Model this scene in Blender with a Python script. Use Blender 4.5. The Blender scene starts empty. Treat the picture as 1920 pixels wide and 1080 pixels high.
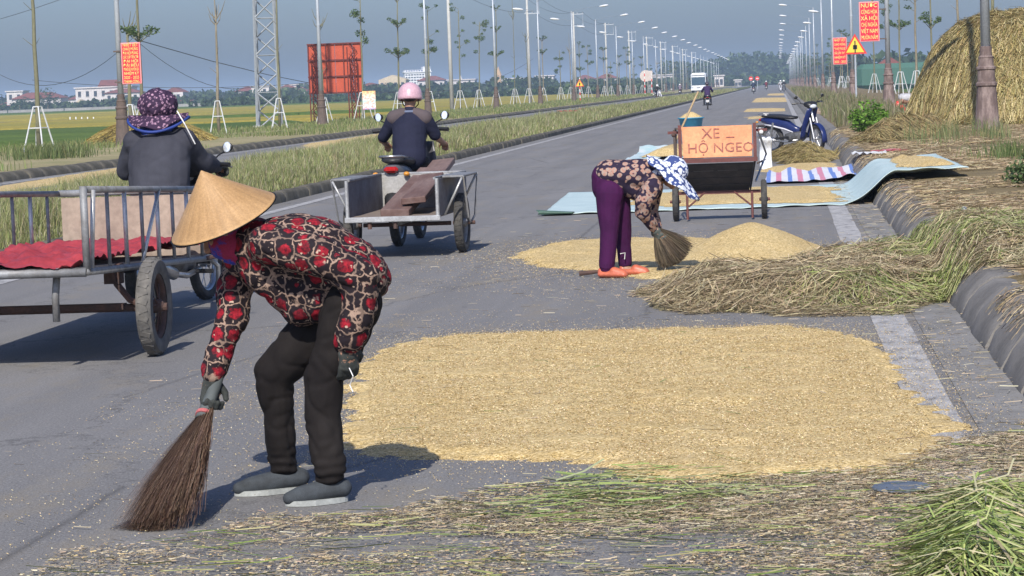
import bpy, bmesh, math, random
import numpy as np
from mathutils import Vector, Matrix, noise as mnoise
PI = math.pi
random.seed(7); RNG = np.random.default_rng(11)
scene = bpy.context.scene
col = scene.collection

# ------------------------------------------------------------------ camera
FPX = 4800.0                    # focal length in pixels of a 1920 wide picture
VPX, VPY, ROLL, CAMH = 1460.0, 152.0, math.radians(2.1), 1.5
_d = Vector((VPX-960, -(VPY-540), -FPX)).normalized()
_e = Vector((math.cos(ROLL), math.sin(ROLL), 0))
_u = _e.cross(_d).normalized(); _x = _d.cross(_u)
RW = Matrix((_x, _d, _u))       # world = RW @ cam
cam_data = bpy.data.cameras.new('camera'); cam = bpy.data.objects.new('camera', cam_data)
col.objects.link(cam); scene.camera = cam
cam_data.sensor_width = 36; cam_data.lens = 36*FPX/1920
cam_data.clip_start = .2; cam_data.clip_end = 12000
cam.matrix_world = Matrix.Translation((0, 0, CAMH)) @ RW.to_4x4()

# ------------------------------------------------------------------ light
SUN_EL, SUN_AZ = math.radians(41), math.radians(181.5)   # where the sun stands: behind the camera, a hair to the left of its back
world = bpy.data.worlds.new('World'); scene.world = world; world.use_nodes = True
nt = world.node_tree; bg = nt.nodes['Background']
sky = nt.nodes.new('ShaderNodeTexSky'); sky.sky_type = 'NISHITA'; sky.sun_disc = False
sky.sun_elevation = SUN_EL; sky.sun_rotation = SUN_AZ
sky.altitude = 0; sky.air_density = 1.0; sky.dust_density = 2.1; sky.ozone_density = 4.0
tn = nt.nodes.new('ShaderNodeMix'); tn.data_type = 'RGBA'; tn.blend_type = 'MULTIPLY'; tn.inputs[0].default_value = 1.0
tn.inputs[7].default_value = (.82, .90, 1.13, 1)          # the camera's cool white balance, the same over the whole sky
nt.links.new(sky.outputs[0], tn.inputs[6]); nt.links.new(tn.outputs[2], bg.inputs[0]); bg.inputs[1].default_value = .090
sun_data = bpy.data.lights.new('sun', 'SUN'); sun_data.energy = 3.9; sun_data.angle = math.radians(.53)
sun_data.color = (1, .94, .85)
sun = bpy.data.objects.new('sun', sun_data); col.objects.link(sun)
sdir = Vector((math.sin(SUN_AZ)*math.cos(SUN_EL), math.cos(SUN_AZ)*math.cos(SUN_EL), math.sin(SUN_EL)))
sun.rotation_euler = sdir.to_track_quat('Z', 'Y').to_euler()
sun.location = (0, -20, 40)
scene.view_settings.view_transform = 'Standard'; scene.view_settings.look = 'None'
scene.view_settings.exposure = .44; scene.view_settings.gamma = 1
scene.view_settings.use_curve_mapping = False
scene.render.engine = 'CYCLES'
scene.cycles.volume_bounces = 0; scene.cycles.max_bounces = 5; scene.cycles.transparent_max_bounces = 6

# ------------------------------------------------------------------ placing helpers
def ray(px, py): return RW @ Vector((px-960, -(py-540), -FPX))
def G(px, py, z=0.0):
    r = ray(px, py); t = (z-CAMH)/r.z
    return Vector((r.x*t, r.y*t, z))
def P(px, py, D):
    r = ray(px, py); t = D/r.y
    return Vector((r.x*t, D, CAMH+r.z*t))
def DX(px, X):                  # how far up the road a line at offset X passes the picture column px (near the horizon)
    r = ray(px, 160); return r.y*X/r.x

# ------------------------------------------------------------------ mesh collector
class MB:
    def __init__(s): s.v = []; s.f = []; s.m = []; s.mi = 0
    def add(s, vs, fs):
        o = len(s.v); s.v.extend([tuple(v) for v in vs]); s.f.extend([tuple(i+o for i in f) for f in fs]); s.m.extend([s.mi]*len(fs)); return s
    def box(s, c, size, rot=None, taper=1.0):
        hx, hy, hz = size[0]/2, size[1]/2, size[2]/2
        vs = [Vector((x*hx*(taper if z > 0 else 1), y*hy*(taper if z > 0 else 1), z*hz)) for z in (-1, 1) for x, y in ((-1, -1), (1, -1), (1, 1), (-1, 1))]
        if rot is not None:
            R_ = rot if isinstance(rot, Matrix) else Matrix.Rotation(rot, 3, 'Z')
            vs = [R_ @ v for v in vs]
        c = Vector(c)
        return s.add([v+c for v in vs], [(3, 2, 1, 0), (4, 5, 6, 7), (0, 1, 5, 4), (1, 2, 6, 5), (2, 3, 7, 6), (3, 0, 4, 7)])
    def bb(s, c, size, rot=None, b=.01):            # box with chamfered long edges (24 verts hull)
        hx, hy, hz = size[0]/2, size[1]/2, size[2]/2; b = min(b, hx*.9, hy*.9, hz*.9)
        rings = []
        for z, k in ((-hz, b), (-hz+b, 0), (hz-b, 0), (hz, b)):
            x, y = hx-k, hy-k; q = b if k == 0 else b*.5
            rings.append([Vector(p) for p in ((-x+q, -y, z), (x-q, -y, z), (x, -y+q, z), (x, y-q, z), (x-q, y, z), (-x+q, y, z), (-x, y-q, z), (-x, -y+q, z))])
        vs = [v for r in rings for v in r]
        if rot is not None:
            R_ = rot if isinstance(rot, Matrix) else Matrix.Rotation(rot, 3, 'Z')
            vs = [R_ @ v for v in vs]
        c = Vector(c); vs = [v+c for v in vs]
        fs = [tuple(reversed(range(8))), tuple(range(24, 32))]
        for r in range(3):
            for i in range(8): fs.append((r*8+i, r*8+(i+1) % 8, (r+1)*8+(i+1) % 8, (r+1)*8+i))
        return s.add(vs, fs)
    def tube(s, pts, r, n=8, closed=False, cap=True, sq=1.0, ax=None):
        pts = [Vector(p) for p in pts]; k = len(pts)
        rs = r if isinstance(r, (list, tuple)) else [r]*k
        vs = []; prev = None
        for i, p in enumerate(pts):
            if closed: t = pts[(i+1) % k]-pts[i-1]
            else: t = pts[min(i+1, k-1)]-pts[max(i-1, 0)]
            t = t.normalized() if t.length > 1e-9 else Vector((0, 0, 1))
            if prev is None:
                a = Vector(ax) if ax is not None else (Vector((0, 0, 1)) if abs(t.z) < .9 else Vector((1, 0, 0)))
                u = (a-t*a.dot(t)).normalized()
            else: u = (prev-t*prev.dot(t)).normalized()
            prev = u; w = t.cross(u)
            for j in range(n):
                a = 2*PI*j/n; vs.append(p+(u*math.cos(a)*sq+w*math.sin(a))*rs[i])
        fs = []
        for i in range(k if closed else k-1):
            for j in range(n):
                a, b = i*n+j, i*n+(j+1) % n; c, d = ((i+1) % k)*n+(j+1) % n, ((i+1) % k)*n+j
                fs.append((a, b, c, d))
        if cap and not closed: fs += [tuple(reversed(range(n))), tuple(range((k-1)*n, k*n))]
        return s.add(vs, fs)
    def cyl(s, a, b, r, r2=None, n=10): return s.tube([a, b], [r, r if r2 is None else r2], n)
    def lathe(s, c, prof, n=16, axis=(0, 0, 1), sx=1.0, sy=1.0, cap=True):
        q = Vector((0, 0, 1)).rotation_difference(Vector(axis).normalized()); c = Vector(c); vs = []
        for r, z in prof:
            for j in range(n):
                a = 2*PI*j/n; vs.append(c+q @ Vector((r*math.cos(a)*sx, r*math.sin(a)*sy, z)))
        fs = [(i*n+j, i*n+(j+1) % n, (i+1)*n+(j+1) % n, (i+1)*n+j) for i in range(len(prof)-1) for j in range(n)]
        if cap: fs += [tuple(reversed(range(n))), tuple(range((len(prof)-1)*n, len(prof)*n))]
        return s.add(vs, fs)
    def ball(s, c, r, n=10, m=7, rot=None):
        r = (r, r, r) if not isinstance(r, (tuple, list)) else r; c = Vector(c); vs = []; fs = []
        for i in range(1, m):
            for j in range(n):
                t, a = PI*i/m, 2*PI*j/n
                v = Vector((r[0]*math.sin(t)*math.cos(a), r[1]*math.sin(t)*math.sin(a), r[2]*math.cos(t)))
                vs.append((rot @ v if rot is not None else v)+c)
        for z in (r[2], -r[2]):
            v = Vector((0, 0, z)); vs.append((rot @ v if rot is not None else v)+c)
        T, B = len(vs)-2, len(vs)-1
        for i in range(m-2):
            for j in range(n): fs.append((i*n+j, (i+1)*n+j, (i+1)*n+(j+1) % n, i*n+(j+1) % n))
        for j in range(n): fs.append((T, j, (j+1) % n)); fs.append((B, (m-2)*n+(j+1) % n, (m-2)*n+j))
        return s.add(vs, fs)
    def prism(s, poly, axis, d0, d1):                # polygon (2-D) extruded along an axis: 'x','y','z'
        def mk(p, d): return (d, p[0], p[1]) if axis == 'x' else ((p[0], d, p[1]) if axis == 'y' else (p[0], p[1], d))
        n = len(poly); vs = [mk(p, d0) for p in poly]+[mk(p, d1) for p in poly]
        return s.add(vs, [tuple(range(n)), tuple(reversed(range(n, 2*n)))]+[(i, (i+1) % n, n+(i+1) % n, n+i) for i in range(n)])
    def slab(s, quad, th):                           # four corners, thickened along the normal
        q = [Vector(p) for p in quad]; nrm = (q[1]-q[0]).cross(q[3]-q[0]).normalized()*th
        return s.add(q+[p+nrm for p in q], [(3, 2, 1, 0), (4, 5, 6, 7), (0, 1, 5, 4), (1, 2, 6, 5), (2, 3, 7, 6), (3, 0, 4, 7)])
    def grid(s, fn, nu, nv):
        vs = [fn(i/nu, j/nv) for j in range(nv+1) for i in range(nu+1)]
        return s.add(vs, [(j*(nu+1)+i, j*(nu+1)+i+1, (j+1)*(nu+1)+i+1, (j+1)*(nu+1)+i) for j in range(nv) for i in range(nu)])
    def capsule(s, p0, p1, r0, r1, ax=None, k=1.0, n=14):   # tapered capsule; k stretches the section along ax
        p0, p1 = Vector(p0), Vector(p1); t = p1-p0; L = t.length
        if L < 1e-6: t = Vector((0, 0, 1)); L = 0
        else: t = t/L
        a = Vector(ax) if ax is not None else (Vector((0, 0, 1)) if abs(t.z) < .9 else Vector((1, 0, 0)))
        u = a-t*a.dot(t)
        u = u.normalized() if u.length > 1e-5 else t.orthogonal().normalized()
        w = t.cross(u); rings = []
        for i in range(1, 5): th = PI/2*i/5; rings.append((p0-t*r0*math.cos(th), r0*math.sin(th)))
        rings.append((p0, r0)); rings.append((p0.lerp(p1, .5), (r0+r1)/2)); rings.append((p1, r1))
        for i in range(4, 0, -1): th = PI/2*i/5; rings.append((p1+t*r1*math.cos(th), r1*math.sin(th)))
        vs = [c+(u*math.cos(2*PI*j/n)*k+w*math.sin(2*PI*j/n))*r for c, r in rings for j in range(n)]
        m = len(rings); vs += [p0-t*r0, p1+t*r1]; fs = []
        for i in range(m-1):
            for j in range(n): fs.append((i*n+j, i*n+(j+1) % n, (i+1)*n+(j+1) % n, (i+1)*n+j))
        for j in range(n): fs.append((m*n, (j+1) % n, j)); fs.append((m*n+1, (m-1)*n+j, (m-1)*n+(j+1) % n))
        return s.add(vs, fs)
    def mesh(s, name, mats=None, smooth=False):
        me = bpy.data.meshes.new(name); me.from_pydata(s.v, [], s.f)
        if mats is not None:
            for m in (mats if isinstance(mats, (list, tuple)) else [mats]): me.materials.append(m)
            if isinstance(mats, (list, tuple)) and len(mats) > 1: me.polygons.foreach_set('material_index', s.m)
        if smooth: me.polygons.foreach_set('use_smooth', [True]*len(me.polygons))
        me.update(); return me
    def build(s, name, mats, parent=None, smooth=False, sharp=None, kind=None, label=None, bevel=None):
        me = s.mesh(name, mats, smooth or sharp is not None)
        if sharp is not None or bevel:
            bm = bmesh.new(); bm.from_mesh(me); bmesh.ops.recalc_face_normals(bm, faces=bm.faces)
            if bevel: bmesh.ops.bevel(bm, geom=[e for e in bm.edges if len(e.link_faces) == 2 and e.calc_face_angle(0) > .6], offset=bevel, segments=1, affect='EDGES')
            if sharp is not None:
                for e in bm.edges:
                    if len(e.link_faces) == 2 and e.calc_face_angle(0) > sharp: e.smooth = False
            bm.to_mesh(me); bm.free()
        o = bpy.data.objects.new(name, me); col.objects.link(o)
        if parent is not None: o.parent = parent
        if kind: o['kind'] = kind
        if label: o['label'] = label
        return o

def tag(o, label=None, cat=None, group=None, kind=None):
    if label: o['label'] = label
    if cat: o['category'] = cat
    if group: o['group'] = group
    if kind: o['kind'] = kind
    return o
def thing(name, label, cat, loc=(0, 0, 0), rz=0.0, group=None, scale=None):
    o = bpy.data.objects.new(name, None); col.objects.link(o); o.empty_display_size = .2
    o.location = loc; o.rotation_euler = (0, 0, rz)
    if scale: o.scale = (scale,)*3
    return tag(o, label, cat, group)
KIDS = {}
def kids(o): return [c for c in o.children]
def copy_tree(o, parent=None):
    c = o.copy(); col.objects.link(c)
    if parent is not None: c.parent = parent
    for ch in kids(o): copy_tree(ch, c)
    return c
def dup(root, loc, rz, label, scale=None, group=None):
    c = copy_tree(root); c.location = loc; c.rotation_euler = (0, 0, rz); c['label'] = label
    if scale: c.scale = scale if isinstance(scale, (tuple, list)) else (scale,)*3
    if group: c['group'] = group
    return c
def remeshed(mb, voxel, smooth=4, disp=None):
    """one continuous surface out of overlapping pieces"""
    me = mb.mesh('tmp'); o = bpy.data.objects.new('tmp', me); col.objects.link(o)
    m = o.modifiers.new('r', 'REMESH'); m.mode = 'VOXEL'; m.voxel_size = voxel; m.use_smooth_shade = True
    if smooth:
        k = o.modifiers.new('s', 'SMOOTH'); k.factor = .5; k.iterations = smooth
    dg = bpy.context.evaluated_depsgraph_get(); dg.update()
    out = bpy.data.meshes.new_from_object(o.evaluated_get(dg), depsgraph=dg)
    bpy.data.objects.remove(o); bpy.data.meshes.remove(me)
    if disp:
        ns = [v.normal.copy() for v in out.vertices]
        for v, n in zip(out.vertices, ns): v.co += n*disp(v.co, n)
    out.polygons.foreach_set('use_smooth', [True]*len(out.polygons)); out.update()
    return out
def mobj(name, me, mat, parent=None, kind=None, label=None):
    me.name = name; me.materials.clear(); me.materials.append(mat)
    o = bpy.data.objects.new(name, me); col.objects.link(o)
    if parent is not None: o.parent = parent
    if kind: o['kind'] = kind
    if label: o['label'] = label
    return o
def npmesh(name, V, F, mat, smooth=False, colr=None, parent=None, kind=None):
    """fast mesh out of numpy arrays: V (n,3), F (m,k)"""
    me = bpy.data.meshes.new(name); k = F.shape[1]
    me.vertices.add(len(V)); me.vertices.foreach_set('co', V.astype(np.float32).ravel())
    me.loops.add(F.size); me.loops.foreach_set('vertex_index', F.astype(np.int32).ravel())
    me.polygons.add(len(F)); me.polygons.foreach_set('loop_start', np.arange(0, F.size, k, dtype=np.int32))
    me.polygons.foreach_set('loop_total', np.full(len(F), k, np.int32))
    if colr is not None:
        at = me.color_attributes.new('tint', 'FLOAT_COLOR', 'POINT')
        c4 = np.ones((len(V), 4), np.float32); c4[:, :3] = colr; at.data.foreach_set('color', c4.ravel())
    me.update(); me.validate()
    if smooth: me.polygons.foreach_set('use_smooth', [True]*len(me.polygons))
    me.materials.append(mat)
    o = bpy.data.objects.new(name, me); col.objects.link(o)
    if parent is not None: o.parent = parent
    if kind: o['kind'] = kind
    return o

# ------------------------------------------------------------------ materials
def newmat(name):
    m = bpy.data.materials.new(name); m.use_nodes = True; t = m.node_tree
    b = t.nodes['Principled BSDF']; return m, t, b
def nd(t, typ, **kw):
    n = t.nodes.new(typ)
    for k, v in kw.items():
        if k in ('operation', 'blend_type', 'data_type', 'feature', 'distance', 'attribute_name', 'wave_type', 'bands_direction', 'interpolation_type', 'noise_dimensions', 'voronoi_dimensions', 'vector_type', 'invert', 'use_clamp', 'clamp'): setattr(n, k, v)
        else: n.inputs[k.replace('_', ' ')].default_value = v
    return n
def coordn(t, scale=(1, 1, 1), which='Object'):
    tc = nd(t, 'ShaderNodeTexCoord'); mp = nd(t, 'ShaderNodeMapping'); mp.inputs['Scale'].default_value = scale
    t.links.new(tc.outputs[which], mp.inputs[0]); return mp.outputs[0]
def noisen(t, vec, scale, detail=4, rough=.55, dist=0.0):
    n = nd(t, 'ShaderNodeTexNoise', Scale=scale, Detail=detail, Roughness=rough, Distortion=dist); t.links.new(vec, n.inputs['Vector']); return n.outputs['Fac']
def rampn(t, fac, stops):
    r = nd(t, 'ShaderNodeValToRGB'); e = r.color_ramp.elements
    while len(e) < len(stops): e.new(.5)
    for x, (p, c) in zip(e, stops): x.position = p; x.color = (*c, 1) if len(c) == 3 else c
    t.links.new(fac, r.inputs[0]); return r.outputs[0]
def mixn(t, fac, a, b, mode='MIX'):
    m = nd(t, 'ShaderNodeMix', data_type='RGBA', blend_type=mode)
    for s_, v in ((0, fac), (6, a), (7, b)):
        if hasattr(v, 'default_value'): t.links.new(v, m.inputs[s_])
        else: m.inputs[s_].default_value = v if s_ == 0 else (*v, 1) if len(v) == 3 else v
    return m.outputs[2]
def bumpn(t, b, h, strength=.3, dist=.01):
    n = nd(t, 'ShaderNodeBump', Strength=strength, Distance=dist); t.links.new(h, n.inputs['Height']); t.links.new(n.outputs[0], b.inputs['Normal'])
def M(name, base, rough=.75, col2=None, var=.25, scale=6, fine=60, bump=.25, metal=0.0, spec=.5, sc3=(1, 1, 1), lo=.35, hi=.65, bd=.004):
    m, t, b = newmat(name); v = coordn(t, sc3)
    n1 = noisen(t, v, scale, 5, .6); n2 = noisen(t, v, fine, 3, .6)
    c2 = col2 if col2 is not None else tuple(x*(1-var) for x in base)
    c = rampn(t, n1, [(lo, base), (hi, c2)])
    g = rampn(t, n2, [(.3, (.82,)*3), (.7, (1.12,)*3)])
    c = mixn(t, 1.0, c, g, 'MULTIPLY'); t.links.new(c, b.inputs['Base Color'])
    b.inputs['Roughness'].default_value = rough; b.inputs['Metallic'].default_value = metal
    b.inputs['Specular IOR Level'].default_value = spec
    if bump: bumpn(t, b, n2, bump, bd)
    return m
def MT(name, rough=.7, trans=0.0, spec=.3, bump=0):      # colour of every blade, leaf or grain kept with the mesh
    m, t, b = newmat(name); a = nd(t, 'ShaderNodeAttribute', attribute_name='tint')
    t.links.new(a.outputs['Color'], b.inputs['Base Color']); b.inputs['Roughness'].default_value = rough
    b.inputs['Specular IOR Level'].default_value = spec
    if trans:
        tr = nd(t, 'ShaderNodeBsdfTranslucent'); mx = nd(t, 'ShaderNodeMixShader', Fac=trans)
        t.links.new(a.outputs['Color'], tr.inputs[0]); t.links.new(b.outputs[0], mx.inputs[1]); t.links.new(tr.outputs[0], mx.inputs[2])
        t.links.new(mx.outputs[0], t.nodes['Material Output'].inputs[0])
    return m
def text_mesh(body, size, extrude=.002):
    cu = bpy.data.curves.new('t', 'FONT'); cu.body = body; cu.size = size; cu.align_x = 'CENTER'; cu.align_y = 'CENTER'; cu.extrude = extrude; cu.space_line = 1.0
    cu.resolution_u = 2
    o = bpy.data.objects.new('t', cu); col.objects.link(o)
    dg = bpy.context.evaluated_depsgraph_get(); dg.update()
    me = bpy.data.meshes.new_from_object(o.evaluated_get(dg), depsgraph=dg)
    bpy.data.objects.remove(o); bpy.data.curves.remove(cu); return me
def sstep(a, b, x):
    t = np.clip((x-a)/(b-a), 0, 1); return t*t*(3-2*t)
_tab = RNG.random((64, 64))
def vnoise(x, y):                                        # smooth value noise on arrays
    xi = np.floor(x).astype(int); yi = np.floor(y).astype(int); fx = x-xi; fy = y-yi
    fx = fx*fx*(3-2*fx); fy = fy*fy*(3-2*fy); g = lambda a, b: _tab[a % 64, b % 64]
    return (g(xi, yi)*(1-fx)+g(xi+1, yi)*fx)*(1-fy)+(g(xi, yi+1)*(1-fx)+g(xi+1, yi+1)*fx)*fy
def fbm(x, y, s=1.0, o=4):
    r = 0; a = .5
    for i in range(o): r = r+a*vnoise(x*s+i*17.3, y*s+i*9.1); s *= 2.03; a *= .5
    return r/(1-.5**o)
def polydist(px, py, poly):                              # signed distance to a polygon, positive inside
    d = np.full(px.shape, 1e9); inside = np.zeros(px.shape, bool); n = len(poly)
    for i in range(n):
        ax, ay = poly[i]; bx, by = poly[(i+1) % n]
        ex, ey = bx-ax, by-ay; wx, wy = px-ax, py-ay
        t = np.clip((wx*ex+wy*ey)/(ex*ex+ey*ey), 0, 1)
        d = np.minimum(d, np.hypot(wx-ex*t, wy-ey*t))
        c = ((ay > py) != (by > py)) & (px < (bx-ax)*(py-ay)/(by-ay+1e-12)+ax); inside ^= c
    return np.where(inside, d, -d)
ORD = ['nearest', 'second', 'third', 'fourth', 'fifth', 'sixth', 'seventh', 'eighth', 'ninth', 'tenth', 'eleventh', 'twelfth']
# ================================================================== the setting
XL, XR = -7.25, .80              # asphalt of the near road
KX = 1.07                        # foot of the right kerb
def profile_sheet(name, xz, ys, mat, kind='structure', jit=0.0, step=None):
    """cross-section swept along the road, y positions in ys"""
    xz = np.array(xz, float); ys = np.array(ys, float)
    X, Y = np.meshgrid(xz[:, 0], ys); Z = np.broadcast_to(xz[:, 1], X.shape).copy()
    if jit: Z = Z+(fbm(X*1.0+50, Y*1.0+50, .9)-.5)*jit*(sstep(0, .3, np.minimum(X-xz[0, 0], xz[-1, 0]-X)))
    V = np.stack([X, Y, Z], -1).reshape(-1, 3); n = len(xz)
    i, j = np.meshgrid(np.arange(n-1), np.arange(len(ys)-1)); a = (j*n+i).ravel()
    F = np.stack([a, a+1, a+n+1, a+n], -1)
    return npmesh(name, V, F, mat, smooth=jit > 0, kind=kind)
YY = np.concatenate([np.arange(0, 80, .5), np.arange(80, 200, 2), np.arange(200, 500, 10), np.arange(500, 1501, 50)])
YF = [0, 40, 120, 300, 700, 1500]

# asphalt: worn grey, stone speckle, long tyre streaks, patches of chaff dust
def asphalt(name, base, dark):
    m, t, b = newmat(name); v = coordn(t)
    big = noisen(t, coordn(t, (.9, .12, 1)), 1.3, 5, .6); streak = noisen(t, coordn(t, (2.4, .03, 1)), 1.0, 4, .6)
    fine = noisen(t, v, 95, 3, .75)
    vo = nd(t, 'ShaderNodeTexVoronoi', Scale=120.0); t.links.new(v, vo.inputs['Vector'])
    c = rampn(t, big, [(.35, base), (.68, tuple(x*.82 for x in base))])
    c = mixn(t, rampn(t, streak, [(.45, (0,)*3), (.72, (.75,)*3)]), c, dark)
    c = mixn(t, 1.0, c, rampn(t, fine, [(.28, (.55,)*3), (.5, (.98,)*3), (.74, (1.5,)*3)]), 'MULTIPLY')
    c = mixn(t, rampn(t, vo.outputs['Color'], [(.80, (0,)*3), (.9, (.55,)*3)]), c, (.30, .29, .27))
    dust = noisen(t, coordn(t, (1, .35, 1)), 2.2, 6, .7)
    c = mixn(t, rampn(t, dust, [(.52, (0,)*3), (.74, (.5,)*3)]), c, (.25, .205, .13))
    cr = nd(t, 'ShaderNodeTexVoronoi', feature='DISTANCE_TO_EDGE', Scale=.55); wv = noisen(t, v, 3.0, 5, .7)
    wm = nd(t, 'ShaderNodeVectorMath', operation='MULTIPLY_ADD'); t.links.new(wv, wm.inputs[0]); wm.inputs[1].default_value = (.8,)*3; t.links.new(coordn(t, (1, .4, 1)), wm.inputs[2]); t.links.new(wm.outputs[0], cr.inputs['Vector'])
    c = mixn(t, rampn(t, cr.outputs['Distance'], [(0, (.55,)*3), (.012, (0,)*3)]), c, (.06, .058, .056))
    st = noisen(t, coordn(t, (.5, .22, 1)), 1.1, 3, .5, .6); c = mixn(t, rampn(t, st, [(.60, (0,)*3), (.66, (.35,)*3)]), c, dark)
    t.links.new(c, b.inputs['Base Color']); b.inputs['Roughness'].default_value = .85; b.inputs['Specular IOR Level'].default_value = .35
    bumpn(t, b, fine, .5, .006); return m
mat_road = asphalt('asphalt', (.205, .200, .196), (.150, .147, .147))
mat_road2 = asphalt('asphalt_far', (.21, .208, .208), (.17, .168, .17))
mat_ground = M('field_soil', (.20, .19, .07), col2=(.10, .135, .04), scale=.02, fine=1.5, bump=.2, rough=.95, spec=.1)
mat_verge = M('trodden_verge', (.36, .30, .18), col2=(.25, .24, .12), scale=.7, fine=14, bump=.6, rough=.95, spec=.1, bd=.02)
mat_verge_r = M('straw_littered_verge', (.235, .185, .10), col2=(.17, .135, .08), scale=1.6, fine=30, bump=.8, rough=.95, spec=.1, bd=.015)
mat_median = M('median_soil', (.12, .12, .05), col2=(.085, .11, .035), scale=1.2, fine=12, bump=.8, rough=.95, spec=.1, bd=.03)
mat_kerb = M('worn_concrete_kerb', (.235, .222, .205), col2=(.15, .142, .132), scale=3, fine=45, bump=.5, rough=.9, spec=.3)
mat_kerb_l = M('mossy_kerb', (.17, .155, .125), col2=(.075, .07, .055), scale=2, fine=30, bump=.5, rough=.95, spec=.2)
mat_gutter = M('concrete_gutter', (.235, .23, .225), col2=(.17, .165, .155), scale=1.4, fine=60, bump=.3, rough=.9)

big = MB().add([(-4500, -60, -.62), (4500, -60, -.62), (4500, 5000, -.62), (-4500, 5000, -.62)], [(0, 1, 2, 3)])
big.build('ground', mat_ground, kind='structure')
profile_sheet('road', [(XL, 0), (-5, 0), (-2.5, 0), (XR, 0)], YF, mat_road)
profile_sheet('second_road', [(-16.2, -.004), (-13, -.004), (-10.1, -.004)], YF, mat_road2)
profile_sheet('gutter', [(XR, .004), (KX+.06, .012)], YF, mat_gutter)
profile_sheet('median', [(-10.1, -.03), (-10.05, .14), (-9.8, .2), (-9.2, .26), (-8.6, .28), (-8, .24), (-7.6, .18), (-7.45, .13), (-7.4, -.03)], YY, mat_median, jit=.1)
profile_sheet('verge', [(-31, -.7), (-29.5, -.25), (-27, .05), (-24, .12), (-21, .15), (-18.5, .15), (-16.6, .16), (-16.5, -.03)], YY, mat_verge, jit=.14)
profile_sheet('verge', [(1.28, -.03), (1.30, .235), (1.6, .27), (2.1, .285), (2.8, .3), (3.6, .31), (4.6, .3), (6, .3), (8.5, .25), (11, .1), (14, -.7)], YY, mat_verge_r, jit=.07)

# road markings: thin worn paint
def paint_mat():
    m, t, b = newmat('worn_white_paint'); v = coordn(t, (1, .5, 1)); n = noisen(t, v, 9, 6, .7); f = noisen(t, coordn(t), 120, 3, .7)
    c = rampn(t, n, [(.40, (.44, .43, .42)), (.54, (.33, .325, .32)), (.64, (.20, .195, .195))])
    c = mixn(t, 1., c, rampn(t, f, [(.3, (.72,)*3), (.65, (1.08,)*3)]), 'MULTIPLY')
    t.links.new(c, b.inputs['Base Color']); b.inputs['Roughness'].default_value = .8; return m
mat_paint = paint_mat()
def marking(x0, x1, y0, y1):
    n = int((y1-y0)/.6); V = []; 
    for k in range(n+1):
        y = y0+(y1-y0)*k/n; j = .012*(mnoise.noise(Vector((x0*3, y*2.1, 1)))); q = .012*(mnoise.noise(Vector((x1*3, y*1.7, 4))))
        V += [(x0+j, y, .004), (x1+q, y, .004)]
    mb = MB().add(V, [(2*k, 2*k+1, 2*k+3, 2*k+2) for k in range(n)])
    return mb.build('road_marking', mat_paint, kind='structure')
marking(.535, .745, 4, 300); marking(-6.86, -6.70, 8, 700)
marking(-15.7, -15.56, 20, 500)

# kerbs: a footing with single stones on it
def kerb(prof, y0, yn, yfar, mat, gap=.028, jit=.006, length=1.0, nm='kerb'):
    base = MB(); p = [(x, z) for x, z in prof]
    cx = sum(a for a, _ in p)/len(p); low = [(cx+(x-cx)*.8, z*.82-.01) for x, z in p]
    base.prism([(x, z) for x, z in low], 'y', y0, yn)
    root = base.build(nm, mat, kind='structure')
    meshes = []
    for v_ in range(4):
        rr = random.Random(v_); mb = MB(); n = len(p); L = length-gap
        c = [(x-cx, z) for x, z in p]; ysl = [0, L*.03, L*.33, L*.66, L*.97, L]; vs = []
        for q, yy in enumerate(ysl):
            k = .975 if q in (0, 5) else 1.0
            for x, z in c: vs.append((x*k+rr.uniform(-1, 1)*jit, yy, z*k+rr.uniform(-1, 1)*jit*(z > .02)))
        fs = [tuple(range(n)), tuple(reversed(range(5*n, 6*n)))]+[(r*n+i, (r+1)*n+i, (r+1)*n+(i+1) % n, r*n+(i+1) % n) for r in range(5) for i in range(n)]
        mb.add(vs, fs); me = mb.mesh('kerb_stone', mat, True)
        bm = bmesh.new(); bm.from_mesh(me); bmesh.ops.recalc_face_normals(bm, faces=bm.faces)
        for e in bm.edges:
            if len(e.link_faces) == 2 and e.calc_face_angle(0) > .75: e.smooth = False
        bm.to_mesh(me); bm.free(); meshes.append(me)
    k = 0; y = y0
    while y < yn-.01:
        o = bpy.data.objects.new('kerb_stone', meshes[random.randrange(4)]); col.objects.link(o); o.parent = root
        o.location = (cx+random.uniform(-.014, .014), y, random.uniform(-.012, .008)); o.rotation_euler = (random.uniform(-.012, .012), random.uniform(-.02, .02), random.uniform(-.012, .012)); y += length; k += 1
    far = MB()
    far.prism(p, 'y', yn, yfar); f = far.build(nm, mat, kind='structure')
    return root
kerb([(KX, -.03), (KX, .02), (KX+.05, .12), (KX+.12, .2), (KX+.2, .25), (KX+.3, .262), (KX+.38, .25), (KX+.40, -.03)], 6, 66, 900, mat_kerb)
kerb([(XL-.22, -.03), (XL-.22, .13), (XL-.16, .155), (XL-.04, .15), (XL, .11), (XL+.01, -.03)], 20, 80, 900, mat_kerb_l)
kerb([(-16.5, -.03), (-16.5, .17), (-16.38, .18), (-16.24, .16), (-16.14, .08), (-16.12, -.03)], 40, 110, 900, mat_kerb_l)

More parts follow.
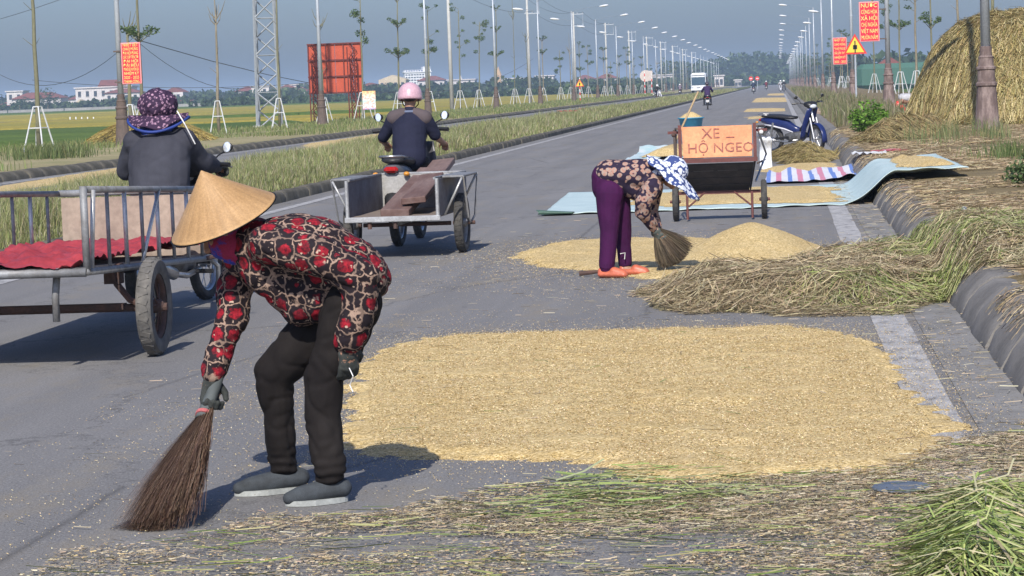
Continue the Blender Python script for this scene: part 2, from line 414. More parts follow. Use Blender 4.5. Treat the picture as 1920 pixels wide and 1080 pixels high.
# rice fields left of the road: slabs of standing crop
def crop_mat(name, c1, c2):
    m, t, b = newmat(name); v = coordn(t, (.25, 1, 1)); n1 = noisen(t, v, .08, 5, .6); n2 = noisen(t, coordn(t, (1, 1, 3)), 2.2, 5, .75)
    c = rampn(t, n1, [(.35, c1), (.62, c2)]); c = mixn(t, 1., c, rampn(t, n2, [(.3, (.65,)*3), (.7, (1.25,)*3)]), 'MULTIPLY')
    t.links.new(c, b.inputs['Base Color']); b.inputs['Roughness'].default_value = .9; b.inputs['Specular IOR Level'].default_value = .1
    bumpn(t, b, n2, .8, .15); return m
mat_ripe = crop_mat('ripe_rice', (.38, .30, .055), (.27, .25, .06)); mat_green = crop_mat('green_rice', (.115, .17, .035), (.075, .12, .03))
mat_stub = crop_mat('stubble', (.26, .22, .10), (.20, .19, .08)); mat_bund = M('field_bund', (.09, .12, .035), col2=(.06, .08, .03), scale=.3, fine=3, rough=.95)
def field(x0, x1, y0, y1, mat, h=.55, seed=0):
    nx, ny = 24, 40; X, Y = np.meshgrid(np.linspace(x0, x1, nx), np.linspace(y0, y1, ny))
    Z = -.62+h+(fbm(X+seed, Y, .15, 4)-.5)*.25
    edge = (X == x0) | (X == x1) | (Y == y0) | (Y == y1); Z = np.where(edge, -.7, Z)
    V = np.stack([X, Y, Z], -1).reshape(-1, 3); i, j = np.meshgrid(np.arange(nx-1), np.arange(ny-1)); a = (j*nx+i).ravel()
    return npmesh('rice_field', V, np.stack([a, a+1, a+nx+1, a+nx], -1), mat, smooth=True, kind='structure')
field(-90, -31.5, 60, 118, mat_stub, .12, 1)
field(-140, -31.5, 121, 188, mat_green, .55, 2)
field(-260, -31.5, 192, 330, mat_stub, .5, 3)
field(-31.6-60, -31.6, 192.5, 300, mat_ripe, .62, 4)
field(-60, -34, 232, 250, mat_green, .8, 14)
field(-400, -34, 335, 520, mat_ripe, .7, 5)
field(-420, -34, 525, 640, mat_ripe, .8, 6)
field(-200, -90, 560, 640, mat_green, .95, 9)
field(-700, -34, 650, 900, mat_green, 1.0, 7)
field(16, 260, 100, 300, mat_ripe, .55, 8); field(16, 400, 310, 800, mat_green, .7, 9)
field(15, 60, 20, 95, mat_green, .4, 10)

# ------------------------------------------------------------------ grass, straw and grain as real little blades
mat_blade = MT('grass_blades', .6, .35); mat_straw = MT('dry_straw', .55, .15, .35); mat_grain = MT('rice_grain', .55, 0, .3)
def pal(n, cols, w=None, jit=.18):
    c = np.array(cols); k = RNG.choice(len(c), n, p=w); return np.clip(c[k]*(1+RNG.normal(0, jit, (n, 1)))*(1+RNG.normal(0, .04, (n, 3))), .005, .9)
def blades(name, x, y, z, h, w, C, lean=.35, label=None, cat=None, kind='stuff', parent=None):
    n = len(x); a = RNG.uniform(0, 2*PI, n); fa = RNG.uniform(0, PI, n)
    h = np.broadcast_to(h, n); w = np.broadcast_to(w, n); l = RNG.uniform(.1, 1, n)*lean*h
    dx, dy = np.cos(a)*l, np.sin(a)*l; wx, wy = np.cos(fa)*w/2, np.sin(fa)*w/2
    b = np.stack([x, y, z], -1); V = np.zeros((n, 5, 3))
    V[:, 0] = b+np.stack([-wx, -wy, -.01+0*z], -1); V[:, 1] = b+np.stack([wx, wy, -.01+0*z], -1)
    mid = b+np.stack([dx*.35, dy*.35, h*.6], -1)
    V[:, 2] = mid+np.stack([wx*.8, wy*.8, 0*z], -1); V[:, 3] = mid-np.stack([wx*.8, wy*.8, 0*z], -1)
    V[:, 4] = b+np.stack([dx, dy, h*(1-.25*l/np.maximum(h, 1e-3))], -1)
    o = np.arange(n)[:, None]*5
    F = np.concatenate([o+np.array([0, 1, 2]), o+np.array([0, 2, 3]), o+np.array([3, 2, 4])])
    ob = npmesh(name, V.reshape(-1, 3), F, mat_blade, colr=np.repeat(C, 5, 0), parent=parent, kind=kind)
    if label: ob['label'] = label
    if cat: ob['category'] = cat
    return ob
def strands(name, x, y, zf, L, w, C, ang=None, lift=.02, tilt=.12, mat=None, label=None, cat=None, curl=.5, parent=None, kind='stuff'):
    n = len(x); a = RNG.uniform(0, 2*PI, n) if ang is None else ang
    L = np.broadcast_to(L, n)*RNG.uniform(.45, 1.2, n); w = np.broadcast_to(w, n)*RNG.uniform(.7, 1.3, n); cv = RNG.normal(0, curl, n); tl = RNG.normal(0, tilt, n)
    lf = RNG.uniform(0, 1, n)**2*lift; V = np.zeros((n, 6, 3)); roll = RNG.uniform(-1, 1, n)
    for k, s in enumerate((-.5, 0, .5)):
        aa = a+cv*s; px = x+np.cos(a+cv*s*.5)*L*s; py = y+np.sin(a+cv*s*.5)*L*s
        pz = zf(px, py)+.003+lf+np.maximum(tl*L*(s+.3), 0)
        nx_, ny_ = -np.sin(aa)*w/2, np.cos(aa)*w/2; nz = roll*w*.4
        V[:, 2*k] = np.stack([px-nx_, py-ny_, pz-nz*.5], -1); V[:, 2*k+1] = np.stack([px+nx_, py+ny_, pz+nz+.001], -1)
    o = np.arange(n)[:, None]*6
    F = np.concatenate([o+np.array([0, 1, 3, 2]), o+np.array([2, 3, 5, 4])])
    ob = npmesh(name, V.reshape(-1, 3), F, mat or mat_straw, colr=np.repeat(C, 6, 0), parent=parent, kind=kind)
    if label: ob['label'] = label
    if cat: ob['category'] = cat
    return ob
def mound_z(x):                                          # height of the median along its section
    return np.interp(x, [-10.05, -9.8, -9.2, -8.6, -8, -7.6, -7.45], [.14, .2, .26, .28, .24, .18, .13])-.02
def density_pts(n, x0, x1, y0, y1, pw=2.0, keep=None):   # denser near the camera: uniform in 1/y
    u = RNG.random(n); y = (y0**(1-pw)+(y1**(1-pw)-y0**(1-pw))*u)**(1/(1-pw)) if pw != 1 else y0*(y1/y0)**u
    x = RNG.uniform(x0, x1, n)
    if keep is not None: k = RNG.random(n) < keep(x, y); x, y = x[k], y[k]
    return x, y
GR = [(.24, .27, .10), (.29, .31, .13), (.40, .38, .20), (.18, .21, .08), (.46, .42, .27), (.30, .24, .15)]
x, y = density_pts(120000, -10.05, -7.42, 22, 480, 1.55, lambda x, y: sstep(.18, .5, fbm(x, y, .7, 3))*.8+.3)
C = pal(len(x), GR, [.24, .27, .18, .11, .12, .08])
g = fbm(x+9, y, .35, 3); C = C*(.8+.5*g)[:, None]
hh = (.10+.36*fbm(x, y, .45, 3)**1.2)*RNG.uniform(.5, 1.25, len(x))*sstep(-7.35, -7.9, x)+.06
tag(blades('median_grass', x, y, mound_z(x), hh, .006+y*.00016, C, .5), 'tall mixed green and straw coloured grass growing on the median strip', 'grass')
# left verge
def vz(x): return np.interp(x, [-31, -29.5, -27, -24, -21, -16.6], [-.7, -.25, .05, .12, .15, .16])-.03
x, y = density_pts(60000, -30, -16.6, 45, 420, 1.4, lambda x, y: sstep(.42, .62, fbm(x, y, .22, 3)+.12*sstep(80, 110, y)-.14*sstep(92, 70, y)))
C = pal(len(x), [(.19, .24, .08), (.25, .28, .11), (.34, .32, .16), (.15, .19, .06)], [.35, .3, .2, .15])
tag(blades('verge_grass', x, y, vz(x), (.1+.35*fbm(x, y, .3, 3)**1.5)*RNG.uniform(.5, 1.2, len(x)), .012+y*.00018, C, .5), 'low green grass patches along the far left verge', 'grass')
# ================================================================== street furniture, trees, far buildings
mat_galv = M('galvanised_pole', (.50, .54, .58), col2=(.42, .46, .50), scale=1.5, fine=30, rough=.5, metal=.3, bump=.05)
mat_arm = M('dull_lamp_arm', (.24, .28, .33), rough=.5, bump=0)
mat_cast = M('rusty_cast_iron', (.135, .095, .085), col2=(.25, .19, .17), scale=7, fine=50, rough=.8, bump=.5, sc3=(1, 1, .35), lo=.45, hi=.62)
mat_castd = M('dark_cast_iron', (.085, .065, .055), col2=(.14, .10, .08), scale=4, fine=30, rough=.8, bump=.4)
mat_headm = M('white_lamp_housing', (.72, .74, .76), rough=.35, var=.05, bump=0)
mat_lens = M('lamp_glass', (.62, .66, .70), rough=.25, var=.1, bump=0)
mat_conc = M('pale_concrete', (.50, .50, .47), col2=(.40, .40, .38), scale=1.2, fine=25, rough=.9, bump=.2)
mat_steelw = M('white_steel_tube', (.62, .64, .64), rough=.5, var=.2, scale=3)
mat_trunk = M('pale_bark', (.27, .235, .17), col2=(.19, .165, .11), scale=5, fine=30, rough=.95, bump=.6, sc3=(1, 1, .3))
mat_trunkg = M('greenish_bark', (.20, .20, .12), col2=(.15, .14, .085), scale=5, fine=30, rough=.95, bump=.6, sc3=(1, 1, .3))
mat_leaf = MT('leaves', .55, .3)
mat_wire = M('cable', (.05, .05, .055), rough=.6, bump=0)

def lamp_post(label, loc, mirror, basemat, group):
    t = thing('street_lamp', label, 'street lamp', loc, 0, group); s = -1 if mirror else 1
    prof = [(.29, 0), (.285, .08), (.255, .14), (.20, .92), (.225, .95), (.225, 1.0), (.19, 1.03), (.18, 1.27), (.205, 1.29), (.205, 1.33), (.165, 1.36), (.155, 1.52), (.165, 1.54), (.13, 1.58), (.125, 1.76), (.10, 1.77)]
    b = MB(); n = 24; vs = []
    for r, z in prof:
        for j in range(n):
            a = 2*PI*j/n; q = r*(1-(.05 if (j % 2 and .12 < z < .93) else 0)); vs.append((q*math.cos(a), q*math.sin(a), z))
    b.add(vs, [(i*n+j, i*n+(j+1) % n, (i+1)*n+(j+1) % n, (i+1)*n+j) for i in range(len(prof)-1) for j in range(n)]+[tuple(reversed(range(n)))])
    b.build('base', basemat, t, sharp=.5)
    MB().tube([(0, 0, 1.7), (0, 0, 5.5), (0, 0, 9.6)], [.105, .08, .05], 12).build('pole', mat_galv, t, smooth=True)
    MB().cyl((0, 0, 4.9), (0, 0, 5.0), .098, n=12).build('collar', mat_galv, t); MB().cyl((0, 0, 9.55), (0, 0, 9.7), .06, n=10).build('collar', mat_galv, t)
    A = 3.5
    MB().tube([(0, 0, 9.55), (s*.5, 0, 9.72), (s*1.5, 0, 9.95), (s*(A-.4), 0, 10.1)], [.022, .018, .015, .014], 6).build('arm', mat_arm, t, smooth=True)
    lo = (-1.7 if not mirror else -.7); lz = 8.9 if not mirror else 7.9
    MB().tube([(0, 0, lz-.25), (lo*.4, 0, lz-.1), (lo*.8, 0, lz)], [.018, .015, .014], 6).build('arm', mat_arm, t, smooth=True)
    def head(x, z, d):
        h = MB(); h.lathe((x, 0, z), [(.04, -.5), (.13, -.38), (.2, -.05), (.21, .18), (.15, .42), (.04, .52)], 12, (d, 0, .12), sx=.55, sy=1.0)
        o = h.build('lamp_head', mat_headm, t, smooth=True)
        MB().lathe((x+d*.06, 0, z-.045), [(.02, -.26), (.09, -.18), (.11, 0), (.09, .2), (.02, .28)], 10, (d, 0, .12), sx=.6).build('lens', mat_lens, o, smooth=True)
    head(s*A, 10.12, s); head(lo*1.05, lz+.02, -1)
    return t
lampL = lamp_post('nearest grey lamp post on the left verge, the one carrying the narrow red banner', (-22, 84.5, .1), False, mat_castd, 'lamp posts along the left verge')
for k in range(1, 24):
    lb = '%s lamp post from the camera in the row on the left verge' % ORD[k] if k < 8 else 'far grey lamp post fading into the haze in the row along the left verge'
    if k == 1: lb = 'second lamp post of the left row, standing in front of the red billboard'
    dup(lampL, (-22+random.uniform(-.15, .15), 84.5+38*k, .08), random.uniform(-.02, .02), lb)
lampR = lamp_post('nearest lamp post with fluted rusty base, standing before the big straw heap', (4.33, 54.6, .3), True, mat_cast, 'lamp posts along the right verge')
for k in range(1, 20):
    lb = '%s lamp post from the camera in the row on the right verge' % ORD[k] if k < 7 else 'far lamp post lost in the dense row along the right verge'
    if k == 1: lb = 'second lamp post of the right row, carrying the large red banner behind the bush'
    dup(lampR, (4.33+random.uniform(-.08, .08), 54.6+50*k, .28), random.uniform(-.02, .02), lb)

# concrete power poles and their cables
def power_pole(loc, label):
    t = thing('power_pole', label, 'power pole', loc, 0, 'concrete power poles behind the left verge')
    MB().tube([(0, 0, 0), (0, 0, 12)], [.19, .11], 12).build('pole', mat_conc, t, smooth=True)
    for z in (11.7, 10.1):
        MB().box((.55, 0, z), (1.7, .09, .09)).build('crossarm', mat_galv, t)
        for x in (-.2, .55, 1.3): MB().lathe((x, 0, z+.04), [(.02, 0), (.05, .05), (.03, .1), (.05, .15), (.02, .2)], 8).build('insulator', mat_lens, t)
    MB().cyl((1.3, 0, 10.1), (1.3, 0, 11.7), .03, n=6).build('brace', mat_galv, t)
    return t
PX_ = -27.6
pys = [216, 285, 350, 415, 480, 545, 610, 680, 750, 830]
pp = power_pole((PX_, pys[0], -.1), 'nearest white concrete power pole, rising out of the frame behind the motorbike rider')
for k, y in enumerate(pys[1:]):
    dup(pp, (PX_, y, -.1), 0, '%s concrete power pole from the camera behind the left verge' % ORD[k+1] if k < 5 else 'small far concrete power pole dissolving in the haze')
def cable(a, b, sag, r, label, name='overhead_cable'):
    a, b = Vector(a), Vector(b); pts = [a.lerp(b, i/14)-Vector((0, 0, sag*4*(i/14)*(1-i/14))) for i in range(15)]
    o = MB().tube(pts, r, 4).build(name, mat_wire); return tag(o, label, 'cable', 'overhead cables on the left')
for x, z, wd_ in ((-.2, 11.95, 'upper left'), (1.3, 11.95, 'upper right'), (.55, 10.35, 'lowest')):
    c = MB()
    for k in range(len(pys)-1):
        a, b = Vector((PX_+x, pys[k], z-.1)), Vector((PX_+x, pys[k+1], z-.1))
        if k < 3: c.tube([a.lerp(b, i/10)-Vector((0, 0, 3.0*(i/10)*(1-i/10))) for i in range(11)], .016, 4)
    tag(c.build('overhead_cable', mat_wire), wd_+' of three thin sagging cables strung between the concrete power poles', 'cable', 'cables between the concrete power poles')
cable((-90, 270, 4+6), (-33, 160, 13), 1.0, .022, 'upper thin cable crossing the sky left of the red banner')
cable(P(0, 140, 200), P(260, 60, 170), 2.0, .02, 'lower thin cable crossing the sky at the far left')
cable(P(260, 80, 170), P(505, 150, 240), 1.8, .022, 'dark cable running down from the banner towards the pylon')
cable(P(262, 76, 172), P(1000, 110, 500), 5.0, .03, 'long cable passing behind the pylon and the billboard')
cable(P(60, 150, 420), P(620, 152, 420), 1.2, .04, 'low far cable just above the village roofs')

# ---- young street trees held by tripods of white tubes
def leaves(mb_pts, n, r, size, cols, flat=.5, seed=0):
    """leaf faces scattered in flattened clumps; mb_pts = [(centre, radius)]"""
    rg = np.random.default_rng(seed); V = []; Cc = []
    for c, R_ in mb_pts:
        k = int(n*R_*R_/(r*r)) if r else n
        d = rg.normal(0, 1, (k, 3)); d /= np.linalg.norm(d, axis=1)[:, None]; d *= (rg.random((k, 1))**.4)*R_; d[:, 2] *= flat
        p = d+np.array(c); a = rg.normal(0, 1, (k, 3)); a[:, 2] *= .5; a /= np.linalg.norm(a, axis=1)[:, None]
        b = np.cross(a, rg.normal(0, 1, (k, 3))); b /= np.linalg.norm(b, axis=1)[:, None]; s = size*rg.uniform(.6, 1.3, (k, 1))
        V.append(np.stack([p-a*s, p-b*s*.45, p+a*s, p+b*s*.45], 1)); cc = np.array(cols)[rg.integers(0, len(cols), k)]*rg.uniform(.7, 1.3, (k, 1)); Cc.append(cc)
    V = np.concatenate(V); C = np.concatenate(Cc); k = len(V)
    return V.reshape(-1, 3), np.arange(k*4).reshape(k, 4), np.repeat(C, 4, 0)
LG = [(.075, .13, .04), (.10, .16, .05), (.06, .10, .035), (.14, .19, .07)]
def young_tree(name, label, loc, H, style, seed, tr=.075, lean=(0, 0), group='young street trees on the left verge', mat=None, first=None):
    rr = random.Random(seed); t = thing(name, label, 'tree', loc, rr.uniform(0, 6), group); mat = mat or (mat_trunk if seed % 2 else mat_trunkg)
    pts = [Vector((lean[0]*k/6+rr.uniform(-.03, .03), lean[1]*k/6+rr.uniform(-.03, .03), H*k/6)) for k in range(7)]
    MB().tube(pts, [tr*(1-.09*k) for k in range(7)], 8).build('trunk', mat, t, smooth=True)
    tw = MB(); top = pts[-1]; cl = []
    if style == 'bare':
        for k in range(7):
            a = rr.uniform(0, 2*PI); l = rr.uniform(.5, 1.1); p = pts[5].lerp(top, rr.uniform(.4, 1)); e = p+Vector((math.cos(a)*l*.5, math.sin(a)*l*.5, l*.8))
            tw.tube([p, p.lerp(e, .5)+Vector((math.cos(a)*.06, math.sin(a)*.06, -.05)), e], [.03, .02, .008], 5)
        for k in range(3):
            a = rr.uniform(0, 2*PI); p = pts[3+k//2]; tw.tube([p, p+Vector((math.cos(a)*.35, math.sin(a)*.35, .3))], [.014, .006], 4)
        if seed % 3 == 0: tw.tube([top, top+Vector((.05, 0, 1.2)), top+Vector((-.05, 0, 2.3))], [.03, .02, .008], 5)
    elif style == 'tier':
        for k, f in enumerate((.52, .78, 1.0)[(seed % 2):]):
            z = H*f; R_ = rr.uniform(.4, .62)*(1.15-.25*k)
            for q in range(5):
                a = q*1.257+rr.uniform(-.3, .3); c = Vector((lean[0]*f, lean[1]*f, z)); e = c+Vector((math.cos(a)*R_, math.sin(a)*R_, .28+rr.uniform(0, .2)))
                tw.tube([c-Vector((0, 0, .12)), e], [.025, .008], 4); cl.append((tuple(e), R_*.36)); cl.append((tuple(c.lerp(e, .6)), R_*.25))
            cl.append(((c.x, c.y, z+.15), R_*.3))
    else:                                               # loose: few leafy shoots
        for k in range(9):
            z = H*rr.uniform(.5, 1.02); a = rr.uniform(0, 2*PI); l = rr.uniform(.2, .75); c = Vector((lean[0]*z/H, lean[1]*z/H, z)); e = c+Vector((math.cos(a)*l, math.sin(a)*l, l*.6))
            tw.tube([c, e], [.018, .006], 4); cl.append((tuple(e), rr.uniform(.16, .36)))
    tw.build('branches', mat, t, kind='stuff')
    if cl:
        V, F, C = leaves(cl, 150, .35, .065, LG, .7, seed); npmesh('crown', V, F, mat_leaf, colr=C, parent=t)
    return t
def tripod():
    t = thing('tree_support', 'white tube support', 'tree support', (0, 0, 0), 0, 'white tube supports round the young trees')
    for a in (.5, 2.07, 3.64, 5.21):
        MB().cyl((math.cos(a)*.13, math.sin(a)*.13, 1.42), (math.cos(a)*.52, math.sin(a)*.52, -.05), .026, n=6).build('leg', mat_steelw, t)
    for z, r in ((.75, .315), (1.42, .13)):
        MB().tube([(math.cos(a)*r, math.sin(a)*r, z) for a in (.5, 2.07, 3.64, 5.21)], .02, 5, closed=True).build('brace', mat_steelw, t)
    return t
trip0 = tripod(); trip0['label'] = 'nearest white tube support, round the bare tree at the far left edge'; trip_used = False
def support(loc, label, sc=1.0):
    global trip_used
    if not trip_used: trip_used = True; trip0.location = loc; trip0['label'] = label; trip0.scale = (sc, sc, sc); return
    dup(trip0, loc, random.uniform(0, 1.5), label, sc)
# (picture column of the base, offset X, height, style, extra words)
LT = [(68, -23.3, 6.6, 'bare', 'thick bare young tree nearest the left edge, with a spray of twigs high up', .085),
      (243, -25.5, 4.4, 'bare', 'plain trunk directly behind the narrow red banner', .10),
      (266, -24.6, 7.5, 'tier', 'tall young tree with tiers of dark leaves above and beside the narrow red banner', .075),
      (406, -24.6, 5.2, 'bare', 'bare young tree with a long spike, alone between banner and pylon', .08),
      (521, -23.4, 7.3, 'bare', 'slender young tree leaning against the lattice pylon', .07),
      (606, -25.0, 5.6, 'bare', 'young tree hidden behind the lamp post at the billboard', .06),
      (679, -23.8, 7.2, 'loose', 'young tree right of the billboard, leafy only at its tip', .06),
      (747, -25.0, 7.6, 'tier', 'young tree with two leaf tiers left of the pink helmet', .07),
      (806, -25.6, 7.6, 'loose', 'young leafy tree just right of the third lamp post', .07),
      (862, -26.2, 8.2, 'loose', 'young tree with leaves around the nearest power pole', .07),
      (897, -25.6, 7.4, 'loose', 'young tree with a small tuft of leaves right of the power pole', .06),
      (930, -26.3, 9.0, 'tier', 'young leafy tree behind the fourth lamp post', .07),
      (965, -26, 9.2, 'bare', 'thin bare young tree between the fourth and fifth lamp posts', .05),
      (991, -26, 7.0, 'bare', 'short bare sapling left of the fifth lamp post', .05)]
for k, (px, X, H, st, lb, tr) in enumerate(LT):
    Y = DX(px, X); z = float(vz(np.array([X]))[0])+.03
    young_tree('young_tree', lb, (X, Y, z), H, st, 3*k+(0 if st == 'bare' and k in (3,) else k % 2), tr, (random.uniform(-.3, .3), 0))
    support((X, Y, z), 'white tube support round the '+{0: 'bare tree nearest the left edge', 1: 'trunk behind the narrow red banner', 2: 'tiered tree beside the narrow red banner', 3: 'bare spiked tree between banner and pylon', 4: 'slender tree at the pylon', 5: 'tree behind the billboard lamp post', 6: 'tree right of the billboard', 7: 'tree left of the pink helmet', 8: 'tree right of the third lamp post', 9: 'tree at the nearest power pole', 10: 'tree just right of the power pole', 11: 'tree behind the fourth lamp post', 12: 'thin bare tree right of the fourth lamp post', 13: 'short sapling left of the fifth lamp post'}[k], 1.0 if k < 6 else 1.12)
pt = [young_tree('young_tree', '', (0, -30, 0), H, st, sd, .07) for H, st, sd in ((7, 'tier', 41), (6.2, 'loose', 42), (7.4, 'tier', 44), (6.4, 'bare', 45), (7.5, 'loose', 47))]
FARX = [1019, 1051, 1070, 1088, 1103, 1133, 1146, 1162, 1176, 1190, 1204, 1219, 1233, 1246, 1257, 1268, 1280, 1290, 1300, 1311, 1322, 1333, 1342, 1351, 1360, 1368]
for k, px in enumerate(FARX):
    X = -26.3+random.uniform(-1, .6); Y = DX(px, X); src = pt[[0, 1, 3, 2, 4, 0, 1, 0, 4, 2][k % 10]]
    lb = ['young tree with leaf tiers just right of the fifth lamp post', 'small single tufted tree right of the second power pole', 'sparse young tree by the sixth lamp post', 'young tree with three stacked leaf tiers behind the orange field sign', 'thin young tree left of the third power pole'][k] if k < 5 else 'hazy young tree in the far part of the left verge row'
    if k < 5: src.location = (X, Y, .05); src['label'] = lb; src['group'] = 'young street trees on the left verge'
    else: dup(src, (X, Y, .05), random.uniform(0, 6), lb, random.uniform(.85, 1.1))
    if k < 14: support((X, Y, .05), 'small hazy white support under a far young tree on the left verge', 1.15)
# right side row, beyond the lamps
RT = [(1577, 10.5, 7.5, 'loose', 'leafy young tree behind the small red banner', .09), (1590, 8.8, 6.6, 'tier', 'young tree with a dense crown left of the warning sign', .08), (1640, 7.8, 8.0, 'bare', 'bare trunk behind the large red banner', .07),
      (1668, 8.0, 8.5, 'loose', 'slim young tree right of the second lamp post', .07), (1689, 7.6, 8.3, 'tier', 'leafy young tree standing between second lamp post and straw heap', .07), (1719, 7.9, 7.8, 'loose', 'young tree just left of the straw heap', .08),
      (1748, 8.2, 7.5, 'tier', 'young tree with a leaf tuft rising behind the left slope of the straw heap', .07), (1799, 8.6, 6.5, 'bare', 'pale twiggy trunk behind the straw heap crest', .09), (1863, 9.0, 6.6, 'bare', 'bare trunk above the summit of the straw heap', .11)]
for k, (px, X, H, st, lb, tr) in enumerate(RT):
    Y = DX(px, X); young_tree('young_tree', lb, (X, Y, .2), H, st, 60+k, tr, (0, 0), 'young street trees on the right verge')
    support((X, Y, .2), 'white tube support of the '+['leafy tree behind the small red banner', 'dense crowned tree left of the warning sign', 'bare trunk behind the large red banner', 'slim tree right of the second right lamp', 'tree between second right lamp and straw heap', 'tree just left of the straw heap', 'tree behind the left slope of the heap', 'twiggy trunk behind the heap crest', 'bare trunk above the heap summit'][k], 1.12)
for k in range(16):
    X = 8.6+random.uniform(-1, 1); Y = 330+k*48+random.uniform(-8, 8)
    dup(pt[[1, 0, 4, 1, 2][k % 5]], (X, Y, .2), random.uniform(0, 6), 'hazy young tree in the far part of the right verge row', random.uniform(.9, 1.15), 'far young street trees on the right verge')
    if k < 6: support((X, Y, .2), 'small hazy white support under a far young tree on the right verge', 1.15)

# ---- lattice pylon
mat_pylon = M('pylon_steel', (.40, .43, .45), rough=.55, metal=.2, var=.2)
def pylon():
    B = G(506, 239); B.z = -.1; t = thing('lattice_pylon', 'grey steel lattice pylon rising out of the frame left of the red billboard', 'pylon', B, .12)
    Ht = 22; w0, w1 = .62, .34; n = 22
    cor = lambda k, z: Vector(((-1, 1, 1, -1)[k % 4]*(w0+(w1-w0)*z/Ht), (-1, -1, 1, 1)[k % 4]*(w0+(w1-w0)*z/Ht), z))
    for k in range(4): MB().tube([cor(k, 0), cor(k, Ht)], .075, 4).build('leg', mat_pylon, t)
    zs = [Ht*(1-(1-i/n)**1.0) for i in range(n+1)]
    for i in range(n):
        for k in range(4):
            f = (i+k) % 2
            MB().tube([cor(k+f, zs[i]), cor(k+1-f, zs[i+1])], .045, 4).build('brace', mat_pylon, t)
        r = MB()
        if i % 2 == 0:
            for k in range(4): r.tube([cor(k, zs[i]), cor(k+1, zs[i])], .022, 4)
            r.build('ring', mat_pylon, t)
    for k in range(4): MB().box(cor(k, 0)+Vector((0, 0, .05)), (.4, .4, .35)).build('footing', mat_conc, t)
pylon()

# ---- the back of the red billboard
mat_red = M('red_sheet_metal', (.52, .085, .035), col2=(.42, .07, .03), scale=1.2, fine=20, rough=.6, bump=.1)
mat_redst = M('red_lead_frame', (.16, .03, .022), rough=.7, var=.3)
def billboard():
    a = P(580, 176, 152); D = 152; c = P(629, 128, D); w = (P(679, 128, D)-P(577, 128, D)).length; h = (P(628, 81, D)-P(628, 173, D)).length
    t = thing('billboard', 'big red billboard seen from behind on lattice legs, left of the pink helmeted rider', 'billboard', (c.x, D, 0), -.12)
    z0 = c.z-h/2; nx, nz = 6, 3
    for j in range(nz):
        for i in range(nx):
            x = -w/2+w*(i+.5)/nx; z = z0+h*(j+.5)/nz
            MB().box((x, 0, z), (w/nx-.03, .04, h/nz-.05)).build('panel', mat_red, t)
    for j in range(nz+1): MB().box((0, -.07, z0+h*j/nz), (w+.1, .09, .09)).build('rail', mat_redst, t)
    for i in range(nx//2+1): MB().box((-w/2+w*i/(nx//2), -.07, z0+h/2), (.06, .07, h)).build('upright', mat_redst, t)
    for sx in (-w/2+.45, w/2-.45):
        for q in (-.22, .22):
            for r in (-.15, -.75): MB().cyl((sx+q, r, -.5), (sx+q, r, z0+h*.92 if r < -.5 else z0+h*.6), .035, n=5).build('leg', mat_redst, t)
        L = MB(); z = -.3; k = 0
        while z < z0+h*.85:
            for r in (-.15, -.75): L.cyl((sx-.22*(-1)**k, r, z), (sx+.22*(-1)**k, r, z+.5), .02, n=4)
            L.cyl((sx, -.15, z), (sx, -.75, z+.5), .02, n=4); z += .5; k += 1
        L.build('lacing', mat_redst, t, kind='stuff')
billboard()

# ---- small printed poster leaning by the billboard
def poster():
    D = 140; c = P(692, 188, D); w = .72; h = 1.02
    t = thing('poster_board', 'small colourful poster board with red heading on posts below the billboard', 'poster', (c.x, D, -.05), .1)
    m, tr, b = newmat('poster_print'); v = coordn(tr); sp = nd(tr, 'ShaderNodeSeparateXYZ'); tr.links.new(v, sp.inputs[0])
    z0 = c.z+.05; mr = nd(tr, 'ShaderNodeMapRange'); mr.inputs[1].default_value = z0-h/2; mr.inputs[2].default_value = z0+h/2; tr.links.new(sp.outputs[2], mr.inputs[0])
    r = rampn(tr, mr.outputs[0], [(0, (.10, .12, .45)), (.1, (.75, .78, .8)), (.45, (.45, .72, .62)), (.62, (.8, .8, .72)), (.75, (.85, .8, .6)), (1, (.85, .6, .2))])
    n = noisen(tr, coordn(tr, (5, 5, 8)), 1.6, 3); c2 = mixn(tr, rampn(tr, n, [(.45, (0,)*3), (.6, (.7,)*3)]), r, (.75, .2, .15)); tr.links.new(c2, b.inputs['Base Color'])
    MB().box((0, 0, z0), (w, .03, h)).build('print', m, t)
    for x in (-.3, .3): MB().cyl((x, .03, 0), (x, .03, z0+h*.5), .02, n=6).build('post', mat_steelw, t)
poster()

# ---- red banners with yellow lettering strapped to lamp posts
mat_ban = M('red_banner', (.70, .014, .045), rough=.5, var=.08, bump=.05, scale=2, fine=10); mat_banedge = M('pink_edge', (.80, .30, .30), rough=.5, var=.05, bump=0)
mat_yel = M('yellow_lettering', (.92, .78, .22), rough=.5, var=.05, bump=0)
def banner(label, post, side, z0, z1, w, lines, ts, rz=0):
    t = thing('banner', label, 'banner', (post[0], post[1]-.12, 0), rz, 'red banners on lamp posts'); h = z1-z0; cx = side*(w/2+.16)
    MB().box((cx, 0, (z0+z1)/2), (w, .04, h)).build('edge', mat_banedge, t, bevel=.012)
    MB().box((cx, -.012, (z0+z1)/2), (w-.09, .04, h-.09)).build('sheet', mat_ban, t)
    n = len(lines)
    for k, L in enumerate(lines):
        me = text_mesh(L, ts, .004); z = z1-h*(k+.62)/(n+.25)
        wd = max((v.co.x for v in me.vertices), default=1)*2; s = min(1.0, (w-.16)/wd)
        me.transform(Matrix.Translation((cx, -.037, z)) @ Matrix.Rotation(PI/2, 4, 'X') @ Matrix.Diagonal((s, 1, 1, 1)))
        mobj('lettering', me, mat_yel, t)
    for z in (z0+h*.06, z1-h*.2): MB().box((side*.06, .02, z), (.34, .05, .05)).build('bracket', mat_castd, t)
pw = 57.1
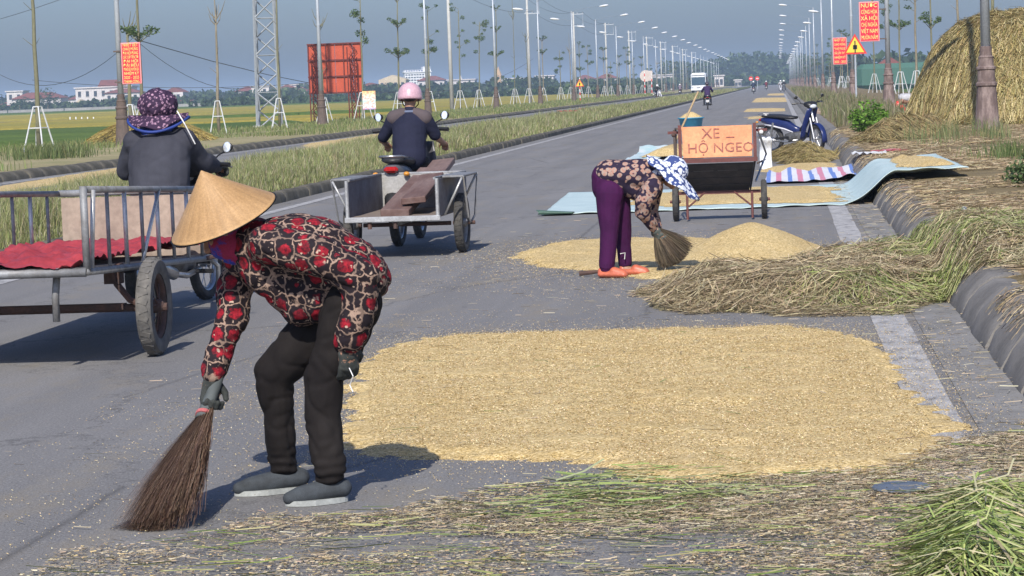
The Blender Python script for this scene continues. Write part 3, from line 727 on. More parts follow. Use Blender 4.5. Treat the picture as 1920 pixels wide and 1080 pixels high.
banner('narrow red banner with ten lines of yellow lettering on the nearest left lamp post', (-22.05, 84.5), 1, 2.19, 3.58, .68,
       ['NHIỆT LIỆT', 'CHÀO MỪNG', 'ĐẠI HỘI ĐẢNG', 'CÁC CẤP TIẾN TỚI', 'ĐẠI HỘI', 'ĐẠI BIỂU', 'ĐẢNG BỘ HUYỆN XÃ', 'NHIỆM KỲ', '2020 - 2025', 'THÀNH CÔNG'], .14, -.05)
banner('large red banner with big yellow lettering on the second right lamp post', (4.25, 104.6), -1, 2.95, 4.55, .80,
       ['NƯỚC', 'CỘNG HÒA', 'XÃ HỘI', 'CHỦ NGHĨA', 'VIỆT NAM', 'MUÔN NĂM'], .23)
banner('small red banner with six lines of yellow lettering farther along the right row', (4.25, 154.6), -1, 2.35, 3.95, .82,
       ['NHIỆT LIỆT', 'CHÀO MỪNG', 'ĐẠI HỘI ĐẢNG BỘ', 'XÃ LẦN THỨ', 'NHIỆM KỲ', '2020 - 2025'], .2)

# ---- traffic signs
mat_syel = M('sign_yellow', (.85, .58, .05), rough=.4, var=.05, bump=0); mat_sred = M('sign_red', (.70, .04, .03), rough=.4, var=.05, bump=0); mat_sblk = M('sign_black', (.02, .02, .02), rough=.5, bump=0)
mat_swht = M('sign_white', (.78, .78, .76), rough=.5, var=.06, bump=0)
def warn_sign(px, X, H, label, half, post):
    Y = DX(px, X); t = thing('warning_sign', label, 'traffic sign', (X, Y, .2), 0, 'traffic signs')
    if post == 'grey': MB().cyl((0, 0, 0), (0, 0, H+half), .045, n=8).build('post', mat_galv, t)
    else:
        z = 0; k = 0
        while z < H+half*.9: MB().cyl((0, 0, z), (0, 0, z+.3), .045, n=8).build('post', mat_sred if k % 2 == 0 else mat_swht, t); z += .3; k += 1
    tri = lambda s, q: [(-s, q-s*.58), (s, q-s*.58), (0, q+s*1.15)]
    z = H; MB().prism(tri(half, z), 'y', -.07, -.05).build('border', mat_sred, t); MB().prism(tri(half*.76, z), 'y', -.085, -.07).build('plate', mat_syel, t)
    MB().prism([(-.09*half*2, z-.1), (.09*half*2, z-.1), (.09*half*2, z+.1), (-.09*half*2, z+.1)], 'y', -.092, -.085).prism([(-.03, z-.25), (.03, z-.25), (.03, z+.3), (-.03, z+.3)], 'y', -.092, -.085).build('symbol', mat_sblk, t)
warn_sign(1605, 3.6, 2.75, 'triangular yellow warning sign with red border on a grey post beside the large banner', .55, 'grey')
warn_sign(1087, -20.5, 1.75, 'orange and yellow triangular sign on a striped post in front of the left row', .45, 'striped')
warn_sign(1385, 4.2, 2.4, 'tiny far warning sign along the right row', .5, 'grey') if False else None
def gate_sign():
    X = -20.0; Y = DX(1209, X); t = thing('round_sign_gantry', 'pale round signboard between two red and white striped posts on the left', 'traffic sign', (X, Y, 0), 0, 'traffic signs')
    for x in (0, 1.05):
        z = 0; k = 0
        while z < 3.7: MB().cyl((x, 0, z), (x, 0, min(z+.42, 3.8 if x == 0 else 2.9)), .06, n=8).build('post', mat_swht if k % 2 == 0 else mat_sred, t); z += .42; k += 1
    pale = M('faded_sign_face', (.50, .42, .37), col2=(.55, .50, .47), scale=1.5, rough=.7)
    MB().lathe((.15, .08, 3.0), [(.86, -.02), (.86, .02)], 20, (0, 1, 0)).build('disc', pale, t)
    MB().box((.75, .1, 3.0), (.9, .03, 1.5)).build('board', pale, t)
gate_sign()
for k, (px, X) in enumerate(((1408, -5.2), (1420, -3.6))):   # two small round signs facing us near the far end
    Y = 520.; Xr = P(px, 150, Y).x; t = thing('round_sign', ['left of the two small far round signs at the end of the median', 'right of the two small far round signs at the end of the median'][k], 'traffic sign', (Xr, Y, 0), 0, 'traffic signs')
    MB().cyl((0, 0, 0), (0, 0, 2.2), .05, n=6).build('post', mat_galv, t)
    MB().lathe((0, 0, 2.2), [(.42, -.02), (.42, .02)], 16, (0, 1, 0)).build('plate', mat_sred, t); MB().box((0, -.03, 2.2), (.5, .02, .14)).build('bar', mat_swht, t)

# ---- village
mat_wallw = M('whitewash', (.66, .62, .60), col2=(.56, .52, .50), scale=.3, fine=3, rough=.9, bump=.05); mat_wallc = M('cream_wall', (.58, .48, .33), col2=(.5, .42, .3), scale=.3, fine=3, rough=.9, bump=.05)
mat_tile = M('red_roof_tiles', (.23, .075, .06), col2=(.17, .06, .05), scale=.5, fine=4, rough=.9, bump=.2); mat_glassd = M('dark_window', (.05, .06, .075), rough=.25, bump=0)
mat_wallg = M('grey_boundary_wall', (.33, .32, .30), col2=(.26, .25, .24), scale=.2, fine=2, rough=.9, bump=.1)
def house(px, py_base, D, w, h, label, wall=None, roof='hip', storeys=2, rh=1.8, dep=9, ry=0.0, ov=.6, grp='village houses across the fields'):
    c = P(px, py_base, D); t = thing('house', label, 'house', (c.x, D, -.62), ry, grp); wall = wall or mat_wallw
    MB().box((0, 0, h/2), (w, dep, h)).build('wall', wall, t)
    if roof == 'hip':
        r = MB(); a, b = w/2+ov, dep/2+ov; rl = max(w/2-dep/2, w*.08)
        r.add([(-a, -b, h), (a, -b, h), (a, b, h), (-a, b, h), (-rl, 0, h+rh), (rl, 0, h+rh)], [(0, 1, 5, 4), (1, 2, 5), (2, 3, 4, 5), (3, 0, 4), (3, 2, 1, 0)]); r.build('roof', mat_tile, t)
    elif roof == 'gable':
        MB().prism([(-w/2-.4, h), (w/2+.4, h), (0, h+rh)], 'y', -dep/2, dep/2).build('roof', mat_tile if wall is not mat_wallc else wall, t)
    else:
        MB().box((0, 0, h+.2), (w+1.0, dep+1.0, .4)).build('roof_slab', wall, t)
        if roof == 'flat+': MB().box((w*.1, 0, h+.4), (w*.4, dep*.6, .01)).build('roof_deck', wall, t); r = MB(); r.prism([(-w*.12, h+.41), (w*.34, h+.41), (w*.28, h+.4+rh), (-w*.06, h+.4+rh)], 'y', -dep*.3, dep*.3); r.build('roof', mat_tile, t)
    n = max(2, int(w/2.7)); fh = h/storeys
    for s in range(storeys):
        for i in range(n):
            x = -w/2+w*(i+.5)/n; f = MB().box((x, -dep/2-.02, fh*(s+.52)), (1.15, .1, fh*.46)).build('window', mat_glassd, t)
            if D < 700 or w > 15: MB().box((x, -dep/2-.08, fh*(s+.28)), (1.35, .14, .12)).build('sill', wall, f)
    return t
house(76, 205, 900, 18, 5.6, 'low white house with red hipped roof at the far left', storeys=1, rh=2.2)
house(34, 190, 1000, 6.5, 9.0, 'pale villa half hidden by trees above the red hipped roof at the far left', roof='flat', storeys=2)
house(22, 205, 1000, 9, 3.6, 'small house cut by the left edge of the picture', storeys=1)
house(110, 205, 930, 8, 3.2, 'low annexe with red roof right of the hipped house', storeys=1, rh=1)
house(156, 200, 960, 9, 5.0, 'low red roofed wing left of the large white hall', storeys=1, rh=1.8)
house(201, 200, 930, 21, 8.8, 'large white flat roofed hall with red roof on top, left of the first lamp post', roof='flat+', storeys=2, rh=2.4)
house(236, 205, 920, 13, 6.6, 'white two storey block with red roof behind the first lamp post', storeys=2, rh=1.6)
house(270, 205, 940, 11, 6.0, 'white block between banner trunk and flowered hat', roof='flat', storeys=2)
house(153, 205, 900, 3.2, 3.4, 'tiny orange gabled hut in front of the white hall', wall=mat_wallc, roof='gable', storeys=1, rh=1.4, dep=4)
house(331, 190, 900, 7, 6, 'white house peeking out right of the flowered hat', roof='gable', storeys=2)
house(362, 203, 880, 20, 2.2, 'long low red roofed shed right of the flowered hat', storeys=1, rh=.9)
vil = [(468, 10, 6, 'hip'), (493, 7, 7.4, 'flat'), (543, 9, 6.5, 'gable'), (556, 8, 8, 'flat'), (563, 7, 5, 'hip'), (622, 9, 7, 'flat'), (697, 12, 5.5, 'gable'), (714, 9, 4.6, 'gable'), (740, 11, 8.2, 'gable'), (746, 14, 5, 'flat'), (812, 12, 8, 'hip'), (868, 12, 7.6, 'flat'), (966, 10, 7, 'flat'), (1024, 8, 8, 'flat'), (1098, 10, 6, 'hip'), (1140, 9, 6, 'hip'), (1236, 13, 6.5, 'flat'), (1350, 3.6, 5, 'flat'), (1385, 2.6, 3, 'flat')]
vw = ['low red roofed house right of the lone spiked tree', 'slim white house by the pylon', 'white gabled house left of the billboard', 'white flat house behind the billboard edge', 'small red roofed house under the billboard', 'white house seen under the billboard', 'pale gabled shed right of the poster', 'red gabled shed between poster and hotel', 'cream gabled house left of the pink helmet', 'low white block beneath the hotel', 'red roofed hall right of the pink helmet', 'white and blue school block at the power pole', 'small white house below the church spire', 'white house near the fifth lamp post', 'red roofed house by the orange sign', 'large pale house with red roof left of the third power pole', 'long white terrace by the striped posts', 'white block right of the bus', 'far white building at the end of the left row']
for (px, w, h, rf), lb in zip(vil, vw):
    D = 1000+(px*37 % 160); house(px, 190, D, w, h, lb, wall=mat_wallc if 'cream' in lb else mat_wallw, roof=rf, storeys=max(1, int(h/3.2)), rh=2.0)
def hotel():
    D = 1500; c = P(783, 170, D); ppm = FPX/D; t = thing('hotel', 'tall white many storeyed hotel block on the skyline behind the pink helmet', 'building', (c.x, D, -.6), .25)
    hh = (P(783, 131, D).z+.6); w = 15.5; white = M('hotel_white', (.80, .80, .80), rough=.8, var=.05, scale=.1, fine=1, bump=0)
    MB().box((0, 0, hh/2), (w, 9, hh)).build('wall', white, t); MB().box((5.4, 2, hh/2+.9), (4.2, 12, hh+1.6)).build('stair_tower', white, t)
    MB().box((0, -.1, hh-1.2), (w+1, 10, .6)).build('cornice', white, t)
    fl = 9
    for s in range(fl):
        for i in range(7): MB().box((-w/2+1.0+1.65*i, -4.53, hh*(s+.6)/(fl+1.4)), (1.15, .12, .75)).build('window', mat_glassd, t)
    for i in range(7): MB().box((-w/2+1.2+1.5*i, -4.55, hh-.55), (.9, .12, .7)).build('sign_letter', M('sign_blue', (.06, .08, .2), bump=0) if i == 0 else bpy.data.materials['sign_blue'], t)
    MB().box((5.6, -4.1, hh/2), (.8, .1, hh)).build('red_stripe', M('hotel_red', (.35, .08, .06), bump=0), t)
hotel()
def spire(px, ptop, D, w, mat, label, nm, cat):
    c = P(px, 180, D); t = thing(nm, label, cat, (c.x, D, -.6), 0); H = P(px, ptop, D).z+.6
    MB().box((0, 0, H*.27), (w*1.5, w*1.5, H*.54)).build('tower', mat, t); MB().box((0, 0, H*.6), (w, w, H*.2)).build('belfry', mat, t)
    MB().lathe((0, 0, H*.69), [(w*.62, 0), (w*.45, H*.08), (w*.2, H*.2), (.02, H*.31)], 8).build('spire', mat, t)
    for z in (.2, .38, .6): MB().box((0, -w*(.76 if z < .55 else .51), H*z), (w*.4, .1, H*.08)).build('window', mat_glassd, t)
spire(936, 124, 1400, 3.0, M('ochre_plaster', (.62, .40, .20), rough=.9, bump=0), 'tall pointed ochre church spire on the skyline right of the fourth lamp post', 'church', 'church')
spire(865, 140, 1400, 2.4, mat_wallw, 'white square bell tower on the skyline beside the power pole', 'bell_tower', 'tower')
bw = thing('boundary_wall', 'long low grey wall across the far edge of the fields at the left', 'wall', (0, 0, 0))
for k in range(9): MB().box((-242+k*17.6, 760, .2), (17.3, .3, 2.0)).build('wall_section', mat_wallg, bw)
# green water tank tower / hedges on the right
hd = P(1700, 190, 420)
tag(MB().bb((hd.x, 420, 1.6), (16, 6, 4.2), b=.8).build('green_shed', M('green_sheet', (.05, .14, .10), rough=.7), None), 'dark green sheet metal shed beyond the right row of trees', 'shed')
house(1668, 180, 500, 5, 4.2, 'small white house with red roof behind the right row of trees', roof='gable', storeys=1, grp='houses right of the road')
house(1697, 180, 460, 4, 3.6, 'white hut right of the small red roofed house beyond the right trees', roof='flat', storeys=1, grp='houses right of the road')
for k in range(5): tag(MB().box(P(576/3.0+k*11-60, 232, 330)*1.0+Vector((0, 0, .3)), (.14, .14, 1.2)).build('marker_post', mat_swht), 'small white post standing in the far field at the left', 'post', 'white posts in the field')

# far woods: one mass of leaf clumps each
def wood(name, x0, x1, D, h0, h1, n, label, seed, cols, dd=60, size=1.1):
    rg = np.random.default_rng(seed); cx = rg.uniform(x0, x1, n); cy = D+rg.uniform(0, dd, n)
    tops = (h0+(h1-h0)*fbm(cx+seed*13, cx*0+seed, .035, 4)*1.25)*rg.uniform(.8, 1.1, n); V = []; C = []
    cc = np.array(cols)[rg.integers(0, len(cols), n)]*rg.uniform(.75, 1.25, (n, 1))
    for a in range(26):
        u = rg.normal(0, 1, (n, 3)); u /= np.linalg.norm(u, axis=1)[:, None]; r = tops*.40
        p = np.stack([cx, cy, -.6+tops*.58], -1)+u*np.stack([r*1.0, r, tops*.42], -1)*rg.uniform(.7, 1.05, (n, 1))
        e1 = rg.normal(0, 1, (n, 3)); e1 /= np.linalg.norm(e1, axis=1)[:, None]; e2 = np.cross(e1, rg.normal(0, 1, (n, 3))); e2 /= np.linalg.norm(e2, axis=1)[:, None]
        s = size*rg.uniform(.6, 1.3, (n, 1)); V.append(np.stack([p-e1*s, p-e2*s, p+e1*s, p+e2*s], 1)); C.append(cc*rg.uniform(.8, 1.2, (n, 1)))
    V = np.concatenate(V); C = np.concatenate(C); k = len(V)
    return tag(npmesh(name, V.reshape(-1, 3), np.arange(4*k).reshape(k, 4), mat_leaf, colr=np.repeat(C, 4, 0), kind='stuff'), label, 'wood')
WC = [(.05, .085, .03), (.07, .11, .04), (.04, .07, .03)]
wood('far_wood', -420, -185, 1080, 3.5, 9.5, 520, 'dark green belt of village trees along the skyline on the left', 1, WC)
wood('far_wood', -185, 20, 1080, 2.5, 6.0, 420, 'low green tree belt on the skyline between pink helmet and bus', 7, WC)
wood('far_wood', -290, -40, 860, 1.0, 6.5, 420, 'low bushes and trees before the village houses', 2, WC, 40, .8)
wood('far_wood', -60, 40, 1350, 8, 20, 260, 'hazy green trees closing the far end of the road', 3, WC)
wood('far_wood', 16, 330, 700, 3, 12, 420, 'green tree belt beyond the fields on the right', 4, WC)
wood('far_wood', -150, -30, 640, 1.0, 3.2, 260, 'green hedges in front of the far houses on the left', 6, WC, 30, .6)
for k, (px, pt_, D, r) in enumerate(((88, 162, 860, 3.6), (36, 185, 820, 4), (45, 180, 880, 4.2), (178, 178, 950, 4), (235, 168, 1000, 4.2), (440, 168, 900, 5.0), (415, 180, 880, 4.2), (384, 172, 960, 4.2), (955, 160, 1200, 6), (1000, 165, 1150, 6), (910, 172, 1150, 5))):
    c = P(px, pt_, D); t = thing('broadleaf_tree', ['tall dark tree between the two left house groups', 'round tree at the left edge by the first house', 'leafy tree before the pale villa', 'bushy tree behind the orange hut', 'tree behind the large white hall', 'large dark tree left of the pylon', 'dark tree right of the lone spiked tree', 'tree left of the lone spiked tree', 'tall tree below the church spire', 'wide tree right of the church spire', 'tree left of the church spire'][k], 'tree', (c.x, D, -.6), 0, 'big village trees')
    H = c.z+.6; V, F, C = leaves([((0, 0, H-r), r), ((r*.7, 0, H-1.4*r), r*.7), ((-r*.7, 0, H-1.5*r), r*.75), ((0, 0, H*.4), r*.9)], 150, 3.5, .5, WC, 1.0, 80+k); npmesh('crown', V, F, mat_leaf, colr=C, parent=t)
    MB().cyl((0, 0, 0), (0, 0, H*.6), .3, .2, 7).build('trunk', mat_trunk, t)
# ================================================================== rice, straw, tarpaulins, verge clutter
def pxpoly(pts, z=0.0): return [(G(x, y, z).x, G(x, y, z).y) for x, y in pts]
def rice_mat():
    m, t, b = newmat('drying_rice'); v = coordn(t)
    vo = nd(t, 'ShaderNodeTexVoronoi', Scale=105.0); t.links.new(coordn(t, (1, 1.5, 1)), vo.inputs['Vector'])
    sx = nd(t, 'ShaderNodeSeparateXYZ'); t.links.new(vo.outputs['Color'], sx.inputs[0])
    c = rampn(t, sx.outputs[0], [(.0, (.27, .19, .07)), (.22, (.50, .375, .165)), (.7, (.63, .48, .235)), (1, (.80, .66, .38))])
    n = noisen(t, coordn(t, (1, .5, 1)), 2.2, 5, .65); c = mixn(t, 1., c, rampn(t, n, [(.3, (1.03, 1.03, 1.04)), (.7, (.93, .89, .82))]), 'MULTIPLY')
    f = noisen(t, v, 45, 4, .8); c = mixn(t, 1., c, rampn(t, f, [(.30, (.50, .47, .40)), (.46, (.98,)*3), (.72, (1.18,)*3)]), 'MULTIPLY')
    t.links.new(c, b.inputs['Base Color']); b.inputs['Roughness'].default_value = .75; b.inputs['Specular IOR Level'].default_value = .25
    bumpn(t, b, vo.outputs['Distance'], .7, .008); return m
mat_rice = rice_mat()
RICEC = [(.58, .44, .23), (.64, .51, .28), (.50, .38, .18), (.72, .60, .38), (.40, .29, .13)]
def grains(name, x, y, z, s=.008, cols=RICEC, **kw):
    n = len(x); a = RNG.uniform(0, 2*PI, n); L = s*RNG.uniform(.7, 1.3, n); W = L*.38; V = np.zeros((n, 4, 3)); up = RNG.uniform(-.5, .5, n)*L
    ca, sa = np.cos(a), np.sin(a)
    V[:, 0] = np.stack([x-ca*L/2, y-sa*L/2, z+.001-0*up], -1); V[:, 1] = np.stack([x+sa*W/2, y-ca*W/2, z+.004+np.abs(up)*.3], -1)
    V[:, 2] = np.stack([x+ca*L/2, y+sa*L/2, z+.001+np.abs(up)], -1); V[:, 3] = np.stack([x-sa*W/2, y+ca*W/2, z+.003+0*up], -1)
    F = np.arange(4*n).reshape(n, 4)
    return tag(npmesh(name, V.reshape(-1, 3), F, mat_grain, colr=np.repeat(pal(n, cols, jit=.15), 4, 0), kind='stuff', parent=kw.get('parent')), kw.get('label'), kw.get('cat'))
def patch(poly, thick, res, label, zbase=None, edge=.35, rag=.10, bump=.012, extra=None, mat=None, nm='rice_patch', group=None, nscale=3.0, furrow=0, feet=(), grow=0.0):
    pa = np.array(poly); x0, y0 = pa.min(0)-.2; x1, y1 = pa.max(0)+.2
    nx, ny = int((x1-x0)/res)+2, int((y1-y0)/(res*1.2))+2; X, Y = np.meshgrid(np.linspace(x0, x1, nx), np.linspace(y0, y1, ny))
    d = polydist(X, Y, poly)+grow+(fbm(X+3, Y, nscale, 5)-.5)*rag*2+(fbm(X, Y+7, nscale*6, 3)-.5)*rag*.6
    Z = thick*sstep(0, edge, d)+(fbm(X, Y, 5, 4)-.5)*bump*2*sstep(-.02, .2, d)+(fbm(X, Y*.7, 26, 2)-.5)*bump*.9*sstep(0, .15, d)
    if furrow:
        wv = fbm(X*.5, Y*.5, 1, 3)*9; Z = Z+furrow*np.sin(Y*21+X*3+wv)*sstep(.05, .4, d)*(.3+fbm(X+4, Y, 1.5, 2))
        for fx, fy in feet: Z = Z-.010*np.exp(-(((X-fx)/.05)**2+((Y-fy)/.12)**2))
        Z = Z-thick*.6*sstep(.66, .80, fbm(X*1.5+31, Y*.9, 1.9, 5))
        # thinning rim: the carpet breaks up into islands of grain
        Z = Z-thick*1.0*sstep(.22, -.02, d)*sstep(.38, .55, fbm(X+11, Y, 11, 3))
    if extra is not None: Z = np.maximum(Z, extra(X, Y))
    keep = (Z > .003) & (d > -.05) if extra is None else (Z > .003)
    zb = zbase(X, Y) if zbase else 0*X+.004
    V = np.stack([X, Y, zb+np.where(keep, Z, -.004)], -1).reshape(-1, 3)
    kc = keep[:-1, :-1] | keep[1:, :-1] | keep[:-1, 1:] | keep[1:, 1:]; j, i = np.nonzero(kc); a = j*nx+i
    F = np.stack([a, a+1, a+nx+1, a+nx], -1); used = np.unique(F); mp = np.full(len(V), -1); mp[used] = np.arange(len(used))
    o = npmesh(nm, V[used], mp[F], mat or mat_rice, smooth=True)
    return tag(o, label, 'rice', group)
def scatter(poly, n, band, zf=None, s=.008, name='loose_grain', label=None, inner=.02, **kw):
    pa = np.array(poly); x0, y0 = pa.min(0)-band; x1, y1 = pa.max(0)+band
    x = RNG.uniform(x0, x1, n); y = RNG.uniform(y0, y1, n); d = polydist(x, y, poly)
    k = RNG.random(n) < np.where(d > 0, sstep(inner+.12, inner, d)*.9+.12, np.exp(d/(band*.33))*.8)*(.35+1.1*fbm(x, y, 2.5, 3))
    x, y = x[k], y[k]; z = zf(x, y) if zf else 0*x+.006
    return grains(name, x, y, z, s, label=label, cat='rice grains', **kw)
R1 = pxpoly([(652, 856), (640, 800), (648, 740), (668, 672), (820, 634), (1000, 626), (1200, 622), (1400, 616), (1500, 613), (1600, 628), (1650, 655), (1690, 700), (1740, 742), (1800, 800), (1770, 850), (1650, 895), (1500, 900), (1400, 905), (1250, 905), (1130, 885), (1050, 866), (870, 862), (760, 862)])
patch(R1, .030, .022, 'large golden carpet of unhusked rice drying on the asphalt in the foreground', rag=.15, edge=.30, bump=.011, grow=.09, furrow=.0025, feet=[(-1.2, 12.0), (-1.05, 12.5), (-1.3, 13.1), (-1.12, 13.6), (-.4, 11.6), (-.25, 12.2), (-.1, 12.8), (.1, 13.3)])
scatter(R1, 190000, .9, label='loose rice grains scattered round the big foreground carpet of rice')
x, y = RNG.uniform(-2.3, .8, 90000), RNG.uniform(9.8, 15.8, 90000); k = polydist(x, y, R1) > .12
grains('loose_grain', x[k], y[k], 0*x[k]+.0345, .0095, label='single grains standing proud on the big foreground carpet of rice', cat='rice grains')
x = RNG.uniform(-3.4, .9, 30000); y = 8+RNG.random(30000)*14; k = RNG.random(30000) < (fbm(x, y, 1.3, 4) > .5)*.8+.12
grains('loose_grain', x[k], y[k], 0*x[k]+.005, .008, label='stray rice grains sprinkled over the bare foreground asphalt', cat='rice grains')
tag(bpy.data.objects['loose_grain'], None, 'rice grains')
R2 = pxpoly([(965, 484), (1010, 468), (1060, 456), (1150, 450), (1250, 450), (1390, 452), (1480, 470), (1518, 492), (1480, 515), (1400, 522), (1300, 526), (1200, 520), (1120, 512), (1060, 505)])
CC = (-.27, 22.2)
cone = lambda X, Y: np.maximum(0, .325*(1-(np.sqrt(((X-CC[0])/(.66+.1*(Y < CC[1])))**2+((Y-CC[1])/1.5)**2+.012)))+(fbm(X, Y, 4, 3)-.5)*.03)
patch(R2, .035, .03, 'spread of rice around the second sweeper ending in a raked up golden cone', rag=.18, edge=.35, extra=cone, bump=.012, grow=.12, furrow=.003)
scatter(R2, 90000, 1.1, s=.012, label='loose rice grains round the second heap of rice')
for pl, th, lb in (([(1412, 192), (1418, 184), (1474, 183), (1478, 191)], .03, 'far bright patch of drying rice across the lane beyond the parked scooter'),
                   ([(1393, 210), (1400, 204), (1472, 203), (1474, 209)], .03, 'thin far patch of drying rice just beyond the parked scooter'),
                   ([(1452, 221), (1400, 224), (1404, 219), (1455, 217)], .02, 'faint streak of rice on the lane left of the scooter mirror'),
                   ([(1440, 176), (1470, 175), (1472, 179), (1440, 179)], .02, 'farthest pale patch of rice near the oncoming riders')):
    patch(pxpoly(pl), th, .25, lb, rag=.15, edge=.6, nscale=.4)
patch([(G(-30, 350).x+.3, G(-30, 350).y), (-15.9, 60), (-15.9, 64), (-15.2, 66), (-14.3, 60), (-13.9, 52), (-14.2, 46), (-15.6, 46)], .03, .15, 'strip of drying rice on the far carriageway at the left edge', rag=.2, edge=.4, zbase=lambda X, Y: 0*X)
patch([(-15.6, 84), (-13.5, 72), (-11.8, 74), (-12, 88), (-14, 102), (-15.8, 100)], .03, .2, 'orange rice drying on the far carriageway between the two riders', rag=.3, edge=.4, zbase=lambda X, Y: 0*X)

# ---- tarpaulins
def tarp_z(X, Y, w=.010):
    k = sstep(.84, 1.36, X); return .006+k*(.325+.05*sstep(1.4, 2.2, X))+w*(fbm(X, Y, 3, 3))*1.5*(1+2*k)
def stripe_mat(name, cols, ax, scale, base):
    m, t, b = newmat(name); sp = nd(t, 'ShaderNodeSeparateXYZ'); t.links.new(coordn(t), sp.inputs[0])
    mm = nd(t, 'ShaderNodeMath', operation='MULTIPLY'); t.links.new(sp.outputs[ax], mm.inputs[0]); mm.inputs[1].default_value = scale
    fr = nd(t, 'ShaderNodeMath', operation='FRACT'); t.links.new(mm.outputs[0], fr.inputs[0]); r = nd(t, 'ShaderNodeValToRGB'); r.color_ramp.interpolation = 'CONSTANT'
    e = r.color_ramp.elements
    while len(e) < len(cols): e.new(.5)
    for x, (p, c) in zip(e, cols): x.position = p; x.color = (*c, 1)
    t.links.new(fr.outputs[0], r.inputs[0]); n = noisen(t, coordn(t), 8, 4, .6); c = mixn(t, rampn(t, n, [(.4, (0,)*3), (.75, (.3,)*3)]), r.outputs[0], (.5, .45, .35))
    t.links.new(c, b.inputs['Base Color']); b.inputs['Roughness'].default_value = .45; return m
mat_tarp = M('mint_tarpaulin', (.56, .67, .63), col2=(.46, .58, .55), scale=2.5, fine=80, rough=.4, bump=.15)
mat_tarpd = M('dark_green_underside', (.06, .12, .09), rough=.6, var=.2)
mat_stripe = stripe_mat('striped_tarpaulin', [(0, (.75, .74, .78)), (.3, (.12, .22, .58)), (.5, (.75, .74, .78)), (.75, (.68, .22, .30))], 0, 3.1, None)
T0, T1, T2, T3 = (-2.86, 30.4), (2.20, 30.6), (2.15, 36.5), (-3.05, 36.8)
def tarp_xy(u, v):
    x = (1-v)*((1-u)*T0[0]+u*T1[0])+v*((1-u)*T3[0]+u*T2[0]); y = (1-v)*((1-u)*T0[1]+u*T1[1])+v*((1-u)*T3[1]+u*T2[1]); return x, y
tp = MB()
def tf(u, v):
    x, y = tarp_xy(u, v); y += .10*math.sin(u*23)*(.5-v)*.6+.12*(mnoise.noise(Vector((x, 0, 3))))
    lift = max(0, (1-v*14))*.05*sum((sstep(.70, .75, np.array(u)), ))*(1-float(sstep(.9, .97, np.array(u))))
    return (x, y, float(tarp_z(np.array(x), np.array(y)))+float(lift)+.012*abs(math.sin(u*40+v*9))*(v < .06))
tp.grid(tf, 110, 50); tt = thing('tarpaulin', 'pale mint tarpaulin laid across the lane and up over the right kerb, covered with rice', 'tarpaulin', (0, 0, 0), 0, 'tarpaulins under drying rice')
o = tp.build('sheet', mat_tarp, tt, smooth=True); md = o.modifiers.new('thick', 'SOLIDIFY'); md.thickness = .006
cu = MB()
for k in range(1): cu.grid(lambda u, v: (-2.9+u*.42+.02*math.sin(v*9), 30.38-.02+.10*math.cos(v*PI*1.2), .015+.055*math.sin(v*PI)*(1-.6*u)+.006), 10, 8)
cu.build('folded_corner', mat_tarpd, tt, smooth=True)
tz = lambda X, Y: tarp_z(X, Y)+.008
def sub(poly): return [tarp_xy(u, v) for u, v in poly]
patch(sub([(.18, .25), (.30, .12), (.45, .18), (.6, .10), (.70, .14), (.74, .45), (.72, .8), (.5, .9), (.3, .85), (.2, .6)]), .03, .05, 'rice spread over the flat road part of the mint tarpaulin', zbase=tz, rag=.35, edge=.3, group='rice on the mint tarpaulin')
patch(sub([(.86, .4), (.93, .18), (.985, .2), (.97, .7), (.92, .92), (.88, .85)]), .05, .04, 'orange rice bank on the raised verge end of the mint tarpaulin', zbase=tz, rag=.12, edge=.25, group='rice on the mint tarpaulin')
st = MB(); st.grid(lambda u, v: (-.25+1.35*u+.05*v, 37.6+4.2*v, .010+.04*abs(math.sin(u*9+v*2))*(.3+v*.7)+.05*(mnoise.noise(Vector((u*6, v*4, 1)))+.5)+.14*max(0, u-.6)), 70, 24)
tag(st.build('tarpaulin', mat_stripe, None, smooth=True), 'crumpled tarpaulin striped blue, white and pink behind the mint sheet', 'tarpaulin', 'tarpaulins under drying rice')
patch(pxpoly([(1420, 322), (1440, 314), (1560, 306), (1585, 316), (1540, 326)]), .05, .08, 'brown gold strip of rice and chaff between striped tarpaulin and scooter', rag=.2, edge=.4)
bt = MB(); bt.grid(lambda u, v: (-3.15+1.6*u, 52+6*v, .02+.10*max(0, mnoise.noise(Vector((u*5, v*4, 7))))+.12*(v > .9)), 30, 16)
tag(bt.build('tarpaulin', M('white_mint_sheet', (.66, .70, .68), col2=(.4, .62, .62), scale=3, rough=.4), None, smooth=True), 'small white and mint sheet with rice behind the flowered blue hat', 'tarpaulin', 'tarpaulins under drying rice')
patch([(-2.9, 53), (-1.7, 53), (-1.8, 57.5), (-2.8, 57.5)], .16, .08, 'little golden mound of rice on the white sheet behind the tipped cart', zbase=lambda X, Y: 0*X+.04, rag=.1, edge=.5)

# ---- straw
SB = [(.46, .37, .23), (.54, .45, .30), (.36, .28, .18), (.62, .54, .38), (.28, .23, .14)]
SG = [(.22, .27, .08), (.30, .33, .12), (.15, .20, .05), (.38, .36, .17)]
flat = lambda x, y: 0*x+.006
FG = pxpoly([(90, 1085), (200, 1030), (420, 1000), (560, 975), (760, 955), (900, 925), (1150, 915), (1400, 895), (1640, 880), (1800, 835), (1925, 800), (1990, 850), (1990, 1120), (60, 1120)])
def in_poly(n, poly, keep=None, soft=.15):
    pa = np.array(poly); x = RNG.uniform(pa[:, 0].min()-.2, pa[:, 0].max()+.2, n); y = RNG.uniform(pa[:, 1].min()-.2, pa[:, 1].max()+.2, n)
    d = polydist(x, y, poly)+(fbm(x, y, 3, 3)-.5)*soft*1.6; k = d > 0
    if keep is not None: k &= RNG.random(n) < keep(x, y, d)
    return x[k], y[k]
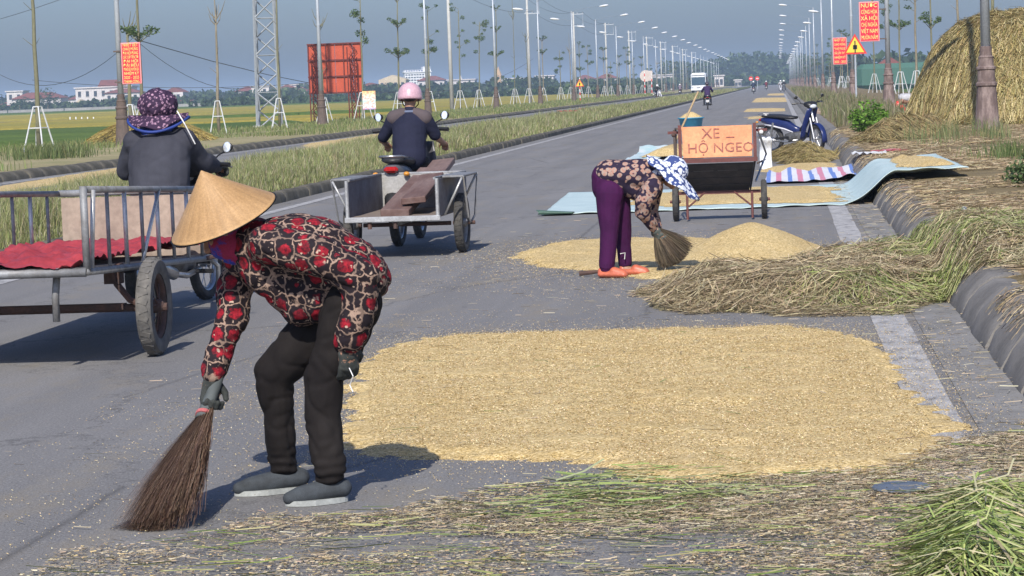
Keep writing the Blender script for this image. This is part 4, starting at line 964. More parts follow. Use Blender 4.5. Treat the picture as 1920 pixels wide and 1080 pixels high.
hz_ = lambda n, s=.45: RNG.choice([0, PI], n)+RNG.normal(0, s, n)
x, y = in_poly(90000, FG, lambda x, y, d: np.clip(.03+1.3*sstep(.46, .66, fbm(x, y, 1.7, 4))+.5*sstep(-.4, .6, x), 0, 1)*(.35+.65*sstep(-2.2, .1, x)), .3)
tag(strands('straw_litter', x, y, flat, .06, .0024, pal(len(x), SB, jit=.13)*.95, None, .02, .10, curl=1.6), 'thin brown straw strewn over the asphalt along the bottom edge', 'straw')
x, y = in_poly(150000, FG, lambda x, y, d: np.clip(.10+1.1*sstep(.42, .66, fbm(x+1, y, 1.9, 4))+.3*sstep(-.6, .5, x), 0, 1)*(.45+.55*sstep(-2.2, .1, x)), .3)
tag(strands('straw_chaff', x, y, flat, .018, .0034, pal(len(x), SB+[(.5, .38, .18)], jit=.15)*1.0, None, .010, .08, curl=.8), 'short straw chaff mixed with grain along the bottom edge', 'chaff')
gm = lambda x, y, d: sstep(.5, .62, fbm(x*1.2, y*2.5, 1.2, 3))*.9+.06
G1 = pxpoly([(790, 965), (830, 940), (1000, 925), (1100, 890), (1240, 880), (1400, 868), (1460, 875), (1440, 930), (1250, 945), (1200, 980), (1000, 975)])
x, y = in_poly(1300, G1, lambda x, y, d: gm(x, y, d)*.9+.1); tag(strands('green_straw', x, y, flat, .24, .006, pal(len(x), [(.26, .33, .10), (.35, .40, .16), (.19, .25, .08), (.46, .45, .24)], jit=.15), hz_(len(x), .5), .03, .10, curl=.9), 'bright green rice leaves lying on the asphalt below the rice carpet', 'straw')
x, y = in_poly(1500, FG, None); tag(strands('green_straw', x, y, flat, .20, .005, pal(len(x), SG, jit=.15), hz_(len(x), .35), .03, .08, curl=.4), 'scattered green rice leaves in the straw along the bottom edge', 'straw')
x, y = in_poly(260, R1, None); tag(strands('straw_litter', x, y, lambda x, y: 0*x+.034, .12, .003, pal(len(x), SB[:3]+SG[:1], jit=.2)*.7, None, .01, .03, curl=.8), 'single stalks lying on the big foreground carpet of rice', 'straw')
x = RNG.uniform(-3.4, 1.0, 900); y = RNG.uniform(8, 30, 900); tag(strands('straw_litter', x, y, flat, .08, .003, pal(900, SB, jit=.2)*.9, hz_(900), .01, .02), 'stray stalks blown over the open asphalt', 'straw')
x = RNG.uniform(.75, 1.12, 1800); y = RNG.uniform(9, 40, 1800)
tag(strands('straw_litter', x, y, lambda x, y: 0*x+.014, .08, .0035, pal(1800, SB, jit=.2)*.9, None, .015, .05), 'stalks and dust caught in the gutter at the foot of the right kerb', 'straw')

# windrow across the kerb
def base_r(x): return np.interp(x, [KX-.01, KX+.05, KX+.12, KX+.2, KX+.3, 2, 3, 4.6, 6, 11], [0, .12, .2, .25, .262, .28, .3, .31, .3, .1])
WR = pxpoly([(1192, 566), (1215, 545), (1300, 535), (1400, 530), (1480, 515), (1560, 498), (1640, 486), (1720, 470)])+[(1.4, 20.6), (2.6, 21.2), (4.2, 21.5), (4.2, 16.5), (2.6, 16.9), (1.35, 16.5)]+pxpoly([(1770, 572), (1700, 588), (1560, 592), (1400, 590), (1260, 588), (1205, 578)])
def wz(X, Y):
    d = polydist(X, Y, WR)+(fbm(X, Y, 2.5, 4)-.5)*.35; return base_r(X)*1.0+.17*sstep(-.02, .55, d)*(.45+1.1*fbm(X*1.3, Y, 1.6, 4))*(1-.35*sstep(1.2, 2.2, X))
xs, ys_ = np.meshgrid(np.linspace(-1.3, 4.2, 130), np.linspace(15.4, 21.8, 110)); zz = wz(xs, ys_)-.018; dd = polydist(xs, ys_, WR)
V = np.stack([xs, ys_, np.where(zz < base_r(xs)+.004, base_r(xs)-.03, zz)], -1).reshape(-1, 3); kc = (zz > base_r(xs)+.004); kk = kc[:-1, :-1] | kc[1:, 1:] | kc[1:, :-1] | kc[:-1, 1:]; j, i = np.nonzero(kk); a = j*130+i
mat_under = M('packed_straw', (.24, .19, .11), col2=(.17, .15, .08), scale=5, fine=45, rough=.95, bump=1, bd=.02)
wt = thing('straw_windrow', 'long low bank of cut brown and green straw lying across lane and kerb', 'straw', (0, 0, 0))
F = np.stack([a, a+1, a+131, a+130], -1); us = np.unique(F); mp = np.full(len(V), -1); mp[us] = np.arange(len(us)); npmesh('core', V[us], mp[F], mat_under, smooth=True, parent=wt)
x, y = in_poly(130000, WR, lambda x, y, d: .85+0*x, .35); g = sstep(-.3, 1.1, x)*.75*sstep(.35, .6, fbm(x, y, 1.3, 3)+.12*sstep(.3, 1, x))
mixc = np.where((RNG.random(len(x)) < g)[:, None], pal(len(x), [(.27, .32, .10), (.36, .38, .15), (.18, .23, .06), (.44, .43, .22)], jit=.15), pal(len(x), [(.36, .29, .17), (.44, .36, .22), (.26, .20, .12), (.52, .44, .28)], jit=.2))
strands('stalks', x, y, wz, .15, .0042, mixc, hz_(len(x), .9)+.3*sstep(.8, 1.6, x), .05, .22, curl=.9, parent=wt)
# straw strewn on the right verge
def rz(x, y): return base_r(x)+.0*x+.012
x = 1.18+RNG.random(150000)**1.2*5.5; y = 13*(62/13.)**RNG.random(150000); k = RNG.random(150000) < sstep(.34, .56, fbm(x*1.0, y*.5, .9, 4))*(.3+.7*sstep(1.25, 1.7, x)); x, y = x[k], y[k]
tag(strands('straw_litter', x, y, rz, .09+y*.0022, .003+y*.00012, pal(len(x), [(.46, .36, .20), (.38, .29, .16), (.54, .45, .28), (.29, .21, .13)], jit=.2), hz_(len(x), 1.0), .03+0*y, .10, curl=1.1), 'pale straw strewn over the right verge between kerb and lamp post', 'straw')
# the big heap and its skirts
mat_heap = M('heaped_straw', (.24, .185, .075), col2=(.17, .135, .055), scale=3, fine=25, rough=.95, bump=1, bd=.05)
SC = [(.40, .31, .13), (.48, .39, .18), (.31, .24, .09), (.55, .46, .24), (.24, .21, .08)]
def heap(nm, label, hf, x0, x1, y0, y1, n, L, w, cols, core=mat_heap, cut=.02, res=110, tilt=.12, lift=.06, curl=.5, cat='straw heap'):
    X, Y = np.meshgrid(np.linspace(x0, x1, res), np.linspace(y0, y1, res)); H = hf(X, Y); B = base_r(X)
    t = thing(nm, label, cat, ((x0+x1)/2, (y0+y1)/2, 0)); off = np.array([(x0+x1)/2, (y0+y1)/2, 0])
    V = np.stack([X, Y, B+np.where(H > cut, H-.03, -.05)], -1).reshape(-1, 3)-off; kc = H > cut; kk = kc[:-1, :-1] | kc[1:, 1:] | kc[1:, :-1] | kc[:-1, 1:]; j, i = np.nonzero(kk); a = j*res+i
    F = np.stack([a, a+1, a+res+1, a+res], -1); us = np.unique(F); mp = np.full(len(V), -1); mp[us] = np.arange(len(us)); npmesh('core', V[us], mp[F], core, smooth=True, parent=t)
    x = RNG.uniform(x0, x1, n); y = RNG.uniform(y0, y1, n); k = hf(x, y) > cut*1.5; x, y = x[k], y[k]
    e = .05; gx = (hf(x+e, y)-hf(x-e, y)); gy = hf(x, y+e)-hf(x, y-e); an = np.arctan2(-gy, -gx)+RNG.normal(0, .75, len(x))
    zf = lambda p, q: base_r(p+off[0])+hf(p+off[0], q+off[1])
    strands('stalks', x-off[0], y-off[1], zf, L, w, pal(len(x), cols, jit=.2), an, lift, tilt, curl=curl, parent=t)
    return t
def big_h(X, Y):
    r = np.sqrt(((X-5.75)/np.where(X < 5.75, 2.75, 3.7))**2+((Y-63)/4.8)**2); w = (fbm(X, Y, .7, 4)-.5)
    return np.maximum(0, 2.62*np.clip(1-np.maximum(r+w*.22, 0)**3.2, 0, 1)+(w*.5+(fbm(X+9, Y, 2.2, 3)-.5)*.22)*(r < 1.02))
heap('straw_heap', 'huge golden heap of rice straw towering behind the nearest right lamp post', big_h, 2.2, 10.2, 57, 69, 170000, .30, .011, SC, res=150, lift=.11, tilt=.22)
def skirt_h(X, Y):
    d = polydist(X, Y, [(1.5, 47.5), (2.4, 48.5), (3.4, 51.5), (3.9, 56), (3.6, 60), (3.1, 60), (2.5, 54), (1.2, 50)])+(fbm(X, Y, 1.2, 4)-.5)*.7; return .62*sstep(-.1, 1.5, d)*(.55+.9*fbm(X+5, Y, 1.1, 3))
heap('straw_heap', 'low brown skirt of straw spilling from the big heap down to the kerb', skirt_h, .9, 4.4, 46.5, 61, 45000, .2, .009, [(.34, .26, .12), (.42, .33, .16), (.27, .2, .09), (.3, .27, .12)], res=80)
def sc_h(X, Y):
    d = polydist(X, Y, pxpoly([(1425, 300), (1470, 284), (1560, 288), (1590, 300), (1560, 310), (1460, 312)]))+(fbm(X, Y, 1.4, 4)-.5)*.5; return .30*sstep(-.05, 1.0, d)*(.5+1.0*fbm(X+8, Y, 1.4, 3))
heap('straw_heap', 'small straw pile at the wheels of the parked scooter', sc_h, -.9, 1.5, 44, 53.2, 20000, .18, .008, [(.36, .28, .11), (.44, .35, .16), (.3, .24, .09)], res=60)
def lh_h(X, Y): r = np.hypot((X+22.2)/2.3, (Y-89)/3.6); return 1.0*np.clip(1-r**1.5, 0, 1)+(fbm(X, Y, 1, 3)-.5)*.12*(r < 1)
_br = base_r; base_r = lambda x: 0*x+.14
heap('straw_heap', 'yellow straw heap on the far left verge beside the first lamp post', lh_h, -24.8, -19.6, 85, 93, 12000, .35, .014, [(.46, .35, .10), (.54, .43, .15), (.38, .29, .08)], res=60)
base_r = _br
# mound of green and straw at the bottom right corner
def gc_h(X, Y):
    d = polydist(X, Y, pxpoly([(1690, 985), (1760, 945), (1860, 935), (2000, 940), (2060, 1150), (1620, 1150), (1640, 1060)]))+(fbm(X, Y, 3, 3)-.5)*.12; return .13*sstep(-.05, .45, d)*(.6+.8*fbm(X+2, Y, 4, 3))
heap('green_rice_bundle', 'fresh green rice stalks piled at the bottom right corner', gc_h, .15, 1.4, 7.3, 9.4, 6500, .27, .0055, [(.24, .31, .08), (.32, .38, .12), (.42, .45, .20), (.17, .23, .06), (.52, .46, .28)], core=M('packed_green_stalks', (.10, .12, .04), col2=(.16, .13, .07), scale=9, fine=50, bump=1, rough=.95, bd=.02), res=60, tilt=.16, lift=.06, curl=1.0, cat='rice stalks')
# ---- weeds and bushes
def bush(label, c, r, n, size, cols, nm='green_bush', seed=3, flat=.8, grp=None):
    t = thing(nm, label, 'bush', (c[0], c[1], c[2]), 0, grp); V, F, C = leaves([((0, 0, r*.55), r), ((r*.45, 0, r*.45), r*.6), ((-r*.5, .1, r*.4), r*.6)], n, r, size, cols, flat, seed)
    npmesh('foliage', V, F, mat_leaf, colr=C, parent=t); m = MB()
    rr = random.Random(seed)
    for k in range(6): a = rr.uniform(0, 6.28); m.tube([(0, 0, 0), (math.cos(a)*r*.5, math.sin(a)*r*.5, r*.8)], [.012, .005], 4)
    m.build('stems', mat_trunkg, t, kind='stuff'); return t
c = Vector((1.98, 57.8, .36)); bush('dense bright green bush on the right verge below the large red banner', c, .44, 620, .055, [(.12, .24, .03), (.18, .32, .05), (.08, .17, .025)], flat=.95)
c = G(1935, 350, .28); bush('dark green bush cut by the right edge of the picture', c, .27, 420, .035, [(.08, .13, .05), (.12, .18, .06)], seed=5)
c = G(1900, 300, .28); x = c.x+RNG.normal(0, .25, 400); y = c.y+RNG.normal(0, .6, 400)
tag(blades('weeds', x, y, base_r(x), .28*RNG.uniform(.4, 1.2, 400), .012, pal(400, [(.14, .19, .06), (.10, .15, .05), (.2, .22, .09)]), .6), 'loose green weeds near the right edge above the dark bush', 'weeds')
x = RNG.uniform(2.3, 4.1, 1500); y = 48+RNG.normal(0, 2.0, 1500); k = RNG.random(1500) < sstep(.35, .6, fbm(x*2, y*.5, 1.3, 3)); x, y = x[k], y[k]
tag(blades('weeds', x, y, base_r(x)+.05, .38*RNG.uniform(.2, 1.1, len(x)), .010, pal(len(x), [(.14, .18, .07), (.18, .22, .09), (.3, .27, .13)]), .5), 'thin green weeds sprouting at the foot of the big straw heap', 'weeds')
x = RNG.uniform(1.45, 4.2, 9000); y = 66*(340/66.)**RNG.random(9000); k = (np.abs(x-2.0)+.3*fbm(x, y, .5, 2) < 1.4) | (RNG.random(9000) < .25); x, y = x[k], y[k]
tag(blades('verge_grass', x, y, base_r(x), (.25+.5*fbm(x, y, .4, 3))*RNG.uniform(.5, 1.2, len(x)), .012+y*.00022, pal(len(x), [(.20, .20, .09), (.26, .24, .13), (.15, .18, .07), (.3, .26, .17)], jit=.15), .5), 'grey green and dry grass growing along the far part of the right verge', 'grass')
for px, lb, sd in ((75, 'tuft of weeds at the foot of the bare tree nearest the left edge', 1), (110, 'low weeds right of the nearest left tree', 2)):
    c = G(px, 300, .1); x = c.x+RNG.normal(0, .45, 500); y = c.y+RNG.normal(0, 1, 500); tag(blades('weeds', x, y, vz(x)+.02, .45*RNG.uniform(.3, 1.2, 500), .018, pal(500, [(.13, .17, .06), (.18, .2, .08), (.1, .14, .05)]), .6), lb, 'weeds')
# ---- litter
mat_rub = M('rubble_brick', (.36, .24, .17), col2=(.30, .26, .22), scale=6, rough=.95, bump=.5)
for k in range(13):
    c = G(1528+k*5.5, 200+((k*37) % 34), .28); r = random.uniform(.07, .16)
    tag(MB().bb((c.x+random.uniform(-.2, .2), c.y, .30), (r*2, r*1.6, r*.9), rot=random.uniform(0, 3), b=.03).build('rubble', mat_rub), 'tan chunk of rubble on the right verge behind the scooter', 'rubble', 'rubble on the right verge')
c = G(1550, 207, .28); patch([(c.x-1.0, c.y-6), (c.x+.9, c.y-5), (c.x+1, c.y+6), (c.x-.9, c.y+5)], .18, .15, 'low tan mound of earth on the right verge behind the scooter', zbase=lambda X, Y: base_r(X)-.01, rag=.4, edge=.9, mat=M('tan_earth', (.38, .27, .17), col2=(.30, .23, .16), scale=2, fine=12, bump=.6, rough=.95), nm='earth_mound')['category'] = 'earth mound'
c = G(1808, 402, .28); tag(MB().ball((c.x, c.y, .315), (.028, .04, .036), 10, 7).build('grey_bag_scrap', M('grey_plastic', (.28, .30, .33), rough=.4), smooth=True), 'small grey crumpled plastic lump on the right verge', 'litter')
for k, (px, py, cc) in enumerate(((1650, 286, (.55, .08, .07)), (1672, 284, (.6, .2, .18)), (1688, 285, (.5, .06, .05)))):
    c = G(px, py, .28); tag(MB().grid(lambda u, v: (c.x+(u-.5)*.3, c.y+(v-.5)*.8, .30+.05*abs(mnoise.noise(Vector((u*5+k*3, v*4, k))))), 8, 8).build('litter', M('litter_%s' % 'abc'[k], cc, rough=.5), None, smooth=True), ['left', 'middle', 'right'][k]+' scrap of red plastic lying in the straw before the big heap', 'litter', 'red scraps on the verge')
c = G(1630, 290, .28); tag(MB().grid(lambda u, v: (c.x+(u-.5)*.55, c.y+(v-.5)*1.0, .30+.06*abs(mnoise.noise(Vector((u*5, v*4, 9))))), 10, 8).build('litter', mat_swht, None, smooth=True), 'white plastic sheet scrap left of the red scraps', 'litter')
c = G(1690, 922); tag(MB().lathe((c.x, c.y, .012), [(.11, 0), (.12, .004), (.115, .010), (.03, .014), (.004, .014)], 14, sx=.9, sy=1.0).build('plastic_lid', M('slate_plastic', (.13, .15, .18), rough=.45)), 'flat slate coloured scrap lying in the straw at lower right', 'litter')
for k, (px, py) in enumerate(((1062, 205), (1089, 202))):
    c = G(px, py, .3); c.x = max(c.x, -9.6) if c.x > -10.4 else c.x
    Y = DX(px, -9.3); tag(MB().grid(lambda u, v: (-9.3+(u-.5)*(.9 if k == 0 else .3), Y+(v-.5)*1.2, .50+.12*abs(mnoise.noise(Vector((u*4+k, v*3, k))))), 8, 8).build('red_cloth', M('faded_red_cloth%s' % 'ab'[k], (.55, .10, .08), rough=.8), None, smooth=True), ['wide faded red cloth caught in the median grass', 'small faded red rag in the median grass right of the wide one'][k], 'cloth')
# ================================================================== vehicles
mat_rub_t = M('tyre_rubber', (.030, .030, .032), col2=(.075, .070, .062), scale=9, fine=40, rough=.85, bump=.3)
mat_chrome = M('dull_chrome', (.50, .50, .50), rough=.3, metal=.8, var=.3, bump=0)
mat_blackp = M('black_plastic', (.018, .018, .020), rough=.4, var=.3, bump=.05); mat_seat = M('seat_vinyl', (.022, .022, .025), rough=.5, bump=.1)
mat_engine = M('engine_alloy', (.20, .20, .20), col2=(.08, .075, .07), rough=.5, metal=.5, scale=12)
mat_tail = M('red_lens', (.36, .012, .012), rough=.2, var=.1, bump=0); mat_rust = M('rusty_steel', (.115, .06, .045), col2=(.06, .04, .035), rough=.85, scale=8, bump=.4)
mat_cartst = M('worn_grey_steel', (.27, .28, .29), col2=(.17, .165, .16), scale=9, fine=60, rough=.6, metal=.25, bump=.25)
mat_cartlt = M('bright_steel_tube', (.50, .51, .51), col2=(.36, .36, .36), scale=10, rough=.4, metal=.4)
def wheel(parent, c, r, w, spokes=0, tyre=None, rim_m=None, rimr=.72, tilt=None, name='wheel'):
    """disc of revolution about the y axis of the parent"""
    t = w/2; R_ = r
    tm = MB().lathe((0, 0, 0), [(R_*rimr, -t*.7), (R_*(rimr+.08), -t), (R_*.93, -t*.95), (R_*.985, -t*.55), (R_, 0), (R_*.985, t*.55), (R_*.93, t*.95), (R_*(rimr+.08), t), (R_*rimr, t*.7)], 30, (0, 1, 0), cap=False)
    wo = tm.build(name, tyre or mat_rub_t, parent, sharp=.6); wo.location = c
    rm = rim_m or mat_chrome
    MB().lathe((0, 0, 0), [(R_*rimr, -t*.62), (R_*(rimr-.07), -t*.4), (R_*(rimr-.07), t*.4), (R_*rimr, t*.62)], 24, (0, 1, 0), cap=False).build('rim', rm, wo, smooth=True)
    MB().lathe((0, 0, 0), [(.02, -t*1.3), (R_*.14, -t*.9), (R_*.14, t*.9), (.02, t*1.3)], 12, (0, 1, 0)).build('hub', rm, wo, smooth=True)
    for k in range(spokes):
        a = 2*PI*k/spokes; s = 1 if k % 2 else -1; b = a+(.35 if (k//2) % 2 else -.35)
        MB().cyl((math.cos(b)*R_*.13, s*t*.6, math.sin(b)*R_*.13), (math.cos(a)*R_*(rimr-.05), 0, math.sin(a)*R_*(rimr-.05)), R_*.012+.001, n=4).build('spoke', rm, wo)
    tr = MB()
    for k in range(36):
        a = 2*PI*k/36; tr.box((math.cos(a)*R_*.985, 0, math.sin(a)*R_*.985), (R_*.03, w*.62, R_*.10), rot=Matrix.Rotation(-a, 3, 'Y') @ Matrix.Rotation(.35*(-1)**k, 3, 'X'))
    tr.build('tread', tyre or mat_rub_t, wo, kind='stuff')
    return wo
def loft(mb, secs, n=16):
    """secs: (x, cz, hy, hz) ellipses across the length"""
    vs = []; p = 2.6
    for x, cz, hy, hz in secs:
        for j in range(n):
            a = 2*PI*j/n; ca, sa = math.cos(a), math.sin(a)
            vs.append((x, hy*math.copysign(abs(ca)**(2/p), ca), cz+hz*math.copysign(abs(sa)**(2/p), sa)))
    m = len(secs); fs = [(i*n+j, i*n+(j+1) % n, (i+1)*n+(j+1) % n, (i+1)*n+j) for i in range(m-1) for j in range(n)]
    return mb.add(vs, fs+[tuple(reversed(range(n))), tuple(range((m-1)*n, m*n))])
def motorbike(label, loc, rz, paint, paint2, group=None, steer=0.0, fine=True, lean=0.0, shield=True, plate=True):
    t = thing('motorbike', label, 'motorbike', loc, rz, group); t.rotation_euler = (lean, 0, rz); RB = .6
    wheel(t, (-RB, 0, .29), .29, .085, 12 if fine else 0, rimr=.76); 
    MB().tube([(-.60, .1, .29), (-.1, .1, .33)], .022, 6).build('swing_arm', mat_blackp, t); MB().tube([(-.60, -.1, .29), (-.1, -.1, .33)], .022, 6).build('swing_arm', mat_blackp, t)
    for s in (-1, 1): MB().cyl((-.57, s*.12, .32), (-.47, s*.12, .64), .026, n=8).build('shock_absorber', mat_chrome, t)
    b = MB(); loft(b, [(-.86, .70, .03, .03), (-.80, .69, .085, .06), (-.62, .665, .115, .085), (-.38, .62, .12, .11), (-.16, .56, .10, .12), (0, .48, .065, .09), (.14, .44, .05, .07)]); b.build('rear_fairing', paint, t, smooth=True)
    b = MB(); loft(b, [(-.70, .60, .122, .02), (-.45, .56, .126, .03), (-.2, .50, .115, .03), (-.02, .43, .07, .02)]); b.build('side_stripe', paint2, t, smooth=True)
    b = MB(); loft(b, [(-.80, .775, .07, .02), (-.66, .785, .12, .035), (-.35, .765, .135, .042), (-.10, .735, .12, .04), (.04, .73, .07, .03)]); b.build('seat', mat_seat, t, smooth=True)
    b = MB(); loft(b, [(-.22, .34, .09, .06), (-.05, .33, .12, .11), (.16, .34, .11, .11), (.26, .36, .07, .06)]); b.build('engine', mat_engine, t, smooth=True)
    MB().tube([(.15, -.13, .27), (-.15, -.15, .24), (-.40, -.16, .27)], .022, 8).tube([(-.40, -.16, .27), (-.45, -.165, .275), (-.80, -.17, .36), (-.84, -.17, .37)], [.025, .045, .048, .03], 10).build('exhaust', mat_chrome if fine else mat_engine, t, smooth=True)
    MB().tube([(-.52, 0, .60), (-.70, 0, .57), (-.86, 0, .45), (-.93, 0, .33)], [.05, .065, .07, .06], 8, sq=.35).build('rear_mudguard', mat_blackp, t, smooth=True)
    b = MB(); b.bb((-.865, 0, .70), (.06, .13, .055), b=.02); b.build('tail_light', mat_tail, t)
    MB().tube([(-.62, .11, .80), (-.86, .10, .82), (-.90, 0, .82), (-.86, -.10, .82), (-.62, -.11, .80)], .011, 6).build('grab_rail', mat_chrome, t, smooth=True)
    if plate: MB().box((-.93, 0, .50), (.012, .19, .14), rot=Matrix.Rotation(-.3, 3, 'Y')).build('number_plate', mat_swht, t)
    for s in (-1, 1): MB().ball((-.87, s*.14, .66), (.035, .03, .022), 8, 6).build('rear_indicator', M('amber_lens', (.7, .3, .04), rough=.3, bump=0) if 'amber_lens' not in bpy.data.materials else bpy.data.materials['amber_lens'], t, smooth=True)
    for s in (-1, 1): MB().cyl((.02, s*.10, .26), (.02, s*.29, .26), .016, n=6).build('footrest', mat_blackp, t)
    # front end turned by steer
    f = thing('front_end', None, None); f.parent = t; f.location = (.42, 0, 0); f.rotation_euler = (0, 0, steer)
    for k in ('label', 'category'): 
        if k in f: del f[k]
    wheel(f, (.20, 0, .29), .29, .075, 12 if fine else 0, rimr=.76)
    fk = MB(); fk.tube([(.20, .075, .29), (.07, .075, .72)], .022, 8).tube([(.20, -.075, .29), (.07, -.075, .72)], .022, 8).cyl((.09, 0, .64), (-.03, 0, .98), .03, n=8); fk.build('fork', mat_chrome, f, kind='stuff')
    b = MB(); vs = []
    for i in range(11):
        a = -.25+i*.26; c = Vector((.20+.33*math.cos(a), 0, .29+.33*math.sin(a))); o = Vector((math.cos(a), 0, math.sin(a)))
        for q in range(5): ph = (q-2)*.5; vs.append(tuple(c+o*(.02*math.cos(ph*1.4)-.02)+Vector((0, .062*math.sin(ph*1.3), 0))))
    b.add(vs, [(i*5+q, i*5+q+1, i*5+q+6, i*5+q+5) for i in range(10) for q in range(4)]); mo = b.build('front_mudguard', paint, f, smooth=True); s_ = mo.modifiers.new('t', 'SOLIDIFY'); s_.thickness = .008
    b = MB(); loft(b, [(-.10, .99, .08, .045), (-.03, 1.0, .15, .06), (.05, .985, .13, .075), (.12, .95, .07, .06)]); b.build('cowl', mat_blackp, f, smooth=True)
    MB().ball((.10, 0, .955), (.05, .085, .05), 12, 8).build('headlight', mat_lens, f, smooth=True)
    MB().tube([(-.14, .34, 1.03), (-.08, .22, 1.035), (-.02, .08, 1.0), (-.02, -.08, 1.0), (-.08, -.22, 1.035), (-.14, -.34, 1.03)], .012, 8).build('handlebar', mat_blackp, f, smooth=True)
    for s in (-1, 1):
        MB().cyl((-.10, s*.24, 1.035), (-.15, s*.36, 1.03), .018, n=8).build('grip', mat_blackp, f)
        MB().tube([(-.03, s*.24, 1.03), (-.06, s*.35, 1.01)], .007, 5).build('brake_lever', mat_chrome, f)
        m_ = MB().tube([(-.07, s*.19, 1.04), (-.05, s*.24, 1.10), (-.05, s*.30, 1.13)], .006, 5).build('mirror_stem', mat_blackp, f)
        q = Matrix.Rotation(.15*s, 3, 'Z'); MB().ball((-.045, s*.315, 1.16), (.014, .046, .034), 12, 8, rot=q).build('mirror', mat_blackp, f, smooth=True)
        MB().lathe((-.062, s*.315, 1.16), [(.041, 0), (.036, .004), (.003, .005)], 14, (-1, .15*s, .12), sy=.7).build('mirror_glass', M('mirror_glass', (.85, .9, .95), rough=.12, metal=.6, bump=0, var=0) if 'mirror_glass' not in bpy.data.materials else bpy.data.materials['mirror_glass'], f)
    if shield:
        for s in (-1, 1):
            b = MB(); pnt = mat_blackp if plate is False else paint
            b.grid(lambda u, v: (.36+.10*v+.06*(1-abs(2*u-1))-.13*(1-v), s*(.05+.17*u*(.75+.25*math.sin(v*PI))), .30+.62*v), 6, 10)
            lo = b.build('leg_shield', pnt, t, smooth=True); q = lo.modifiers.new('t', 'SOLIDIFY'); q.thickness = .012
        b = MB(); loft(b, [(.14, .46, .05, .06), (.26, .56, .05, .08), (.36, .76, .06, .12), (.42, .88, .07, .10)]); b.build('centre_cover', mat_blackp, t, smooth=True)
    return t
mat_blue = M('scooter_blue_paint', (.014, .026, .12), rough=.28, var=.2, bump=0); mat_white = M('scooter_white_paint', (.66, .66, .70), rough=.3, var=.1, bump=0)
mat_dred = M('dark_red_paint', (.22, .02, .02), rough=.3, bump=0); mat_grey = M('grey_paint', (.10, .10, .11), rough=.35, bump=0)
# parked one: rear wheel at the left, front wheel turned at the right, standing by the kerb
pk = motorbike('parked blue, white and black scooter standing by the right kerb behind the tipped cart', (.33, 53.9, 0), -.62, mat_blue, mat_white, steer=-.45, lean=.05)
MB().cyl((-.05, .12, .28), (-.02, .26, .0), .014, n=6).build('side_stand', mat_blackp, pk)

